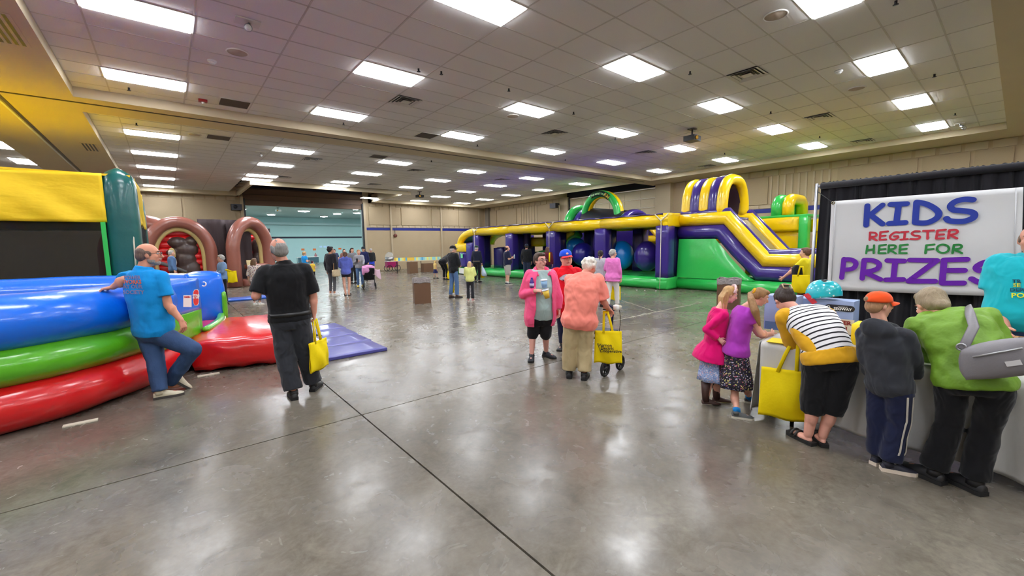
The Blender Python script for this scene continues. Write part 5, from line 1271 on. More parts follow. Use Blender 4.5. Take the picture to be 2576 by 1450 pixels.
def shoe(t, ankle, toe, s, upper, sole, L=.27, boot=0.0, sandal=False, tip=0.0, sole_h=.028):
    """shoe standing under an ankle; toe = horizontal toe direction"""
    toe = V((toe.x, toe.y, 0)).normalized(); rt = V((toe.y, -toe.x, 0)); up = V((0, 0, 1)); k = s; zf = ankle.z-.085*k; h0 = V((ankle.x, ankle.y, zf))-toe*.062*k
    if tip:
        q = Matrix.Rotation(tip, 3, rt); pv = h0+toe*.2*k
    tr = (lambda p: pv+q@(p-pv)) if tip else (lambda p: p)
    secs = [(0, .030, .060), (.03, .036, .070), (.09, .038, .088), (.15, .044, .064), (.20, .048, .048), (.245, .042, .038), (L, .022, .026)]
    if sandal:
        sm = MB().loft([[tr(h0+toe*x*k+rt*a*k*.98*math.copysign(1, cx)*abs(cx)+up*(z*k)) for cx, z in ((-1, .001), (1, .001), (1, .032), (-1, .032))] for x, a, b in secs]); so_ = sm.build('sandal', sole, t, False)
        for x in (.15, .19):
            MB().sweep([tr(p) for p in arc(h0+toe*x*k+up*.03*k, rt*.046*k, up*.045*k, 0, math.pi, 10)], .011*k, 6).build('sandal_strap', upper, t)
        return
    m = MB(); rings = []
    for x, a, hgt in secs:
        rings.append([tr(h0+toe*x*k+rt*(a*k*math.cos(th)*(abs(math.cos(th))**-.25 if abs(math.cos(th)) > .05 else 1))+up*((sole_h*.7+(hgt-sole_h*.4)*max(0, math.sin(th)))*k)) for th in [math.pi*q_/12 for q_ in range(13)]])
    m.loft(rings)
    if boot: m.sweep([tr(h0+toe*.06*k+up*.05*k), tr(h0+toe*.05*k+up*.16*k), tr(h0+toe*.05*k+up*boot)], [.050*k, .052*k, .070*k], 14)
    else: m.sweep([tr(h0+toe*.055*k+up*.05*k), tr(h0+toe*.05*k+up*.098*k)], [.045*k, .043*k], 14)
    o = m.build('boot' if boot else 'shoe', upper, t)
    if boot: return
    sm = MB().loft([[tr(h0+toe*(x*1.02-.004)*k+rt*(a*1.10*k*cx)+up*(z*k)) for cx, z in ((-1, .0005), (1, .0005), (1, sole_h), (-1, sole_h))] for x, a, b in secs]); sm.build('sole', sole, o, False)

def person(label, J, s, g=1.0, skin_=(222, 170, 146), vox=.010, top=None, bottom=None, shoes=None, hair_=None, group=None, body_kw=None, curl=(.45, .45), palms=None, jaw=1.0, face=True, lip=(176, 92, 86)):
    """J: joints in metres; top / bottom / shoes / hair_: dicts describing what is worn"""
    base = J['base']; t = thing('person', label, 'person', (base.x, base.y, 0), group); sm = skin(skin_)
    bw = body_kw or {}; belly = bw.get('belly', 0); bust = bw.get('bust', 0)
    b = MB(); fing = MB()
    torso(b, J, s*.88, g, -.008, -.12, .97, belly*.7, bust=bust*.4); head(b, J, s, jaw)
    for sd in 'LR':
        sh, el, wr = J['s'+sd], J['e'+sd], J['w'+sd]
        sl_len = top.get('sleeve', .55) if top else 0; ka = .85 if sl_len > .3 else 1; kb = .85 if sl_len > 1.2 else 1
        limb(b, [sh, el, wr], [.048*s*g**.6*ka, .041*s*g**.6*kb, .029*s*g**.4], 14)
        if kb == 1: b.ball(el.lerp(wr, .3), (J['rc'])*.044*s*g**.5, J['fc']*.044*s*g**.5, V((0, 0, 1))*.06*s, 10, 8)
        hd = J.get('hd'+sd) or (wr-el).normalized(); pn = J.get('pn'+sd) or (-J['rc'] if sd == 'R' else J['rc'])
        hand(b, fing, wr, hd, pn, J.get('tl'+sd) or J['fc'], s*(1.03 if s > .8 else .92), curl[0 if sd == 'L' else 1])
        hp, kn, an = J['h'+sd], J['k'+sd], J['a'+sd]
        cov = bottom is not None and bottom.get('kind') != 'skirt' and bottom.get('len', 1.93) > 1.5; kq = .8 if cov else 1
        limb(b, [hp, kn, an], [.076*s*g**.5*kq, .054*s*g**.4*kq, .036*s*(.9 if cov else 1)], 14)
        if not cov: b.ball(kn.lerp(an, .3)-J['fp']*.012*s, J['rp']*.052*s, J['fp']*.054*s, V((0, 0, 1))*.11*s, 12, 9)
        td = J['t'+sd]; td = V((td.x, td.y, 0)).normalized(); b.ball(an+td*.06*s-V((0, 0, .045*s)), V((td.y, -td.x, 0))*.036*s, td*.105*s, V((0, 0, 1))*.030*s, 12, 8)
    soft(b, 'body', sm, t, vox, 2, extra=fing)
    if face: face_parts(J, s, t, hair_['rgb'] if hair_ else (90, 70, 60), lip)
    if top:
        off = top.get('off', .016)
        def garment(name, m, cfg, off_):
            c = MB(); torso(c, J, s, g, off_, cfg.get('hem', -.10), cfg.get('neck', .985), belly, cfg.get('hipk', 1.0), cfg.get('flare', 0), bust=bust)
            L = cfg.get('sleeve', .55)
            for sd in 'LR':
                if L <= 0: continue
                pts = along(J['s'+sd], J['e'+sd], J['w'+sd], L); rr = cfg.get('loose', 1.0); k = [.060*s*g**.6*rr, (.060 if L <= 1 else .054)*s*g**.6*rr, cfg.get('cuff', .044)*s*rr][:len(pts)]
                if L <= 1: k = [.060*s*g**.6*rr, .066*s*g**.6*rr]
                limb(c, pts, k, 16, True, False)
                c.sph(J['s'+sd]-(J['s'+sd]-J['neck']).normalized()*.04*s, .062*s*g**.6, 12, 8)
            if cfg.get('collar'): c.sweep([J['neck']-V((0, 0, .025*s)), J['neck']+(J['head']-J['neck'])*.22], [.088*s*max(1, jaw), .074*s*max(1, jaw)], 18)
            if cfg.get('hood'):
                bk = J['neck']-J['fc']*.07*s; up = (J['neck']-J['mid']).normalized()
                c.ball(bk-J['fc']*.015*s-up*.03*s, J['rc']*.145*s, J['fc']*.07*s, up*.105*s, 16, 10); c.sweep([J['neck']+J['rc']*.085*s+J['fc']*.03*s, J['neck']-J['fc']*.06*s+up*.035*s, J['neck']-J['rc']*.085*s+J['fc']*.03*s], .032*s, 12, dome=True)
            return soft(c, name, m, t, vox*1.15, 3, cfg.get('fold', .016))
        garment(top.get('name', 'shirt'), top['mat'], top, off)
    if bottom:
        c = MB(); off = bottom.get('off', .010); kind = bottom.get('kind', 'trousers')
        if kind == 'skirt':
            Lz = bottom['len']; pz = J['pelvis']; up = V((0, 0, 1)); n = 40; fr, rr = J['fp'], J['rp']; hem = bottom.get('hem', .26)*s; shift = bottom.get('shift', V((0, 0, 0)))
            rings = []
            for q in range(9):
                v = q/8; a = (.155*s*g*(1-v)+hem*v); ring = []
                for j in range(n):
                    th = 2*math.pi*j/n; w = 1+.09*v*math.sin(th*7+1)+.05*v*math.sin(th*11); ring.append(pz+up*(.10*s-(Lz+.10*s)*v)+rr*a*w*math.cos(th)+fr*a*.85*w*math.sin(th)+shift*v)
                rings.append(ring)
            c.loft(rings); o = c.build('skirt', bottom['mat'], t)
        else:
            torso(c, J, s, g, off, -.15, bottom.get('waist', .15), belly*.6, bottom.get('hipk', 1.0))
            L = bottom.get('len', 1.93); w = bottom.get('wide', 1.0); ends = bottom.get('ends', (.092, .072, .058))
            for sd in 'LR':
                pts = along(J['h'+sd], J['k'+sd], J['a'+sd], L); rr = [ends[0]*s*g**.6*w, ends[1]*s*g**.5*w, ends[2]*s*w][:len(pts)]
                if L <= 1: rr = [ends[0]*s*g**.6*w, ends[1]*s*g**.5*w*1.08]
                limb(c, pts, rr, 18, True, False)
            soft(c, 'shorts' if L <= 1.35 else 'trousers', bottom['mat'], t, vox*1.15, 4, bottom.get('fold', .014))
            if bottom.get('belt'):
                m = MB(); torso(m, J, s, g, off+.010, .09, .155, belly*.6, bottom.get('hipk', 1.0)); m.build('belt', bottom['belt'], t)
    if shoes:
        for sd in 'LR':
            tp = shoes.get('tip', {}).get(sd, 0)
            shoe(t, J['a'+sd], J['t'+sd], s, shoes['upper'], shoes['sole'], boot=shoes.get('boot', 0), sandal=shoes.get('sandal', False), tip=tp, sole_h=shoes.get('sole_h', .028))
            if shoes.get('sock'): an = J['a'+sd]; MB().sweep([an+V((0, 0, -.01)), an.lerp(J['k'+sd], .16)], [.047*s, .049*s], 14).build('sock', shoes['sock'], t)
    if hair_ and hair_.get('kind'): hair(hair_['kind'], J, s, t, hair_['rgb'], vox*.9, hair_.get('len', .3), hair_.get('extra'))
    return t

def pose_px(headp, chest, pelvis, feet, arms, knees, yaw, s, yaws=None, pitch=0.0, roll=0.0, sw=.165, hw=.085, mid=None, toes=None, basepx=None, up=None, tilt=0.0):
    """joints from what the photograph shows: feet = floor points under the ankles; others (px, py, depth offset)"""
    fl = Zp(*feet[0][:2]); fr_ = Zp(*feet[1][:2]); base = (fl+fr_)/2
    if basepx: base = Zp(*basepx)
    q = lambda p: Ap(p[0], p[1], base, p[2] if len(p) > 2 else 0)
    yh, yc, yp = yaws if yaws else (yaw, yaw, yaw)
    J = {'base': base}; J['fh'], J['rh'] = frame_of(base, yh); J['fc'], J['rc'] = frame_of(base, yc); J['fp'], J['rp'] = frame_of(base, yp)
    J['head'] = q(headp); ch = q(chest); J['pelvis'] = q(pelvis)
    J['fh'] = (J['fh']*math.cos(pitch)+V((0, 0, 1))*math.sin(pitch)).normalized(); J['uh'] = up or (V((0, 0, 1))+J['rh']*math.sin(roll))
    J['mid'] = q(mid) if mid else J['pelvis'].lerp(ch, .5)
    ax = (ch-J['mid']).normalized(); J['neck'] = ch+ax*.02*s
    rc = (J['rc']-ax*J['rc'].dot(ax)).normalized(); rc = (rc+ax*tilt).normalized()
    J['sL'] = ch-rc*sw*s-ax*.06*s; J['sR'] = ch+rc*sw*s-ax*.06*s
    J['hL'] = J['pelvis']-J['rp']*hw*s-V((0, 0, .03*s)); J['hR'] = J['pelvis']+J['rp']*hw*s-V((0, 0, .03*s))
    J['eL'], J['wL'], J['eR'], J['wR'] = [q(p) for p in arms]
    J['aL'] = fl+V((0, 0, .085*s+(feet[0][2] if len(feet[0]) > 2 else 0))); J['aR'] = fr_+V((0, 0, .085*s+(feet[1][2] if len(feet[1]) > 2 else 0)))
    kl, kr = knees; J['kL'], J['kR'] = q(kl), q(kr)
    ty = toes or (yaw, yaw); J['tL'] = frame_of(base, ty[0])[0]; J['tR'] = frame_of(base, ty[1])[0]
    return J
def pose_std(base, H, yaw, headyaw=None, arms=('down', 'down'), stride=0.0, pitch=0.0, lean=0.0, gap=.095, bend=0.0, crouch=0.0):
    """a standing figure of height H; arms: down / fold / hold / front / hip / up"""
    s = H/1.72; base = V((base.x, base.y, 0)); f, r = frame_of(base, yaw); fh, rh = frame_of(base, yaw if headyaw is None else headyaw); U = V((0, 0, 1))
    P = lambda a, b, c: base+r*a*s+f*b*s+U*c*s
    J = {'base': base, 'fc': f, 'rc': r, 'fp': f, 'rp': r, 'rh': rh, 'fh': (fh*math.cos(pitch)+U*math.sin(pitch)), 'uh': U+f*.0}
    cz = -crouch
    J['pelvis'] = P(0, -bend*.35, .93+cz); J['mid'] = P(0, .01+bend*.25, 1.2+cz-bend*.12); J['neck'] = P(0, -.01+lean+bend, 1.475+cz-bend*.42); J['head'] = P(0, .02+lean*1.2+bend*1.28, 1.598+cz-bend*.55)
    ax = (J['neck']-J['mid']).normalized(); nk = J['neck']
    for sd, sg in (('L', -1), ('R', 1)):
        J['s'+sd] = nk+r*sg*.165*s-ax*.06*s; J['h'+sd] = J['pelvis']+r*sg*.088*s-U*.03*s
        k = sg*stride; J['k'+sd] = P(sg*.095, .02+k*.5+crouch*.5, .50+cz*.45); J['a'+sd] = P(sg*gap, -.02+k, .085); J['t'+sd] = (f+r*sg*.18).normalized()
        a = arms[0] if sd == 'L' else arms[1]; S = J['s'+sd]
        Q = lambda x, y, z: S+r*x*sg*s+f*y*s+U*z*s
        J['e'+sd], J['w'+sd] = {'down': (Q(.06, -.03, -.29), Q(.07, .03, -.54)), 'fold': (Q(.06, .02, -.27), Q(-.16, .20, -.24)), 'hold': (Q(.06, .0, -.28), Q(-.06, .22, -.22)),
                                'front': (Q(.05, .06, -.27), Q(-.11, .22, -.36)), 'hip': (Q(.16, -.06, -.24), Q(.02, .05, -.40)), 'up': (Q(.10, .05, -.25), Q(.02, .18, -.05)), 'reach': (Q(.02, .20, -.22), Q(-.02, .40, -.40))}[a]
    return J, s
def tote(label, top, bot_w, h, d, grip, right, group='yellow tote bags', lettered=False, rows=None):
    """flat yellow cloth bag: top = centre of its upper edge, right = unit vector along its width"""
    t = thing('tote_bag', label, 'bag', tuple(top-V((0, 0, h))), group); R = right.normalized(); Nn = V((-R.y, R.x, 0)); my = mat('tote_yellow', (246, 218, 8), .75, bump=(30, .3, .008), var=(8, .06), spec=.25)
    def fn(sg):
        def g_(u, v):
            w = bot_w*(.94+.06*(1-v)); bul = d*math.sin(math.pi*u)*math.sin(math.pi*min(1, v*1.05))*(.6+.4*(1-v)); x = (u-.5)*w
            return top+R*x+V((0, 0, -h*(1-v)+.01*math.sin(u*9)*(1-v)))+Nn*sg*(bul+.004+.006*math.sin(u*11+v*7))
        return g_
    b = MB().grid(fn(1), 18, 16); k = len(b.f); b.grid(fn(-1), 18, 16)
    for f_ in b.f[k:]: f_.reverse()
    o = b.build('pouch', my, t); o.modifiers.new('thick', 'SOLIDIFY').thickness = .002
    for sg in (-1, 1):
        a0 = top+R*(-bot_w*.17)+Nn*sg*.008; a1 = top+R*(bot_w*.17)+Nn*sg*.008; gp_ = grip+Nn*sg*.012
        pts = [a0-V((0, 0, .03)), a0.lerp(gp_-R*.02, .5), gp_-R*.022, gp_+R*.022, a1.lerp(gp_+R*.02, .5), a1-V((0, 0, .03))]
        MB().sweep(pts, .013, 6, squash=(1.1, .25), up=tuple(Nn)).build('handle', my, t)
    return t

# ------------------------------------------------------------------ the people close by
DENIM = mat('denim', (52, 78, 120), .85, bump=(40, .3, .01), var=(5, .22)); BLKT = cloth('black', (22, 22, 25)); CHAR = cloth('charcoal', (48, 50, 56)); NAVY = cloth('navy', (26, 32, 60))
WHT_SOLE = mat('sole_white', (214, 208, 192), .7); BLK_SOLE = mat('sole_black', (26, 25, 25), .7); BLK_SH = mat('shoe_black', (30, 29, 31), .5)

# bald man in a blue T-shirt leaning on the arena wall
S1 = 1.0
J = pose_px((374, 641), (361, 684), (383, 832, .03), ((405, 1003), (428, 985, .02)), ((309, 706, .05), (284, 723, .10), (423, 768, -.16), (455, 806, -.22)), ((391, 905, -.02), (486, 880, -.16)), 45, S1, yaws=(97, 42, 62), sw=.185, toes=(92, 92), mid=(372, 760))
J['hdL'] = V((-.9, .1, -.15)); J['pnL'] = V((0, 0, -1)); J['hdR'] = V((.25, -.1, -1)); J['pnR'] = -J['rc']
J['hs'] = 1.05
sh1 = mat('cloth_tee_blue', (18, 146, 220), .85, bump=(12, .4, .02), var=(7, .06), sheen=.1, spec=.2)
p1 = person('bald bearded man in glasses and blue T-shirt leaning on the inflatable wall', J, S1, 1.16, (216, 150, 122), .009,
            top=dict(mat=sh1, sleeve=.68, hem=-.06, loose=1.12, fold=.022, collar=True), bottom=dict(mat=DENIM, len=1.99, wide=1.02, ends=(.100, .082, .072), fold=.022),
            shoes=dict(upper=mat('shoe_bone', (206, 196, 170), .6, var=(20, .1)), sole=mat('sole_grey', (70, 66, 62), .7), tip={'R': -.75}), hair_=dict(kind='shaved', rgb=(112, 90, 80)), body_kw=dict(belly=.05), curl=(.5, .5), jaw=1.08)
glasses(J, S1, p1); f_, r_, u_ = head_frame(J); HP = lambda a, b, d: J['head']+(r_*a+f_*b+u_*d)*S1
bd = MB()
for a, b, d, x, y, z in ((0, .045, -.090, .052, .048, .034), (0, .072, -.092, .034, .028, .030), (.052, .020, -.062, .018, .040, .042), (-.052, .020, -.062, .018, .040, .042)): bd.ball(HP(a, b, d), r_*x, f_*y, u_*z, 14, 9)
bd.sweep([HP(-.03, .088, -.052), HP(0, .106, -.047), HP(.03, .088, -.052)], [.007, .010, .007], 8, dome=True)
soft(bd, 'beard', hairm((150, 140, 132)), p1, .008, 2)
# print on his back
def on_shirt(o_parent, lines, px, py, dy, m, base, ax_right, size):
    for i, (tx, mm, sz) in enumerate(lines):
        c = Ap(px, py+dy*i, base, -.0); lettering(tx, sz, c, ax_right, V((0, 0, 1)), mm, o_parent, 'shirt_print', .001)
PRINTS = []
M_OR = mat('print_orange', (236, 110, 66), .7); M_GRY = mat('print_pinkgrey', (150, 130, 164), .7)
PRINTS.append((p1, 'shirt', [((334, 699), 'POWER', M_GRY), ((334, 710), 'WORKS', M_OR), ((335, 722), 'AT OUR', M_GRY), ((337, 736), 'SOCIETY', M_GRY)], 27, .058))

# man in a black polo with his back to us
J = pose_px((700, 628), (716, 668), (731, 806), ((740, 1004), (790, 982)), ((643, 746, -.04), (652, 702, .20), (788, 746, .0), (790, 786, .02)), ((718, 893, -.02), (768, 890, .04)), 10, 1.02, yaws=(-22, 8, 12), sw=.195, toes=(-8, 20), mid=(722, 735))
J['hdL'] = V((0, .2, 1)); J['pnL'] = J['rc']
p2 = person('grey-haired man in black polo and charcoal trousers, back turned, holding a yellow bag', J, 1.02, 1.12, (220, 156, 134), .009,
            top=dict(mat=cloth('polo_black', (20, 20, 23), .8, .25), sleeve=.86, hem=.0, loose=1.2, fold=.02, collar=True), bottom=dict(mat=CHAR, len=1.95, wide=1.08, ends=(.098, .086, .088), fold=.018, belt=mat('belt_black', (20, 20, 20), .4)),
            shoes=dict(upper=BLK_SH, sole=BLK_SOLE), hair_=dict(kind='ring', rgb=(140, 136, 132)), body_kw=dict(belly=.03), curl=(.5, 1.1))
tote('yellow tote bag hanging from the hand of the man in the black polo', Ap(800, 857, J['base'], .02), .36, .34, .05, J['wR']+V((0, 0, -.09)), (J['rc']*.45+J['fc']*.9))

# woman in the pink hoodie
J = pose_px((1359, 656), (1361, 681), (1359, 800), ((1374, 898), (1338, 905)), ((1404, 748, .02), (1406, 779, .0), (1315, 741, -.02), (1347, 732, -.24)), ((1373, 842, -.02), (1340, 842, -.03)), 160, .90, yaws=(140, 162, 165), sw=.175, toes=(135, 185))
J['hs'] = 1.06
PINK = cloth('hot_pink', (255, 90, 138), .9, .3)
J['hdR'] = (J['fc']*.35+J['rc']*-.9).normalized(); J['pnR'] = -J['fc']*.3+V((0, 0, -.6)); J['tlR'] = V((0, 0, 1))
p3 = person('woman in glasses, open hot-pink hoodie and black capri trousers holding two cups', J, .90, 1.22, (226, 168, 152), .008,
            top=dict(mat=cloth('mint_tee', (166, 190, 188), .9), sleeve=.3, hem=-.04, fold=.006, off=.006), bottom=dict(mat=BLKT, len=1.12, ends=(.105, .085, .074), fold=.012),
            shoes=dict(upper=mat('shoe_mesh', (34, 36, 44), .7), sole=BLK_SOLE), hair_=dict(kind='short', rgb=(74, 56, 44)), body_kw=dict(belly=.05, bust=.03), curl=(.5, .9), jaw=1.06)
glasses(J, .90, p3, (110, 96, 90)); J3 = J
hd = MB(); s = .90                                     # open hoodie: back and sides as a shell with a gap in front
def hood_shell(J, s, g, off, hem, gap, m, parent, fold=.018, sleeve=1.94, loose=1.25, cuff=.05, vox=.010):
    sh = MB(); pel, mid, nb = J['pelvis'], J['mid'], J['neck']; rows = []
    for q in range(13):
        t = hem+(.97-hem)*q/12; c = pel.lerp(nb, t) if t > 0 else pel+(pel-nb)*(-t)
        for k in range(len(TORSO)-1):
            if TORSO[k][0] <= t <= TORSO[k+1][0]: break
        A, B_ = TORSO[k], TORSO[k+1]; w = (t-A[0])/(B_[0]-A[0]); a = (A[1]+(B_[1]-A[1])*w)*s*g+off; b = (A[2]+(B_[2]-A[2])*w)*s*(.35+.65*g)+off+.05*s*math.exp(-((t-.24)/.22)**2)
        a = max(a, .15*s*g+off) if t < .8 else a; row = []
        for j in range(33):
            th = math.pi/2+gap*(1-.25*max(0, t))+(2*math.pi-2*gap*(1-.25*max(0, t)))*j/32; ct, st = math.cos(th), math.sin(th); e = (abs(ct)**2.4+abs(st)**2.4)**(-1/2.4)
            row.append((c+J['rc']*a*e*ct+J['fc']*(b*e*st), c+J['rc']*(a-.02)*e*ct+J['fc']*((b-.02)*e*st)))
        rows.append([p for p, _ in row]+[p for _, p in reversed(row)])
    sh.loft(rows)
    for sd in 'LR':
        pts = along(J['s'+sd], J['e'+sd], J['w'+sd], sleeve); limb(sh, pts, [.068*s*g**.6*loose, .060*s*g**.6*loose, cuff*s*loose], 16, True, False)
    bk = J['neck']-J['fc']*.06*s; sh.ball(bk-V((0, 0, .02*s)), J['rc']*.13*s, J['fc']*.06*s, V((0, 0, 1))*.07*s, 16, 10)
    for sg in (-1, 1): sh.sweep([J['neck']+J['rc']*sg*.05*s-J['fc']*.07*s+V((0, 0, .03*s)), J['neck']+J['rc']*sg*.10*s+V((0, 0, .0*s)), J['neck']+J['rc']*sg*.085*s+J['fc']*.09*s-V((0, 0, .09*s))], .03*s, 12, dome=True)
    return soft(sh, 'hoodie', m, parent, vox, 3, fold)
hood_shell(J, .90, 1.25, .042, -.16, .62, PINK, p3, loose=1.12, fold=.012)
def cup(label, base, h, r0_, r1_, axis, m, lidm, straw=None):
    t = thing('plastic_cup', label, 'cup', tuple(base)); a = axis.normalized()
    MB().sweep([base, base+a*h], [r0_, r1_], 20).build('cup_body', m, t)
    MB().sweep([base+a*h, base+a*(h+.012)], [r1_*1.1, r1_*1.05], 20).build('rim', lidm, t)
    return t
W = J['wR']; hp = W+J['hdR']*.085; fw = J['fc']
b2_ = Ap(1377, 750, J['base'], -.30); b1_ = Ap(1370, 724, J['base'], -.30)
cup('light blue plastic cup held in the pink-hooded woman\'s hand, above the yellow one', b1_, .10, .036, .046, V((-.12, 0, 1)), mat('cup_blue', (150, 196, 236), .3), mat('cup_rim', (226, 232, 240), .3))
cup('yellow plastic cup held low in the pink-hooded woman\'s hand', b2_, .11, .034, .046, V((-.25, .1, 1)), mat('cup_yellow', (236, 204, 70), .35), MATS['cup_rim'])
bt = Ap(1338, 724, J['base'], -.20); t = thing('drink_bottle', 'small purple soda bottle tucked under the pink-hooded woman\'s arm', 'bottle', tuple(bt))
MB().sweep([bt, bt+V((0, 0, .07)), bt+V((0, 0, .10)), bt+V((0, 0, .125))], [.030, .031, .022, .014], 16).build('bottle_body', mat('soda_purple', (66, 40, 130), .2), t)
MB().sweep([bt+V((0, 0, .125)), bt+V((0, 0, .14))], .015, 12).build('bottle_cap', mat('cap_violet', (84, 50, 160), .4), t); MB().sweep([bt+V((0, 0, .02)), bt+V((0, 0, .06))], .0325, 16).build('label_band', mat('label_lilac', (196, 190, 226), .5), t)

# red T-shirt man with the blue cap
J = pose_px((1424, 650), (1425, 676), (1427, 785), ((1440, 876), (1414, 878)), ((1472, 738, .02), (1474, 778, -.02), (1391, 738, .02), (1393, 775, -.02)), ((1439, 832, -.02), (1415, 832, -.02)), 178, .93, yaws=(165, 176, 178), sw=.185, roll=.12, toes=(165, 195))
J['hs'] = 1.13
p4 = person('man in red T-shirt and a blue cap with red brim, behind the salmon-shirted walker user', J, .93, 1.25, (226, 170, 150), .009, top=dict(mat=cloth('red', (222, 14, 34)), sleeve=.8, hem=-.1, loose=1.2, collar=True), bottom=dict(mat=NAVY, len=1.93), shoes=dict(upper=BLK_SH, sole=BLK_SOLE), hair_=dict(kind='shaved', rgb=(44, 34, 28)), body_kw=dict(belly=.06), jaw=1.26)
cap(J, .93, p4, (20, 78, 214), (226, 44, 48), badge=(226, 200, 190)); J4 = J
c = Ap(1417, 700, J['base'], -.30)
car = MB().ball(c, J['rc']*.095, J['fc']*.006, V((0, 0, .028)), 16, 9); car.ball(c+V((0, 0, .03)), J['rc']*.05, J['fc']*.006, V((0, 0, .02)), 14, 8)
PRINTC = (p4, c)

# old person in the salmon T-shirt bent over a walker
J = pose_px((1483, 672, .20), (1470, 694, .10), (1457, 806, -.02), ((1432, 950), (1470, 955)), ((1440, 752, .26), (1456, 778, .34), (1519, 762, .04), (1530, 777, .12)), ((1434, 872, .03), (1471, 872, .03)), 14, .93, yaws=(38, 18, 8), sw=.18, pitch=-.5, mid=(1464, 752, -.04), toes=(0, 10))
SAL = cloth('salmon', (254, 142, 126), .9, .3); KHAKI = cloth('khaki', (186, 168, 128), .9, .3)
J['hdR'] = (J['fc']*.7+V((0, 0, -.7))).normalized(); J['pnR'] = V((0, 0, -1))
p5 = person('white-haired person in salmon T-shirt and khaki trousers bent over a walker', J, .93, 1.22, (206, 136, 116), .009, top=dict(mat=SAL, sleeve=.85, hem=-.17, loose=1.3, fold=.03, flare=.06), bottom=dict(mat=KHAKI, len=1.93, wide=1.12, ends=(.098, .084, .082), fold=.018), shoes=dict(upper=BLK_SH, sole=BLK_SOLE), hair_=dict(kind='curly', rgb=(222, 216, 204)), curl=(.9, .9)); J5 = J

# two girls at the table corner
J = pose_px((1836, 741, .05), (1812, 777), (1790, 884), ((1803, 1012), (1776, 1018)), ((1800, 840, .12), (1830, 850, .16), (1776, 828, -.12), (1808, 853, -.12)), ((1805, 960, .04), (1786, 960, -.02)), 68, .66, yaws=(72, 66, 66), sw=.165, pitch=-.35, toes=(80, 78))
FLOR = None
def floral(name, basec, cols, scale, th):
    m = bpy.data.materials.new(name); m.use_nodes = True; nt = m.node_tree; b = nt.nodes['Principled BSDF']; b.inputs['Roughness'].default_value = .85; L = nt.links.new
    tcn = nt.nodes.new('ShaderNodeTexCoord'); vo = nt.nodes.new('ShaderNodeTexVoronoi'); vo.inputs['Scale'].default_value = scale; L(tcn.outputs['Object'], vo.inputs['Vector'])
    rp_ = nt.nodes.new('ShaderNodeValToRGB'); rp_.color_ramp.interpolation = 'CONSTANT'; sp = nt.nodes.new('ShaderNodeSeparateColor'); L(vo.outputs['Color'], sp.inputs[0]); L(sp.outputs[0], rp_.inputs[0])
    for i, c in enumerate(cols):
        e = rp_.color_ramp.elements[0] if i == 0 else rp_.color_ramp.elements.new(i/len(cols)); e.color = (*lin(c), 1)
    lt = nt.nodes.new('ShaderNodeMath'); lt.operation = 'LESS_THAN'; lt.inputs[1].default_value = th; L(vo.outputs['Distance'], lt.inputs[0])
    mx = nt.nodes.new('ShaderNodeMix'); mx.data_type = 'RGBA'; mx.inputs[6].default_value = (*lin(basec), 1); L(rp_.outputs[0], mx.inputs[7]); L(lt.outputs[0], mx.inputs[0]); L(mx.outputs[2], b.inputs['Base Color']); return m
p6 = person('girl in magenta cardigan, pale blue skirt and brown boots', J, .66, .88, (228, 176, 156), .008, top=dict(name='cardigan', mat=cloth('magenta', (220, 12, 108), .95, .35), sleeve=1.95, hem=-.18, loose=1.15, flare=.25, fold=.014), bottom=dict(kind='skirt', mat=floral('skirt_blue_floral', (150, 170, 214), [(206, 214, 236), (120, 140, 196), (214, 180, 196)], 70, .45), len=.29, hem=.22),
            shoes=dict(upper=mat('boot_brown', (66, 40, 34), .5, var=(12, .15)), sole=BLK_SOLE, boot=.235), hair_=dict(kind='long', rgb=(196, 156, 104), len=.30))
f_, r_, u_ = head_frame(J); HP = lambda a, b, d: J['head']+(r_*a+f_*b+u_*d)*.66
MB().sweep(arc(HP(0, .02, .02), r_*.066, u_*.082-f_*.0, .15, math.pi-.15, 14), .012, 8, squash=(1, 1.6)).build('headband', floral('band_floral', (232, 206, 206), [(190, 90, 100), (226, 160, 160)], 120, .4), p6)
J = pose_px((1913, 747, .08), (1876, 775, .0), (1851, 878), ((1884, 1014), (1853, 1052)), ((1908, 842, .16), (1938, 846, .20), (1916, 842, -.10), (1938, 840, .02)), ((1880, 968, .06), (1848, 985, -.03)), 72, .68, yaws=(76, 66, 76), sw=.165, pitch=-.45, toes=(80, 82), mid=(1860, 822, -.02))
p7 = person('girl in purple T-shirt and dark floral skirt writing at the table', J, .68, .98, (222, 166, 144), .008, top=dict(mat=cloth('violet', (176, 62, 186), .9, .3), sleeve=.45, hem=-.10, loose=1.1, flare=.1), bottom=dict(kind='skirt', mat=floral('skirt_dark_floral', (32, 28, 42), [(206, 196, 206), (196, 110, 130), (206, 196, 120), (110, 110, 160)], 62, .36), len=.36, hem=.285),
            shoes=dict(upper=mat('shoe_grey', (78, 80, 80), .7), sole=WHT_SOLE, sock=cloth('sock_blue', (20, 120, 190))), hair_=dict(kind='pony', rgb=(150, 112, 72), len=.16))
soft(MB().sweep([Ap(1886, 738, J['base'], -.02), Ap(1890, 756, J['base'], -.12), Ap(1900, 785, J['base'], -.19), Ap(1912, 822, J['base'], -.20)], [.020, .034, .036, .010], 10), 'ponytail', hairm((150, 112, 72)), p7, .008, 1)
f_, r_, u_ = head_frame(J); MB().sweep(arc(J['head']+(-f_*.112+u_*.035)*.68, r_*.022, u_*.022, 0, 2*math.pi*13/14, 13), .011, 8, closed=True).build('scrunchie', cloth('mustard_tie', (232, 168, 24)), p7)

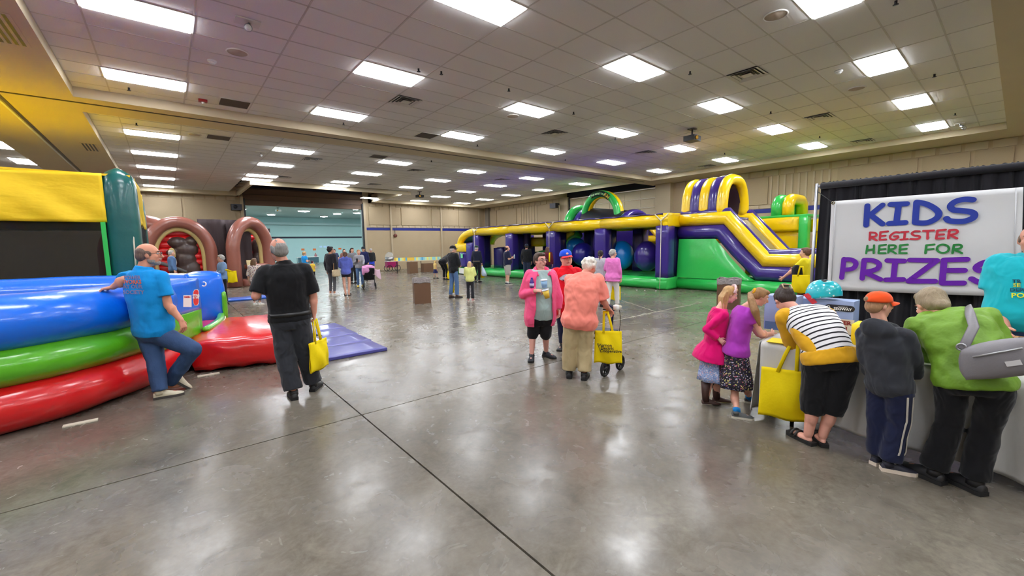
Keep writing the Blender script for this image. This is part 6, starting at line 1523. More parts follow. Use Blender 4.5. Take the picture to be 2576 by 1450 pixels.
# woman in the striped top bent over the table
def stripes(name, dark, light, freq, axis):
    m = bpy.data.materials.new(name); m.use_nodes = True; nt = m.node_tree; b = nt.nodes['Principled BSDF']; b.inputs['Roughness'].default_value = .9; L = nt.links.new
    tcn = nt.nodes.new('ShaderNodeTexCoord'); dt = nt.nodes.new('ShaderNodeVectorMath'); dt.operation = 'DOT_PRODUCT'; dt.inputs[1].default_value = tuple(axis*freq); L(tcn.outputs['Object'], dt.inputs[0])
    fr_ = nt.nodes.new('ShaderNodeMath'); fr_.operation = 'FRACT'; L(dt.outputs['Value'], fr_.inputs[0]); lt = nt.nodes.new('ShaderNodeMath'); lt.operation = 'LESS_THAN'; lt.inputs[1].default_value = .30; L(fr_.outputs[0], lt.inputs[0])
    mx = nt.nodes.new('ShaderNodeMix'); mx.data_type = 'RGBA'; mx.inputs[6].default_value = (*lin(light), 1); mx.inputs[7].default_value = (*lin(dark), 1); L(lt.outputs[0], mx.inputs[0]); L(mx.outputs[2], b.inputs['Base Color']); return m
J = pose_px((1974, 756, .36), (2016, 792, .28), (2088, 908, .0), ((2032, 1116), (2068, 1120)), ((1996, 872, .24), (1960, 868, .42), (2110, 860, .34), (2080, 870, .50)), ((2045, 1022, .0), (2093, 1022, .02)), -8, .93, yaws=(-28, -10, -4), sw=.175, pitch=-.85, mid=(2066, 812, .06), toes=(-48, -20), hw=.09)
MUST = cloth('mustard', (216, 162, 30), .9, .3); ax8 = (J['neck']-J['pelvis']).normalized()
p8 = person('woman in black-and-white striped mustard top and black shorts bent over the table', J, .93, 1.04, (226, 166, 146), .008, top=dict(mat=stripes('knit_stripes', (30, 28, 34), (232, 230, 232), 26, ax8), sleeve=.2, hem=.10, loose=1.05, fold=.014), bottom=dict(mat=cloth('black_cargo', (20, 20, 23)), len=1.22, wide=1.04, ends=(.104, .090, .086), waist=.16), shoes=dict(upper=BLK_SH, sole=mat('foam_black', (28, 27, 27), .8), sandal=True), hair_=dict(kind='bun', rgb=(52, 40, 34)))
sl_ = MB()
for sd in 'LR': limb(sl_, along(J['s'+sd], J['e'+sd], J['w'+sd], 1.85), [.078, .066, .050], 16, True, False)
torso(sl_, J, .93, 1.04, .022, -.05, .14)
soft(sl_, 'mustard_sleeves', MUST, p8, .010, 4, .014)
sp_ = MB(); fl8 = J['fc']
for sg, k in ((-1, .80),): bk8 = -(ax8.cross(J['rc'])); bk8 = bk8 if bk8.z > 0 else -bk8; sp_.ball(J['pelvis'].lerp(J['mid'], .62)*.5+J['pelvis'].lerp(J['neck'], .31)*.5-J['rc']*.115+bk8*.03, ax8*.21, J['rc']*.085, bk8*.085, 18, 12)
soft(sp_, 'mustard_side', MUST, p8, .010, 3, .012)
f_, r_, u_ = head_frame(J); c = J['head']+(-f_*.122+u_*.06)*.93
MB().sweep([c+r_*.035+u_*.028, c-r_*.03+u_*.034, c-r_*.035-u_*.02-f_*.008, c+r_*.03-u_*.028-f_*.008], .006, 6, closed=True).build('hair_clip', mat('clip_tan', (176, 150, 110), .4), p8)
tote('yellow tote bag hanging in front of the striped woman', Ap(1980, 931, Zp(2010, 1090), .0), .40, .44, .06, Ap(2000, 862, Zp(2010, 1090), .02), frame_of(Zp(2010, 1090), 0)[1])

# boy in the orange cap
J = pose_px((2212, 768), (2222, 826), (2238, 972), ((2206, 1168), (2236, 1186)), ((2178, 905, .02), (2192, 940, .14), (2302, 905, .0), (2298, 945, .10)), ((2210, 1052, .02), (2262, 1056, -.02)), 28, .74, yaws=(52, 24, 36), sw=.17, toes=(30, 72))
p9 = person('boy in an orange cap, grey hoodie and navy striped track trousers', J, .74, .98, (226, 170, 148), .008, top=dict(name='hoodie', mat=cloth('hoodie_grey', (52, 54, 60), .95, .3), sleeve=1.97, hem=-.14, loose=1.2, hood=True, fold=.02, cuff=.055), bottom=dict(mat=NAVY, len=1.93, wide=1.12, ends=(.098, .084, .080)), shoes=dict(upper=mat('shoe_runner', (38, 38, 52), .6, var=(30, .3)), sole=mat('sole_cream', (230, 214, 196), .6), sole_h=.036), hair_=dict(kind='shaved', rgb=(170, 130, 96)))
cap(J, .74, p9, (240, 84, 30), (240, 84, 30)); f_, r_, u_ = head_frame(J)
MB().ball(J['head']+(-f_*.106+u_*.058-r_*.01)*.74, r_*.026, f_*.016, u_*.020, 14, 8).build('cap_gap', hairm((150, 120, 92)), p9)
for off in (-.022, .022):
    pts = []
    for a, b, k in ((J['hR'], J['kR'], .098), (J['kR'], J['aR'], .086)):
        for q in (0.05, .35, .65, .95): pts.append(a.lerp(b, q)+J['rp']*(k*.74*1.12*.98)-J['fp']*(.01-off)*1.0)
    pts[-1] = J['aR']+J['rp']*.07*.74+J['fp']*off
    sp2 = MB().sweep(pts, .010, 6, squash=(.5, 1)); o = sp2.build('side_stripe', mat('stripe_white', (206, 200, 190), .8), p9); PRINTS.append((p9, 'trousers', o, None, None))

# woman in the green jacket with the grey shoulder bag
J = pose_px((2342, 768, .30), (2378, 800, .22), (2450, 965, -.02), ((2346, 1210), (2446, 1236)), ((2338, 896, .26), (2330, 930, .46), (2522, 880, .22), (2490, 915, .46)), ((2388, 1066, .0), (2480, 1076, .02)), 4, .98, yaws=(-34, 2, 4), sw=.185, pitch=-.6, mid=(2436, 862, .02), toes=(-62, -55), hw=.10)
p10 = person('woman in bright green rain jacket and black trousers leaning over the table', J, .98, 1.02, (224, 166, 146), .009, top=dict(name='jacket', mat=mat('rain_jacket_green', (110, 152, 36), .6, bump=(10, .6, .03), var=(5, .08)), sleeve=1.95, hem=-.06, loose=1.2, hood=True, fold=.035, cuff=.05), bottom=dict(mat=cloth('black_slacks', (17, 17, 20)), len=1.96, wide=1.0, hipk=.94, ends=(.086, .070, .078), fold=.016), shoes=dict(upper=BLK_SH, sole=BLK_SOLE), hair_=dict(kind='low', rgb=(150, 134, 108)))
pb = Ap(2524, 902, J['base'], -.22); rb = frame_of(J['base'], 0)[1]; vb = frame_of(J['base'], 0)[0]
purse = thing('shoulder_bag', 'grey leather shoulder bag on the back of the green-jacketed woman', 'bag', tuple(pb-V((0, 0, .12))))
M_PUR = mat('leather_grey', (126, 122, 126), .5, bump=(90, .2, .004), var=(6, .05)); q_ = Matrix.Rotation(-.40, 3, vb); rbt = q_@rb; ubt = q_@V((0, 0, 1))
pm = MB().puff((-.165, -.05, -.085), (.165, .05, .085), .022, 7); pm.v = [tuple(pb+rbt*p[0]*(1+.12*(-p[2]/.085))+vb*p[1]+ubt*p[2]) for p in pm.v]; pm.build('bag_body', M_PUR, purse, weld=True)
MB().sweep([pb-rbt*.14+ubt*.085, Ap(2450, 822, J['base'], -.10), Ap(2440, 790, J['base'], .03), Ap(2434, 772, J['base'], .16), Ap(2438, 776, J['base'], .28)], .024, 8, squash=(1, .3), up=tuple(-vb)).build('strap', M_PUR, purse)
MB().sweep([pb-rbt*.11-vb*.075+ubt*.045, pb+rbt*.09-vb*.078+ubt*.055], .006, 6).build('zip', M_METAL, purse); MB().sweep(arc(pb-rbt*.14+ubt*.10, rbt*.02, ubt*.02, 0, 5.9, 12), .005, 6, closed=True).build('ring', M_METAL, purse)
MB().obox(pb+rbt*.03-vb*.0745-ubt*.02, rbt*.03, ubt*.014, vb*.002).build('maker_plate', mat('plate_pale', (206, 204, 204), .4), purse, False)

# man in turquoise behind the table
bs = V((5.25, -.07, 0)); r11 = frame_of(bs, 0)[1]
J, s = pose_std(bs, 1.73, 184, arms=('down', 'hip'))
J['eR'] = Ap(2497, 752, bs, -.02); J['wR'] = Ap(2530, 826, bs, -.22); J['hdR'] = V((-.6, -.3, -.6))
p11 = person('man in turquoise T-shirt standing behind the prize table at the frame edge', J, s, 1.28, (206, 146, 124), .010, top=dict(mat=cloth('turquoise', (26, 176, 188)), sleeve=.75, hem=-.08, loose=1.25, collar=True), bottom=dict(mat=DENIM, len=1.93), shoes=dict(upper=mat('shoe_navy', (36, 44, 78), .6), sole=WHT_SOLE), hair_=dict(kind='shaved', rgb=(120, 96, 80)), body_kw=dict(belly=.05))
fc = J['fc']
for i, (tx, px, py, m_, sz) in enumerate((('TR', 2558, 708, mat('print_teal_dark', (16, 74, 104), .6), .036), ('SE', 2558, 718, mat('print_olive', (206, 206, 60), .6), .040), ('DEPE', 2562, 730, MATS['print_teal_dark'], .038), ('PO', 2561, 744, mat('print_yellow', (236, 232, 40), .6), .052))):
    PRINTS.append((p11, 'shirt', [((px, py), tx, m_)], 0, sz))

# the walker and its bag
w0 = Zp(1522, 948); w1 = Zp(1560, 931); w2 = Zp(1490, 909); 
fw = (J5['fc']*.6+J5['rc']*.8).normalized()
wk = thing('walker', 'four-wheeled black and navy walker beside the salmon-shirted person', 'walker', (4.3, 3.45, 0))
M_WF = mat('walker_navy', (36, 36, 84), .35, .4)
A_ = V((w0.x, w0.y, 0)); B_ = V((w1.x, w1.y, 0)); sd = V((A_.x, A_.y, 0)).normalized(); lt_ = V((-(B_-A_).normalized().y, (B_-A_).normalized().x, 0))
Cc = A_+lt_*.52; Dd = B_+lt_*.52; along_ = (B_-A_).normalized()
def wheel(c, r_, ax_):
    t_ = along_; U = V((0, 0, 1)); cc = V((c.x, c.y, r_))
    o = MB().sweep(arc(cc, t_*(r_-.016), U*(r_-.016), 0, 2*math.pi*27/28, 27), .018, 8, closed=True).build('wheel', mat('tyre_black', (24, 24, 26), .7), wk)
    sp_ = MB()
    for k in range(6):
        a = math.pi/3*k; sp_.sweep([cc, cc+t_*(r_-.02)*math.cos(a)*.55+U*(r_-.02)*math.sin(a)*.55+t_*.012, cc+t_*(r_-.02)*math.cos(a+.25)+U*(r_-.02)*math.sin(a+.25)], [.014, .011, .010], 6)
    sp_.sweep([cc-lt_*.02, cc+lt_*.02], .026, 12); sp_.build('spokes', M_BLACK, o)
for c in (A_, B_, Cc, Dd): wheel(c, .10, lt_)
for a, b in ((A_, B_), (Cc, Dd)):
    m1 = a+along_*.13; MB().sweep([a+V((0, 0, .11)), a+V((0, 0, .2)), m1+V((0, 0, .50)), m1+along_*.06+V((0, 0, .84)), m1+along_*.02-along_*.10+V((0, 0, .90)), m1-along_*.20+V((0, 0, .90))], [.014]*6, 10).build('side_frame', M_WF, wk)
    MB().sweep([b+V((0, 0, .10)), b-along_*.03+V((0, 0, .22)), m1+along_*.04+V((0, 0, .52))], .014, 10).build('front_leg', M_WF, wk)
    MB().sweep([m1-along_*.09+V((0, 0, .90)), m1-along_*.22+V((0, 0, .90))], .021, 12, dome=True).build('hand_grip', M_BLACK, wk)
    MB().sweep([m1-along_*.05+V((0, 0, .88)), m1-along_*.12+V((0, 0, .84)), m1-along_*.18+V((0, 0, .85))], .007, 6).build('brake_lever', M_BLACK, wk)
    MB().sweep(smooth_path([tuple(m1+V((0, 0, .88))), tuple(m1+along_*.20+V((0, 0, .80))), tuple(m1+along_*.22+V((0, 0, .55))), tuple(m1+along_*.05+V((0, 0, .30)))], 5), .005, 6).build('brake_cable', M_BLACK, wk)
MB().puff((-.22, -.15, -.02), (.22, .15, .02), .008, 5)
st_ = MB().puff((-.26, -.13, -.02), (.26, .13, .025), .008, 5); sc_ = (A_+B_+Cc+Dd)/4+V((0, 0, .52)); st_.v = [tuple(sc_+lt_*p[0]+along_*p[1]+V((0, 0, p[2]))) for p in st_.v]; st_.build('seat', mat('seat_grey', (58, 62, 72), .6), wk, weld=True)
MB().sweep([A_.lerp(B_, .45)+V((0, 0, .42)), Cc.lerp(Dd, .45)+V((0, 0, .42))], .012, 8).build('cross_brace', M_BLACK, wk)
tb_ = Ap(1530, 833, A_, -.06); bag5 = tote('yellow lettered tote bag hanging on the walker', tb_, .335, .40, .045, Ap(1524, 786, A_, .02), frame_of(A_, 0)[1])
nb_ = -frame_of(A_, 0)[0]; rb_ = frame_of(A_, 0)[1]; M_INK = mat('ink_black', (24, 22, 20), .7)
for tx, dx, dz, sz in (('Vernon', -.035, -.165, .052), ('Electric', -.01, -.20, .052), ('Cooperative', .03, -.235, .05)): lettering(tx, sz, tb_+rb_*dx+V((0, 0, dz))+nb_*.062, rb_, V((0, 0, 1)), M_INK, bag5, 'bag_lettering', .001, bold=.001)
MB().sweep([tb_+rb_*-.125+V((0, 0, -.145))+nb_*.058, tb_+rb_*-.085+V((0, 0, -.26))+nb_*.060], [.005, .002], 6).build('bag_bolt_mark', M_INK, bag5)
wp = J5['wR']+J5['fc']*.12+J5['rc']*.07; solo(MB().puff((wp.x-.025, wp.y-.025, wp.z-.03), (wp.x+.03, wp.y+.03, wp.z+.03), .008, 4), 'paper_wad', M_PAP, 'crumpled white napkin on the walker handle', 'napkin', wp, weld=True)

# ------------------------------------------------------------------ people further off
WOOL = {}
def std(label, px, top_y, base_y, yaw, top, bottom, shoes, hr, skin_=(222, 170, 146), headyaw=None, arms=('down', 'down'), H=None, g=1.0, vox=.016, basexy=None, extra=None, **k):
    b = V((basexy[0], basexy[1], 0)) if basexy else Zp(px, base_y); hh = H or Ap(px, top_y, b).z
    ps = {q: k.pop(q) for q in ('stride', 'pitch', 'lean', 'gap', 'bend', 'crouch') if q in k}
    J, s = pose_std(b, hh-.02, yaw, headyaw, arms, **ps); p = person(label, J, s, g, skin_, vox, top=top, bottom=bottom, shoes=shoes, hair_=hr, **k)
    if extra: extra(J, s, p)
    return J, s, p
def T(rgb, sleeve=.6, nm=None, **k): return dict(mat=cloth('c%d_%d_%d' % rgb, rgb), sleeve=sleeve, **k)
def B_(rgb, L=1.93, **k): return dict(mat=cloth('c%d_%d_%d' % rgb, rgb), len=L, **k)
SHW = dict(upper=mat('shoe_white', (222, 220, 214), .5), sole=WHT_SOLE); SHB = dict(upper=BLK_SH, sole=BLK_SOLE); SHN = dict(upper=mat('shoe_dnavy', (34, 40, 60), .6), sole=WHT_SOLE)
# pair before the blue ball
J, s, p = std('grey-haired woman in a pink cardigan and white trousers before the big blue ball', 1541, 626, 775, 22, T((228, 122, 194), 1.95, name='cardigan', hem=-.26, flare=.12), B_((226, 222, 216), ends=(.094, .076, .066)), dict(upper=mat('shoe_cream', (214, 200, 170), .6), sole=WHT_SOLE), dict(kind='curly', rgb=(170, 166, 160)), headyaw=58, arms=('hold', 'down'), g=1.08, vox=.012, stride=.14)
glasses(J, s, p); tote('yellow tote bag held low in front of the pink-cardigan woman', J['pelvis']+J['fc']*.16+V((0, 0, -.26)), .30, .36, .04, J['pelvis']+J['fc']*.20+V((0, 0, .02)), J['rc'])
std('dark-braided woman in a grey T-shirt beside the pink-cardigan woman', 1511, 628, 772, 12, T((176, 178, 184), .3, fold=.012), B_((128, 34, 44), .9), SHW, dict(kind='braid', rgb=(44, 34, 32), len=.30), vox=.012, basexy=tuple(Zp(1510, 768).xy))
# row in front of the course
std('long-haired woman in a maroon hoodie, yellow strap on her shoulder', 1378, 620, 712, 8, T((98, 26, 44), 1.95, name='hoodie', hem=-.16, loose=1.2), B_((40, 42, 56)), SHB, dict(kind='long', rgb=(92, 62, 50), len=.22),
    extra=lambda J, s, p: MB().sweep([J['neck']+J['rc']*.09+J['fc']*.06, J['neck']+J['rc']*.10-J['fc']*.10-V((0, 0, .05)), J['neck']+J['rc']*.10-J['fc']*.16-V((0, 0, .42))], .03, 8, squash=(1, .3)).build('bag_strap', mat('tote_yellow', (246, 218, 8), .75), p))
J, s, p = std('man in black sweater and dark cap watching the course', 1326, 613, 705, 14, T((24, 25, 28), 1.95, name='sweater', hem=-.12, loose=1.2), B_((44, 54, 76)), SHB, dict(kind='shaved', rgb=(70, 56, 48)), g=1.15)
cap(J, s, p, (34, 42, 62), (34, 42, 62))
J, s, p = std('bald man in navy T-shirt and pale shorts holding a water bottle', 1277, 617, 717, 70, T((24, 28, 58), .8, hem=-.22, loose=1.25), B_((176, 172, 164), 1.02, wide=1.25), dict(upper=MATS['shoe_dnavy'], sole=WHT_SOLE, sock=mat('sock_white', (214, 212, 208), .9)), dict(kind='ring', rgb=(56, 40, 34)), headyaw=78, arms=('hold', 'hold'), g=1.22, body_kw=dict(belly=.07))
wbp = J['wR']+J['fc']*.08; t = thing('water_bottle', 'clear water bottle in the hand of the man in pale shorts', 'bottle', tuple(wbp)); MB().sweep([wbp+V((0, 0, -.05)), wbp+V((0, 0, .09)), wbp+V((0, 0, .12))], [.032, .032, .014], 12).build('bottle_body', mat('clear_plastic', (206, 222, 236), .15, alpha=.55), t); MB().sweep([wbp+V((0, 0, .12)), wbp+V((0, 0, .14))], .016, 10).build('bottle_cap', M_WHITE, t)
J, s, p = std('man in dark navy shirt, black trousers and a green cap carrying bags', 1201, 617, 711, 22, T((30, 34, 54), 1.9, hem=0), B_((24, 24, 28), belt=mat('belt_studs', (120, 104, 80), .4)), SHB, dict(kind='shaved', rgb=(176, 172, 168)), headyaw=30)
cap(J, s, p, (44, 70, 58), (44, 70, 58)); Jc = J
wbg = J['wR']+V((0, 0, -.08)); pbg = MB().sweep([wbg+V((0, 0, .02)), wbg+V((0, 0, -.08))+J['rc']*.02, wbg+V((0, 0, -.2))+J['rc']*.05, wbg+V((0, 0, -.34))+J['rc']*.08, wbg+V((0, 0, -.44))+J['rc']*.11, wbg+V((0, 0, -.47))+J['rc']*.11], [.012, .05, .10, .14, .15, .10], 14, squash=(1, .7))
solo(wobble(pbg, .02, 9), 'plastic_bag', mat('bag_paleblue', (190, 208, 226), .35, var=(8, .1)), 'pale plastic carrier bag in the navy-shirted man\'s hand', 'bag', wbg+V((0, 0, -.48)))
tote('yellow tote bag behind the pale carrier bag of the navy-shirted man', wbg+V((0, 0, -.22))-J['rc']*.05+J['fc']*.12, .24, .34, .04, wbg, J['rc'])
std('girl with long blond hair in a pale yellow hoodie', 1184, 656, 758, 8, T((222, 226, 140), 1.95, name='hoodie', hem=-.16, loose=1.3), B_((40, 40, 46), ends=(.085, .066, .078)), dict(upper=mat('shoe_rose', (170, 120, 120), .6), sole=WHT_SOLE), dict(kind='long', rgb=(206, 172, 120), len=.30), arms=('front', 'front'), vox=.013)
J, s, p = std('old man in black cap, black jacket and blue jeans', 1143, 617, 750, 48, T((28, 29, 33), 1.95, name='jacket', hem=-.20, loose=1.25, collar=True), dict(mat=mat('denim_light', (84, 116, 160), .85, bump=(40, .3, .01), var=(6, .22)), len=1.94, ends=(.088, .07, .066)), dict(upper=mat('shoe_brown', (64, 46, 42), .6), sole=BLK_SOLE), dict(kind='shaved', rgb=(196, 190, 184)), headyaw=88, arms=('front', 'front'), vox=.012, stride=.06)
cap(J, s, p, (20, 20, 22), (20, 20, 22), badge=(200, 190, 150)); glasses(J, s, p, (40, 36, 34))
tote('yellow tote bag beside the old man\'s jeans', Ap(1136, 704, J['base'], .12), .22, .42, .04, Ap(1138, 688, J['base'], .12), J['rc'])
# crouched adult, small girl and stroller by the long table
J, s, p = std('person in black bending down beside the old man', 1121, 640, 704, 38, T((22, 22, 26), 1.95, name='sweater', hem=-.1, loose=1.2), B_((20, 20, 24)), SHB, dict(kind='short', rgb=(40, 32, 30)), H=1.66, bend=.62, arms=('reach', 'reach'), g=1.15)
tote('yellow tote bag between the legs of the bending person', J['base']+V((.05, -.15, .46)), .24, .42, .04, J['base']+V((.05, -.1, .75)), J['rc'])
std('small blond girl in a navy dress with a coral bag', 1096, 655, 701, 60, T((226, 196, 120), .5), dict(kind='skirt', mat=cloth('dress_navy', (36, 38, 84)), len=.22, hem=.26), SHB, dict(kind='long', rgb=(216, 180, 110), len=.24), stride=.12)
# family at the opening
J, s, p = std('woman in grey cardigan checking a phone behind the stroller', 907, 627, 723, 176, T((150, 150, 156), 1.9, name='cardigan', hem=-.1), dict(mat=MATS['denim_light'], len=1.93, ends=(.085, .064, .056)), dict(upper=mat('shoe_yellow', (206, 176, 40), .6), sole=BLK_SOLE), dict(kind='short', rgb=(170, 130, 84)), arms=('reach', 'hold'), vox=.014)
ph = J['wR']+J['fc']*.07+V((0, 0, .05)); solo(MB().obox(ph, J['rc']*.035, J['fc']*.005+V((0, 0, .002)), V((0, 0, .07))), 'phone', M_BLACK, 'black phone in the hand of the woman behind the stroller', 'phone', ph, None, False)
std('dark-haired woman in a striped cardigan behind the phone woman', 897, 628, 716, 150, T((120, 120, 124), 1.9, name='cardigan'), B_((34, 34, 40)), SHB, dict(kind='long', rgb=(40, 30, 28), len=.22), basexy=(6.6, 19.6), H=1.68, vox=.018)
J, s, p = std('person in navy jacket and dark cap behind the phone woman', 918, 626, 700, 200, T((30, 36, 80), 1.9, name='jacket'), B_((30, 32, 40)), SHB, dict(kind='shaved', rgb=(60, 50, 40)), basexy=(7.6, 20.9), H=1.72, vox=.018); cap(J, s, p, (24, 34, 44), (24, 34, 44))
J, s, p = std('man in black hoodie, blue shorts and a grey cap near the opening', 936, 625, 692, 172, T((30, 31, 34), 1.95, name='hoodie', hem=-.1, loose=1.25), B_((44, 70, 190), .8, wide=1.2), SHN, dict(kind='shaved', rgb=(70, 56, 46)), g=1.1, vox=.018); cap(J, s, p, (170, 168, 170), (170, 168, 170))
std('girl in a blue hoodie and dark shorts with a long ponytail', 874, 632, 744, 6, T((98, 112, 200), 1.9, name='hoodie', hem=-.18, loose=1.3, hood=True), B_((36, 34, 44), .42, wide=1.1), dict(upper=mat('sandal_brown', (52, 38, 36), .6), sole=mat('sandal_sole', (40, 30, 28), .7), sandal=True), dict(kind='pony', rgb=(96, 66, 50), len=.34), arms=('front', 'front'), vox=.013, gap=.06)
J, s, p = std('woman in black jacket and grey leggings with her dark hair in a bun', 838, 619, 745, 48, T((40, 38, 44), 1.9, name='jacket', hem=-.22, loose=1.25), B_((92, 92, 98), 1.8, ends=(.078, .056, .044)), SHW, dict(kind='bun', rgb=(28, 22, 24)), skin_=(196, 142, 116), vox=.013, headyaw=62)
hbp = J['wR']+V((0, 0, .02))-J['fc']*.10; hb = thing('handbag', 'cream patterned handbag at the hip of the woman in the black jacket', 'bag', tuple(hbp-V((0, 0, .2)))); m = MB().puff((-.13, -.05, -.13), (.13, .05, .08), .015, 5); m.v = [tuple(hbp+J['fc']*q[0]+J['rc']*(q[1]+.06)+V((0, 0, q[2]-.06))) for q in m.v]; m.build('bag_body', floral('bag_pattern', (214, 196, 160), [(150, 110, 80), (190, 150, 110)], 60, .3), hb, weld=True); MB().sweep([hbp+J['fc']*.10+J['rc']*.06, J['neck']+J['rc']*.16+V((0, 0, -.05)), hbp-J['fc']*.10+J['rc']*.06], .012, 6).build('strap', mat('strap_tan', (170, 130, 90), .5), hb)
std('small child in pink behind the woman in the black jacket', 846, 652, 707, 60, T((226, 70, 150), .6), B_((216, 90, 150), .7), SHW, dict(kind='short', rgb=(80, 60, 50)), H=1.15, basexy=(5.75, 20.3))
std('blond woman in a blue T-shirt with folded arms', 770, 632, 709, 62, T((26, 148, 222), .6, hem=-.1), B_((28, 28, 34)), SHB, dict(kind='low', rgb=(186, 146, 96)), arms=('fold', 'fold'), g=1.12, vox=.016)
std('small girl in a yellow top and black overalls with folded arms', 789, 655, 713, 40, T((226, 190, 70), .5), B_((26, 26, 30)), dict(upper=mat('shoe_pink', (226, 100, 130), .6), sole=WHT_SOLE), dict(kind='short', rgb=(86, 50, 60)), arms=('fold', 'fold'), vox=.014)
J, s, p = std('grey-haired woman in a denim jacket and black trousers with a yellow bag', 567, 640, 766, -105, dict(name='jacket', mat=mat('denim_pale', (126, 156, 196), .85, bump=(30, .3, .01), var=(6, .15)), sleeve=1.9, hem=-.24, loose=1.2), B_((24, 24, 28)), SHB, dict(kind='curly', rgb=(180, 176, 170)), arms=('front', 'front'), vox=.013, headyaw=-100)
glasses(J, s, p, (170, 120, 130)); tote('yellow tote bag under the arm of the denim-jacket woman', Ap(583, 682, J['base'], -.05), .26, .36, .04, J['sL'].lerp(J['eL'], .7), J['fc'])
std('long-haired girl in a floral shirt facing the gallery', 648, 648, 768, 28, dict(name='shirt', mat=floral('shirt_floral', (216, 206, 200), [(130, 96, 110), (176, 140, 120), (150, 130, 150)], 26, .42), sleeve=1.2, hem=-.2, loose=1.2), B_((70, 62, 60), 1.8), SHW, dict(kind='long', rgb=(116, 88, 66), len=.30), vox=.014)
std('man in a blue denim shirt walking past the brown arch', 440, 634, 726, 82, dict(mat=MATS['denim_light'], sleeve=1.9), B_((50, 54, 66)), SHB, dict(kind='short', rgb=(176, 172, 166)), H=1.72, basexy=tuple(Zp(440, 735).xy), arms=('down', 'down'), stride=.15)
# person beyond the drape pole
bq = V((9.9, 2.78, 0)); J, s, p = std('person in a yellow T-shirt half hidden by the drape pole', 2028, 622, 790, -75, T((232, 214, 30), .6), dict(mat=floral('trousers_rust', (66, 36, 30), [(140, 70, 40), (96, 50, 44)], 40, .4), len=1.93, wide=1.2), SHB, dict(kind='short', rgb=(110, 76, 56)), basexy=(9.9, 2.72), H=1.50, arms=('reach', 'hold'), g=1.1)
tote('yellow tote bag held by the person beside the drape pole', Ap(2015, 692, J['base'], -.25), .30, .36, .05, Ap(2016, 672, J['base'], -.25), frame_of(J['base'], 0)[1])
jk = Ap(2008, 690, J['base'], -.1); solo(wobble(MB().ball(jk, V((.14, 0, 0)), V((0, .12, 0)), V((0, 0, .22)), 14, 9), .03, 7), 'folded_jacket', BLKT, 'black jacket bundled over the arm of the person by the pole', 'jacket', jk+V((0, 0, -.22)))
# kids inside the course
std('girl in a blue top inside the obstacle course', 1413, 603, 700, 200, T((20, 120, 170), .5), B_((40, 44, 60)), SHW, dict(kind='long', rgb=(70, 44, 36), len=.2), basexy=(16.45, 15.4), H=1.75, vox=.02)
std('fair-haired child in a grey top inside the obstacle course', 1425, 604, 700, 20, T((120, 130, 170), .9), B_((60, 60, 80)), SHW, dict(kind='short', rgb=(150, 116, 84)), basexy=(16.45, 14.85), H=1.72, vox=.02)
# girl seated on the far desk
J, s, p = std('long-haired girl sitting by the table in the teal hall', 798, 641, 662, 150, T((150, 100, 110), .7), B_((60, 84, 130), .9), SHW, dict(kind='long', rgb=(80, 56, 46), len=.3), basexy=(12.9, 50.3), H=1.2, vox=.022)
# folks behind the blue hoodie
std('man behind the blue-hooded girl, facing the table', 866, 633, 690, 190, T((60, 70, 100), .7), B_((50, 50, 60)), SHB, dict(kind='short', rgb=(70, 50, 40)), basexy=(7.6, 25.6), H=1.62, vox=.022)
std('woman with long hair behind the blue-hooded girl', 884, 632, 690, 170, T((130, 90, 80), .9), B_((60, 50, 60)), SHB, dict(kind='long', rgb=(96, 66, 50), len=.2), basexy=(7.9, 24.8), H=1.62, vox=.022)

# stroller
sb_ = Zp(930, 726); stf, strr = frame_of(sb_, 172); sv, sr = frame_of(sb_, 0)
stl = thing('stroller', 'black stroller with pink and lilac blankets draped over it', 'stroller', tuple(sb_)); U = V((0, 0, 1)); SP = lambda a, b, c: V((sb_.x, sb_.y, 0))+sr*a+sv*b+U*c
m = MB().puff((-.22, -.20, -.22), (.22, .22, .24), .03, 6); m.v = [tuple(SP(q[0]*(1-.25*(.24-q[2])), q[1]+.05-q[2]*.3, .58+q[2])) for q in m.v]; m.build('seat_shell', BLKT, stl, weld=True)
cn = MB()
for (a, b, c), (x, y, z) in (((-.02, -.02, .86), (.24, .22, .10)), ((-.20, -.10, .72), (.07, .15, .18)), ((-.10, -.20, .76), (.14, .06, .13)), ((.10, .0, .84), (.14, .2, .09))): cn.ball(SP(a, b, c), sr*x, sv*y, U*z, 14, 9)
soft(cn, 'draped_blanket', mat('blanket_pink', (214, 146, 194), .9, var=(5, .3)), stl, .016, 3, .03)
bl = MB().grid(lambda u, v: SP(.10+.32*u+.05*v, -.16+.03*math.sin(u*8), .78-.42*v*(.5+.5*u)+.03*math.sin(u*6)), 10, 10); o = bl.build('blanket', mat('blanket_pale', (232, 196, 214), .9), stl); o.modifiers.new('thick', 'SOLIDIFY').thickness = .015
for sg in (-1, 1):
    MB().sweep([SP(sg*.20, -.30, .10), SP(sg*.2, .0, .38), SP(sg*.2, .30, .95)], .016, 8).build('frame_tube', M_BLACK, stl); MB().sweep([SP(sg*.20, .34, .10), SP(sg*.2, .05, .40)], .016, 8).build('frame_tube', M_BLACK, stl)
    for b in (-.30, .34):
        cc = SP(sg*.24, b, .10); w_ = MB().sweep(arc(cc, sv*.085, U*.085, 0, 2*math.pi*17/18, 17), .02, 8, closed=True).build('wheel', MATS['tyre_black'], stl); MB().sweep([cc-sr*.015, cc+sr*.015], .05, 12).build('hub', mat('hub_yellow', (206, 178, 40), .5) if b > 0 else M_STEEL, w_)
MB().sweep([SP(-.2, .30, .95), SP(.2, .30, .95)], .018, 8).build('handlebar', M_BLACK, stl); MB().sweep([SP(-.2, -.02, .36), SP(.2, -.02, .36)], .013, 8).build('cross_bar', M_BLACK, stl)
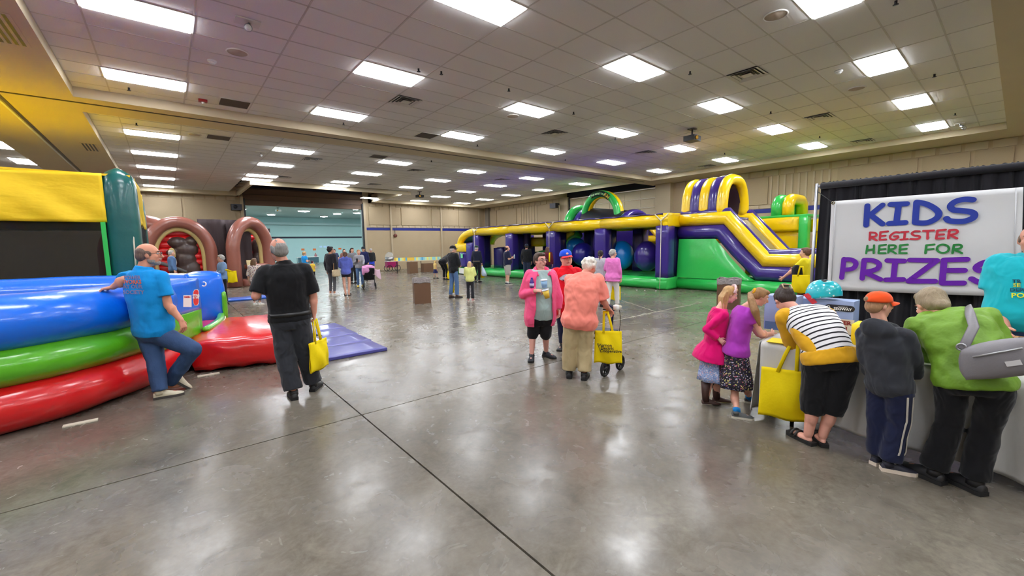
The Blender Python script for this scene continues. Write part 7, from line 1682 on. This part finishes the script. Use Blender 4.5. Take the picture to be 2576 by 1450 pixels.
# shoes left on the purple mat
for i, (x, y, m_, lb) in enumerate(((1.72, 7.9, BLK_SH, 'black sneaker left on the purple mat behind the bag'), (1.86, 8.02, BLK_SH, 'second black sneaker beside the other on the purple mat'), (1.80, 7.45, SHW['upper'], 'pale sandal left on the purple mat'))):
    t = thing('sneaker', lb, 'shoe', (x, y, .056)); shoe(t, V((x, y, .056+.085)), V((.8, -.4, 0)), 1.0, m_, WHT_SOLE)

bake()
# ------------------------------------------------------------------ prints laid onto the finished garments
bpy.context.view_layer.update()
def cast(o, px, py):
    org = WL[o.name]; d = ray(px, py).normalized(); ok, loc, n, _ = o.ray_cast(CAM-org, d); return (loc+org, n) if ok else (None, None)
for rec in PRINTS:
    g_ = [c for c in rec[0].children if c.name.split('.')[0] == rec[1]]
    if not g_: continue
    if not isinstance(rec[2], list):
        sw_ = rec[2].modifiers.new('lie', 'SHRINKWRAP'); sw_.target = g_[0]; sw_.wrap_method = 'NEAREST_SURFACEPOINT'; sw_.wrap_mode = 'OUTSIDE_SURFACE'; sw_.offset = .004; continue
    for (px, py), tx, m_ in rec[2]:
        c, n = cast(g_[0], px, py)
        if c is None: continue
        a, _ = cast(g_[0], px-9, py); b, _ = cast(g_[0], px+9, py)
        rt_ = (b-a).normalized() if a is not None and b is not None else V(cr)
        up_ = V((0, 0, 1)); up_ = (up_-rt_*up_.dot(rt_)).normalized(); n2 = rt_.cross(up_)
        lettering(tx, rec[4], c+n2*.006, rt_, up_, m_, rec[0], 'shirt_print', .001, bold=.001)
# car picture on the red shirt
g_ = [c for c in p4.children if c.name.split('.')[0] == 'shirt'][0]
cp = MB()
for pts, k in (([(1407, 700), (1412, 696), (1418, 692), (1424, 690), (1430, 691), (1434, 694), (1432, 702), (1424, 706), (1414, 706), (1408, 704)], 0),):
    P = [cast(g_, *q)[0] for q in pts]
    if all(q is not None for q in P): MB().add([q-ray(*pp).normalized()*.012 for q, pp in zip(P, pts)], [tuple(range(len(P)))]).build('shirt_car_print', mat('print_silver', (176, 178, 190), .6, var=(60, .4)), p4, False)
    P = [cast(g_, *q)[0] for q in [(1413, 704), (1420, 708), (1430, 705), (1432, 702), (1420, 704)]]
    if all(q is not None for q in P): MB().add([q-ray(1420, 704).normalized()*.014 for q in P], [tuple(range(len(P)))]).build('shirt_car_print', mat('print_shadow', (40, 34, 44), .6), p4, False)
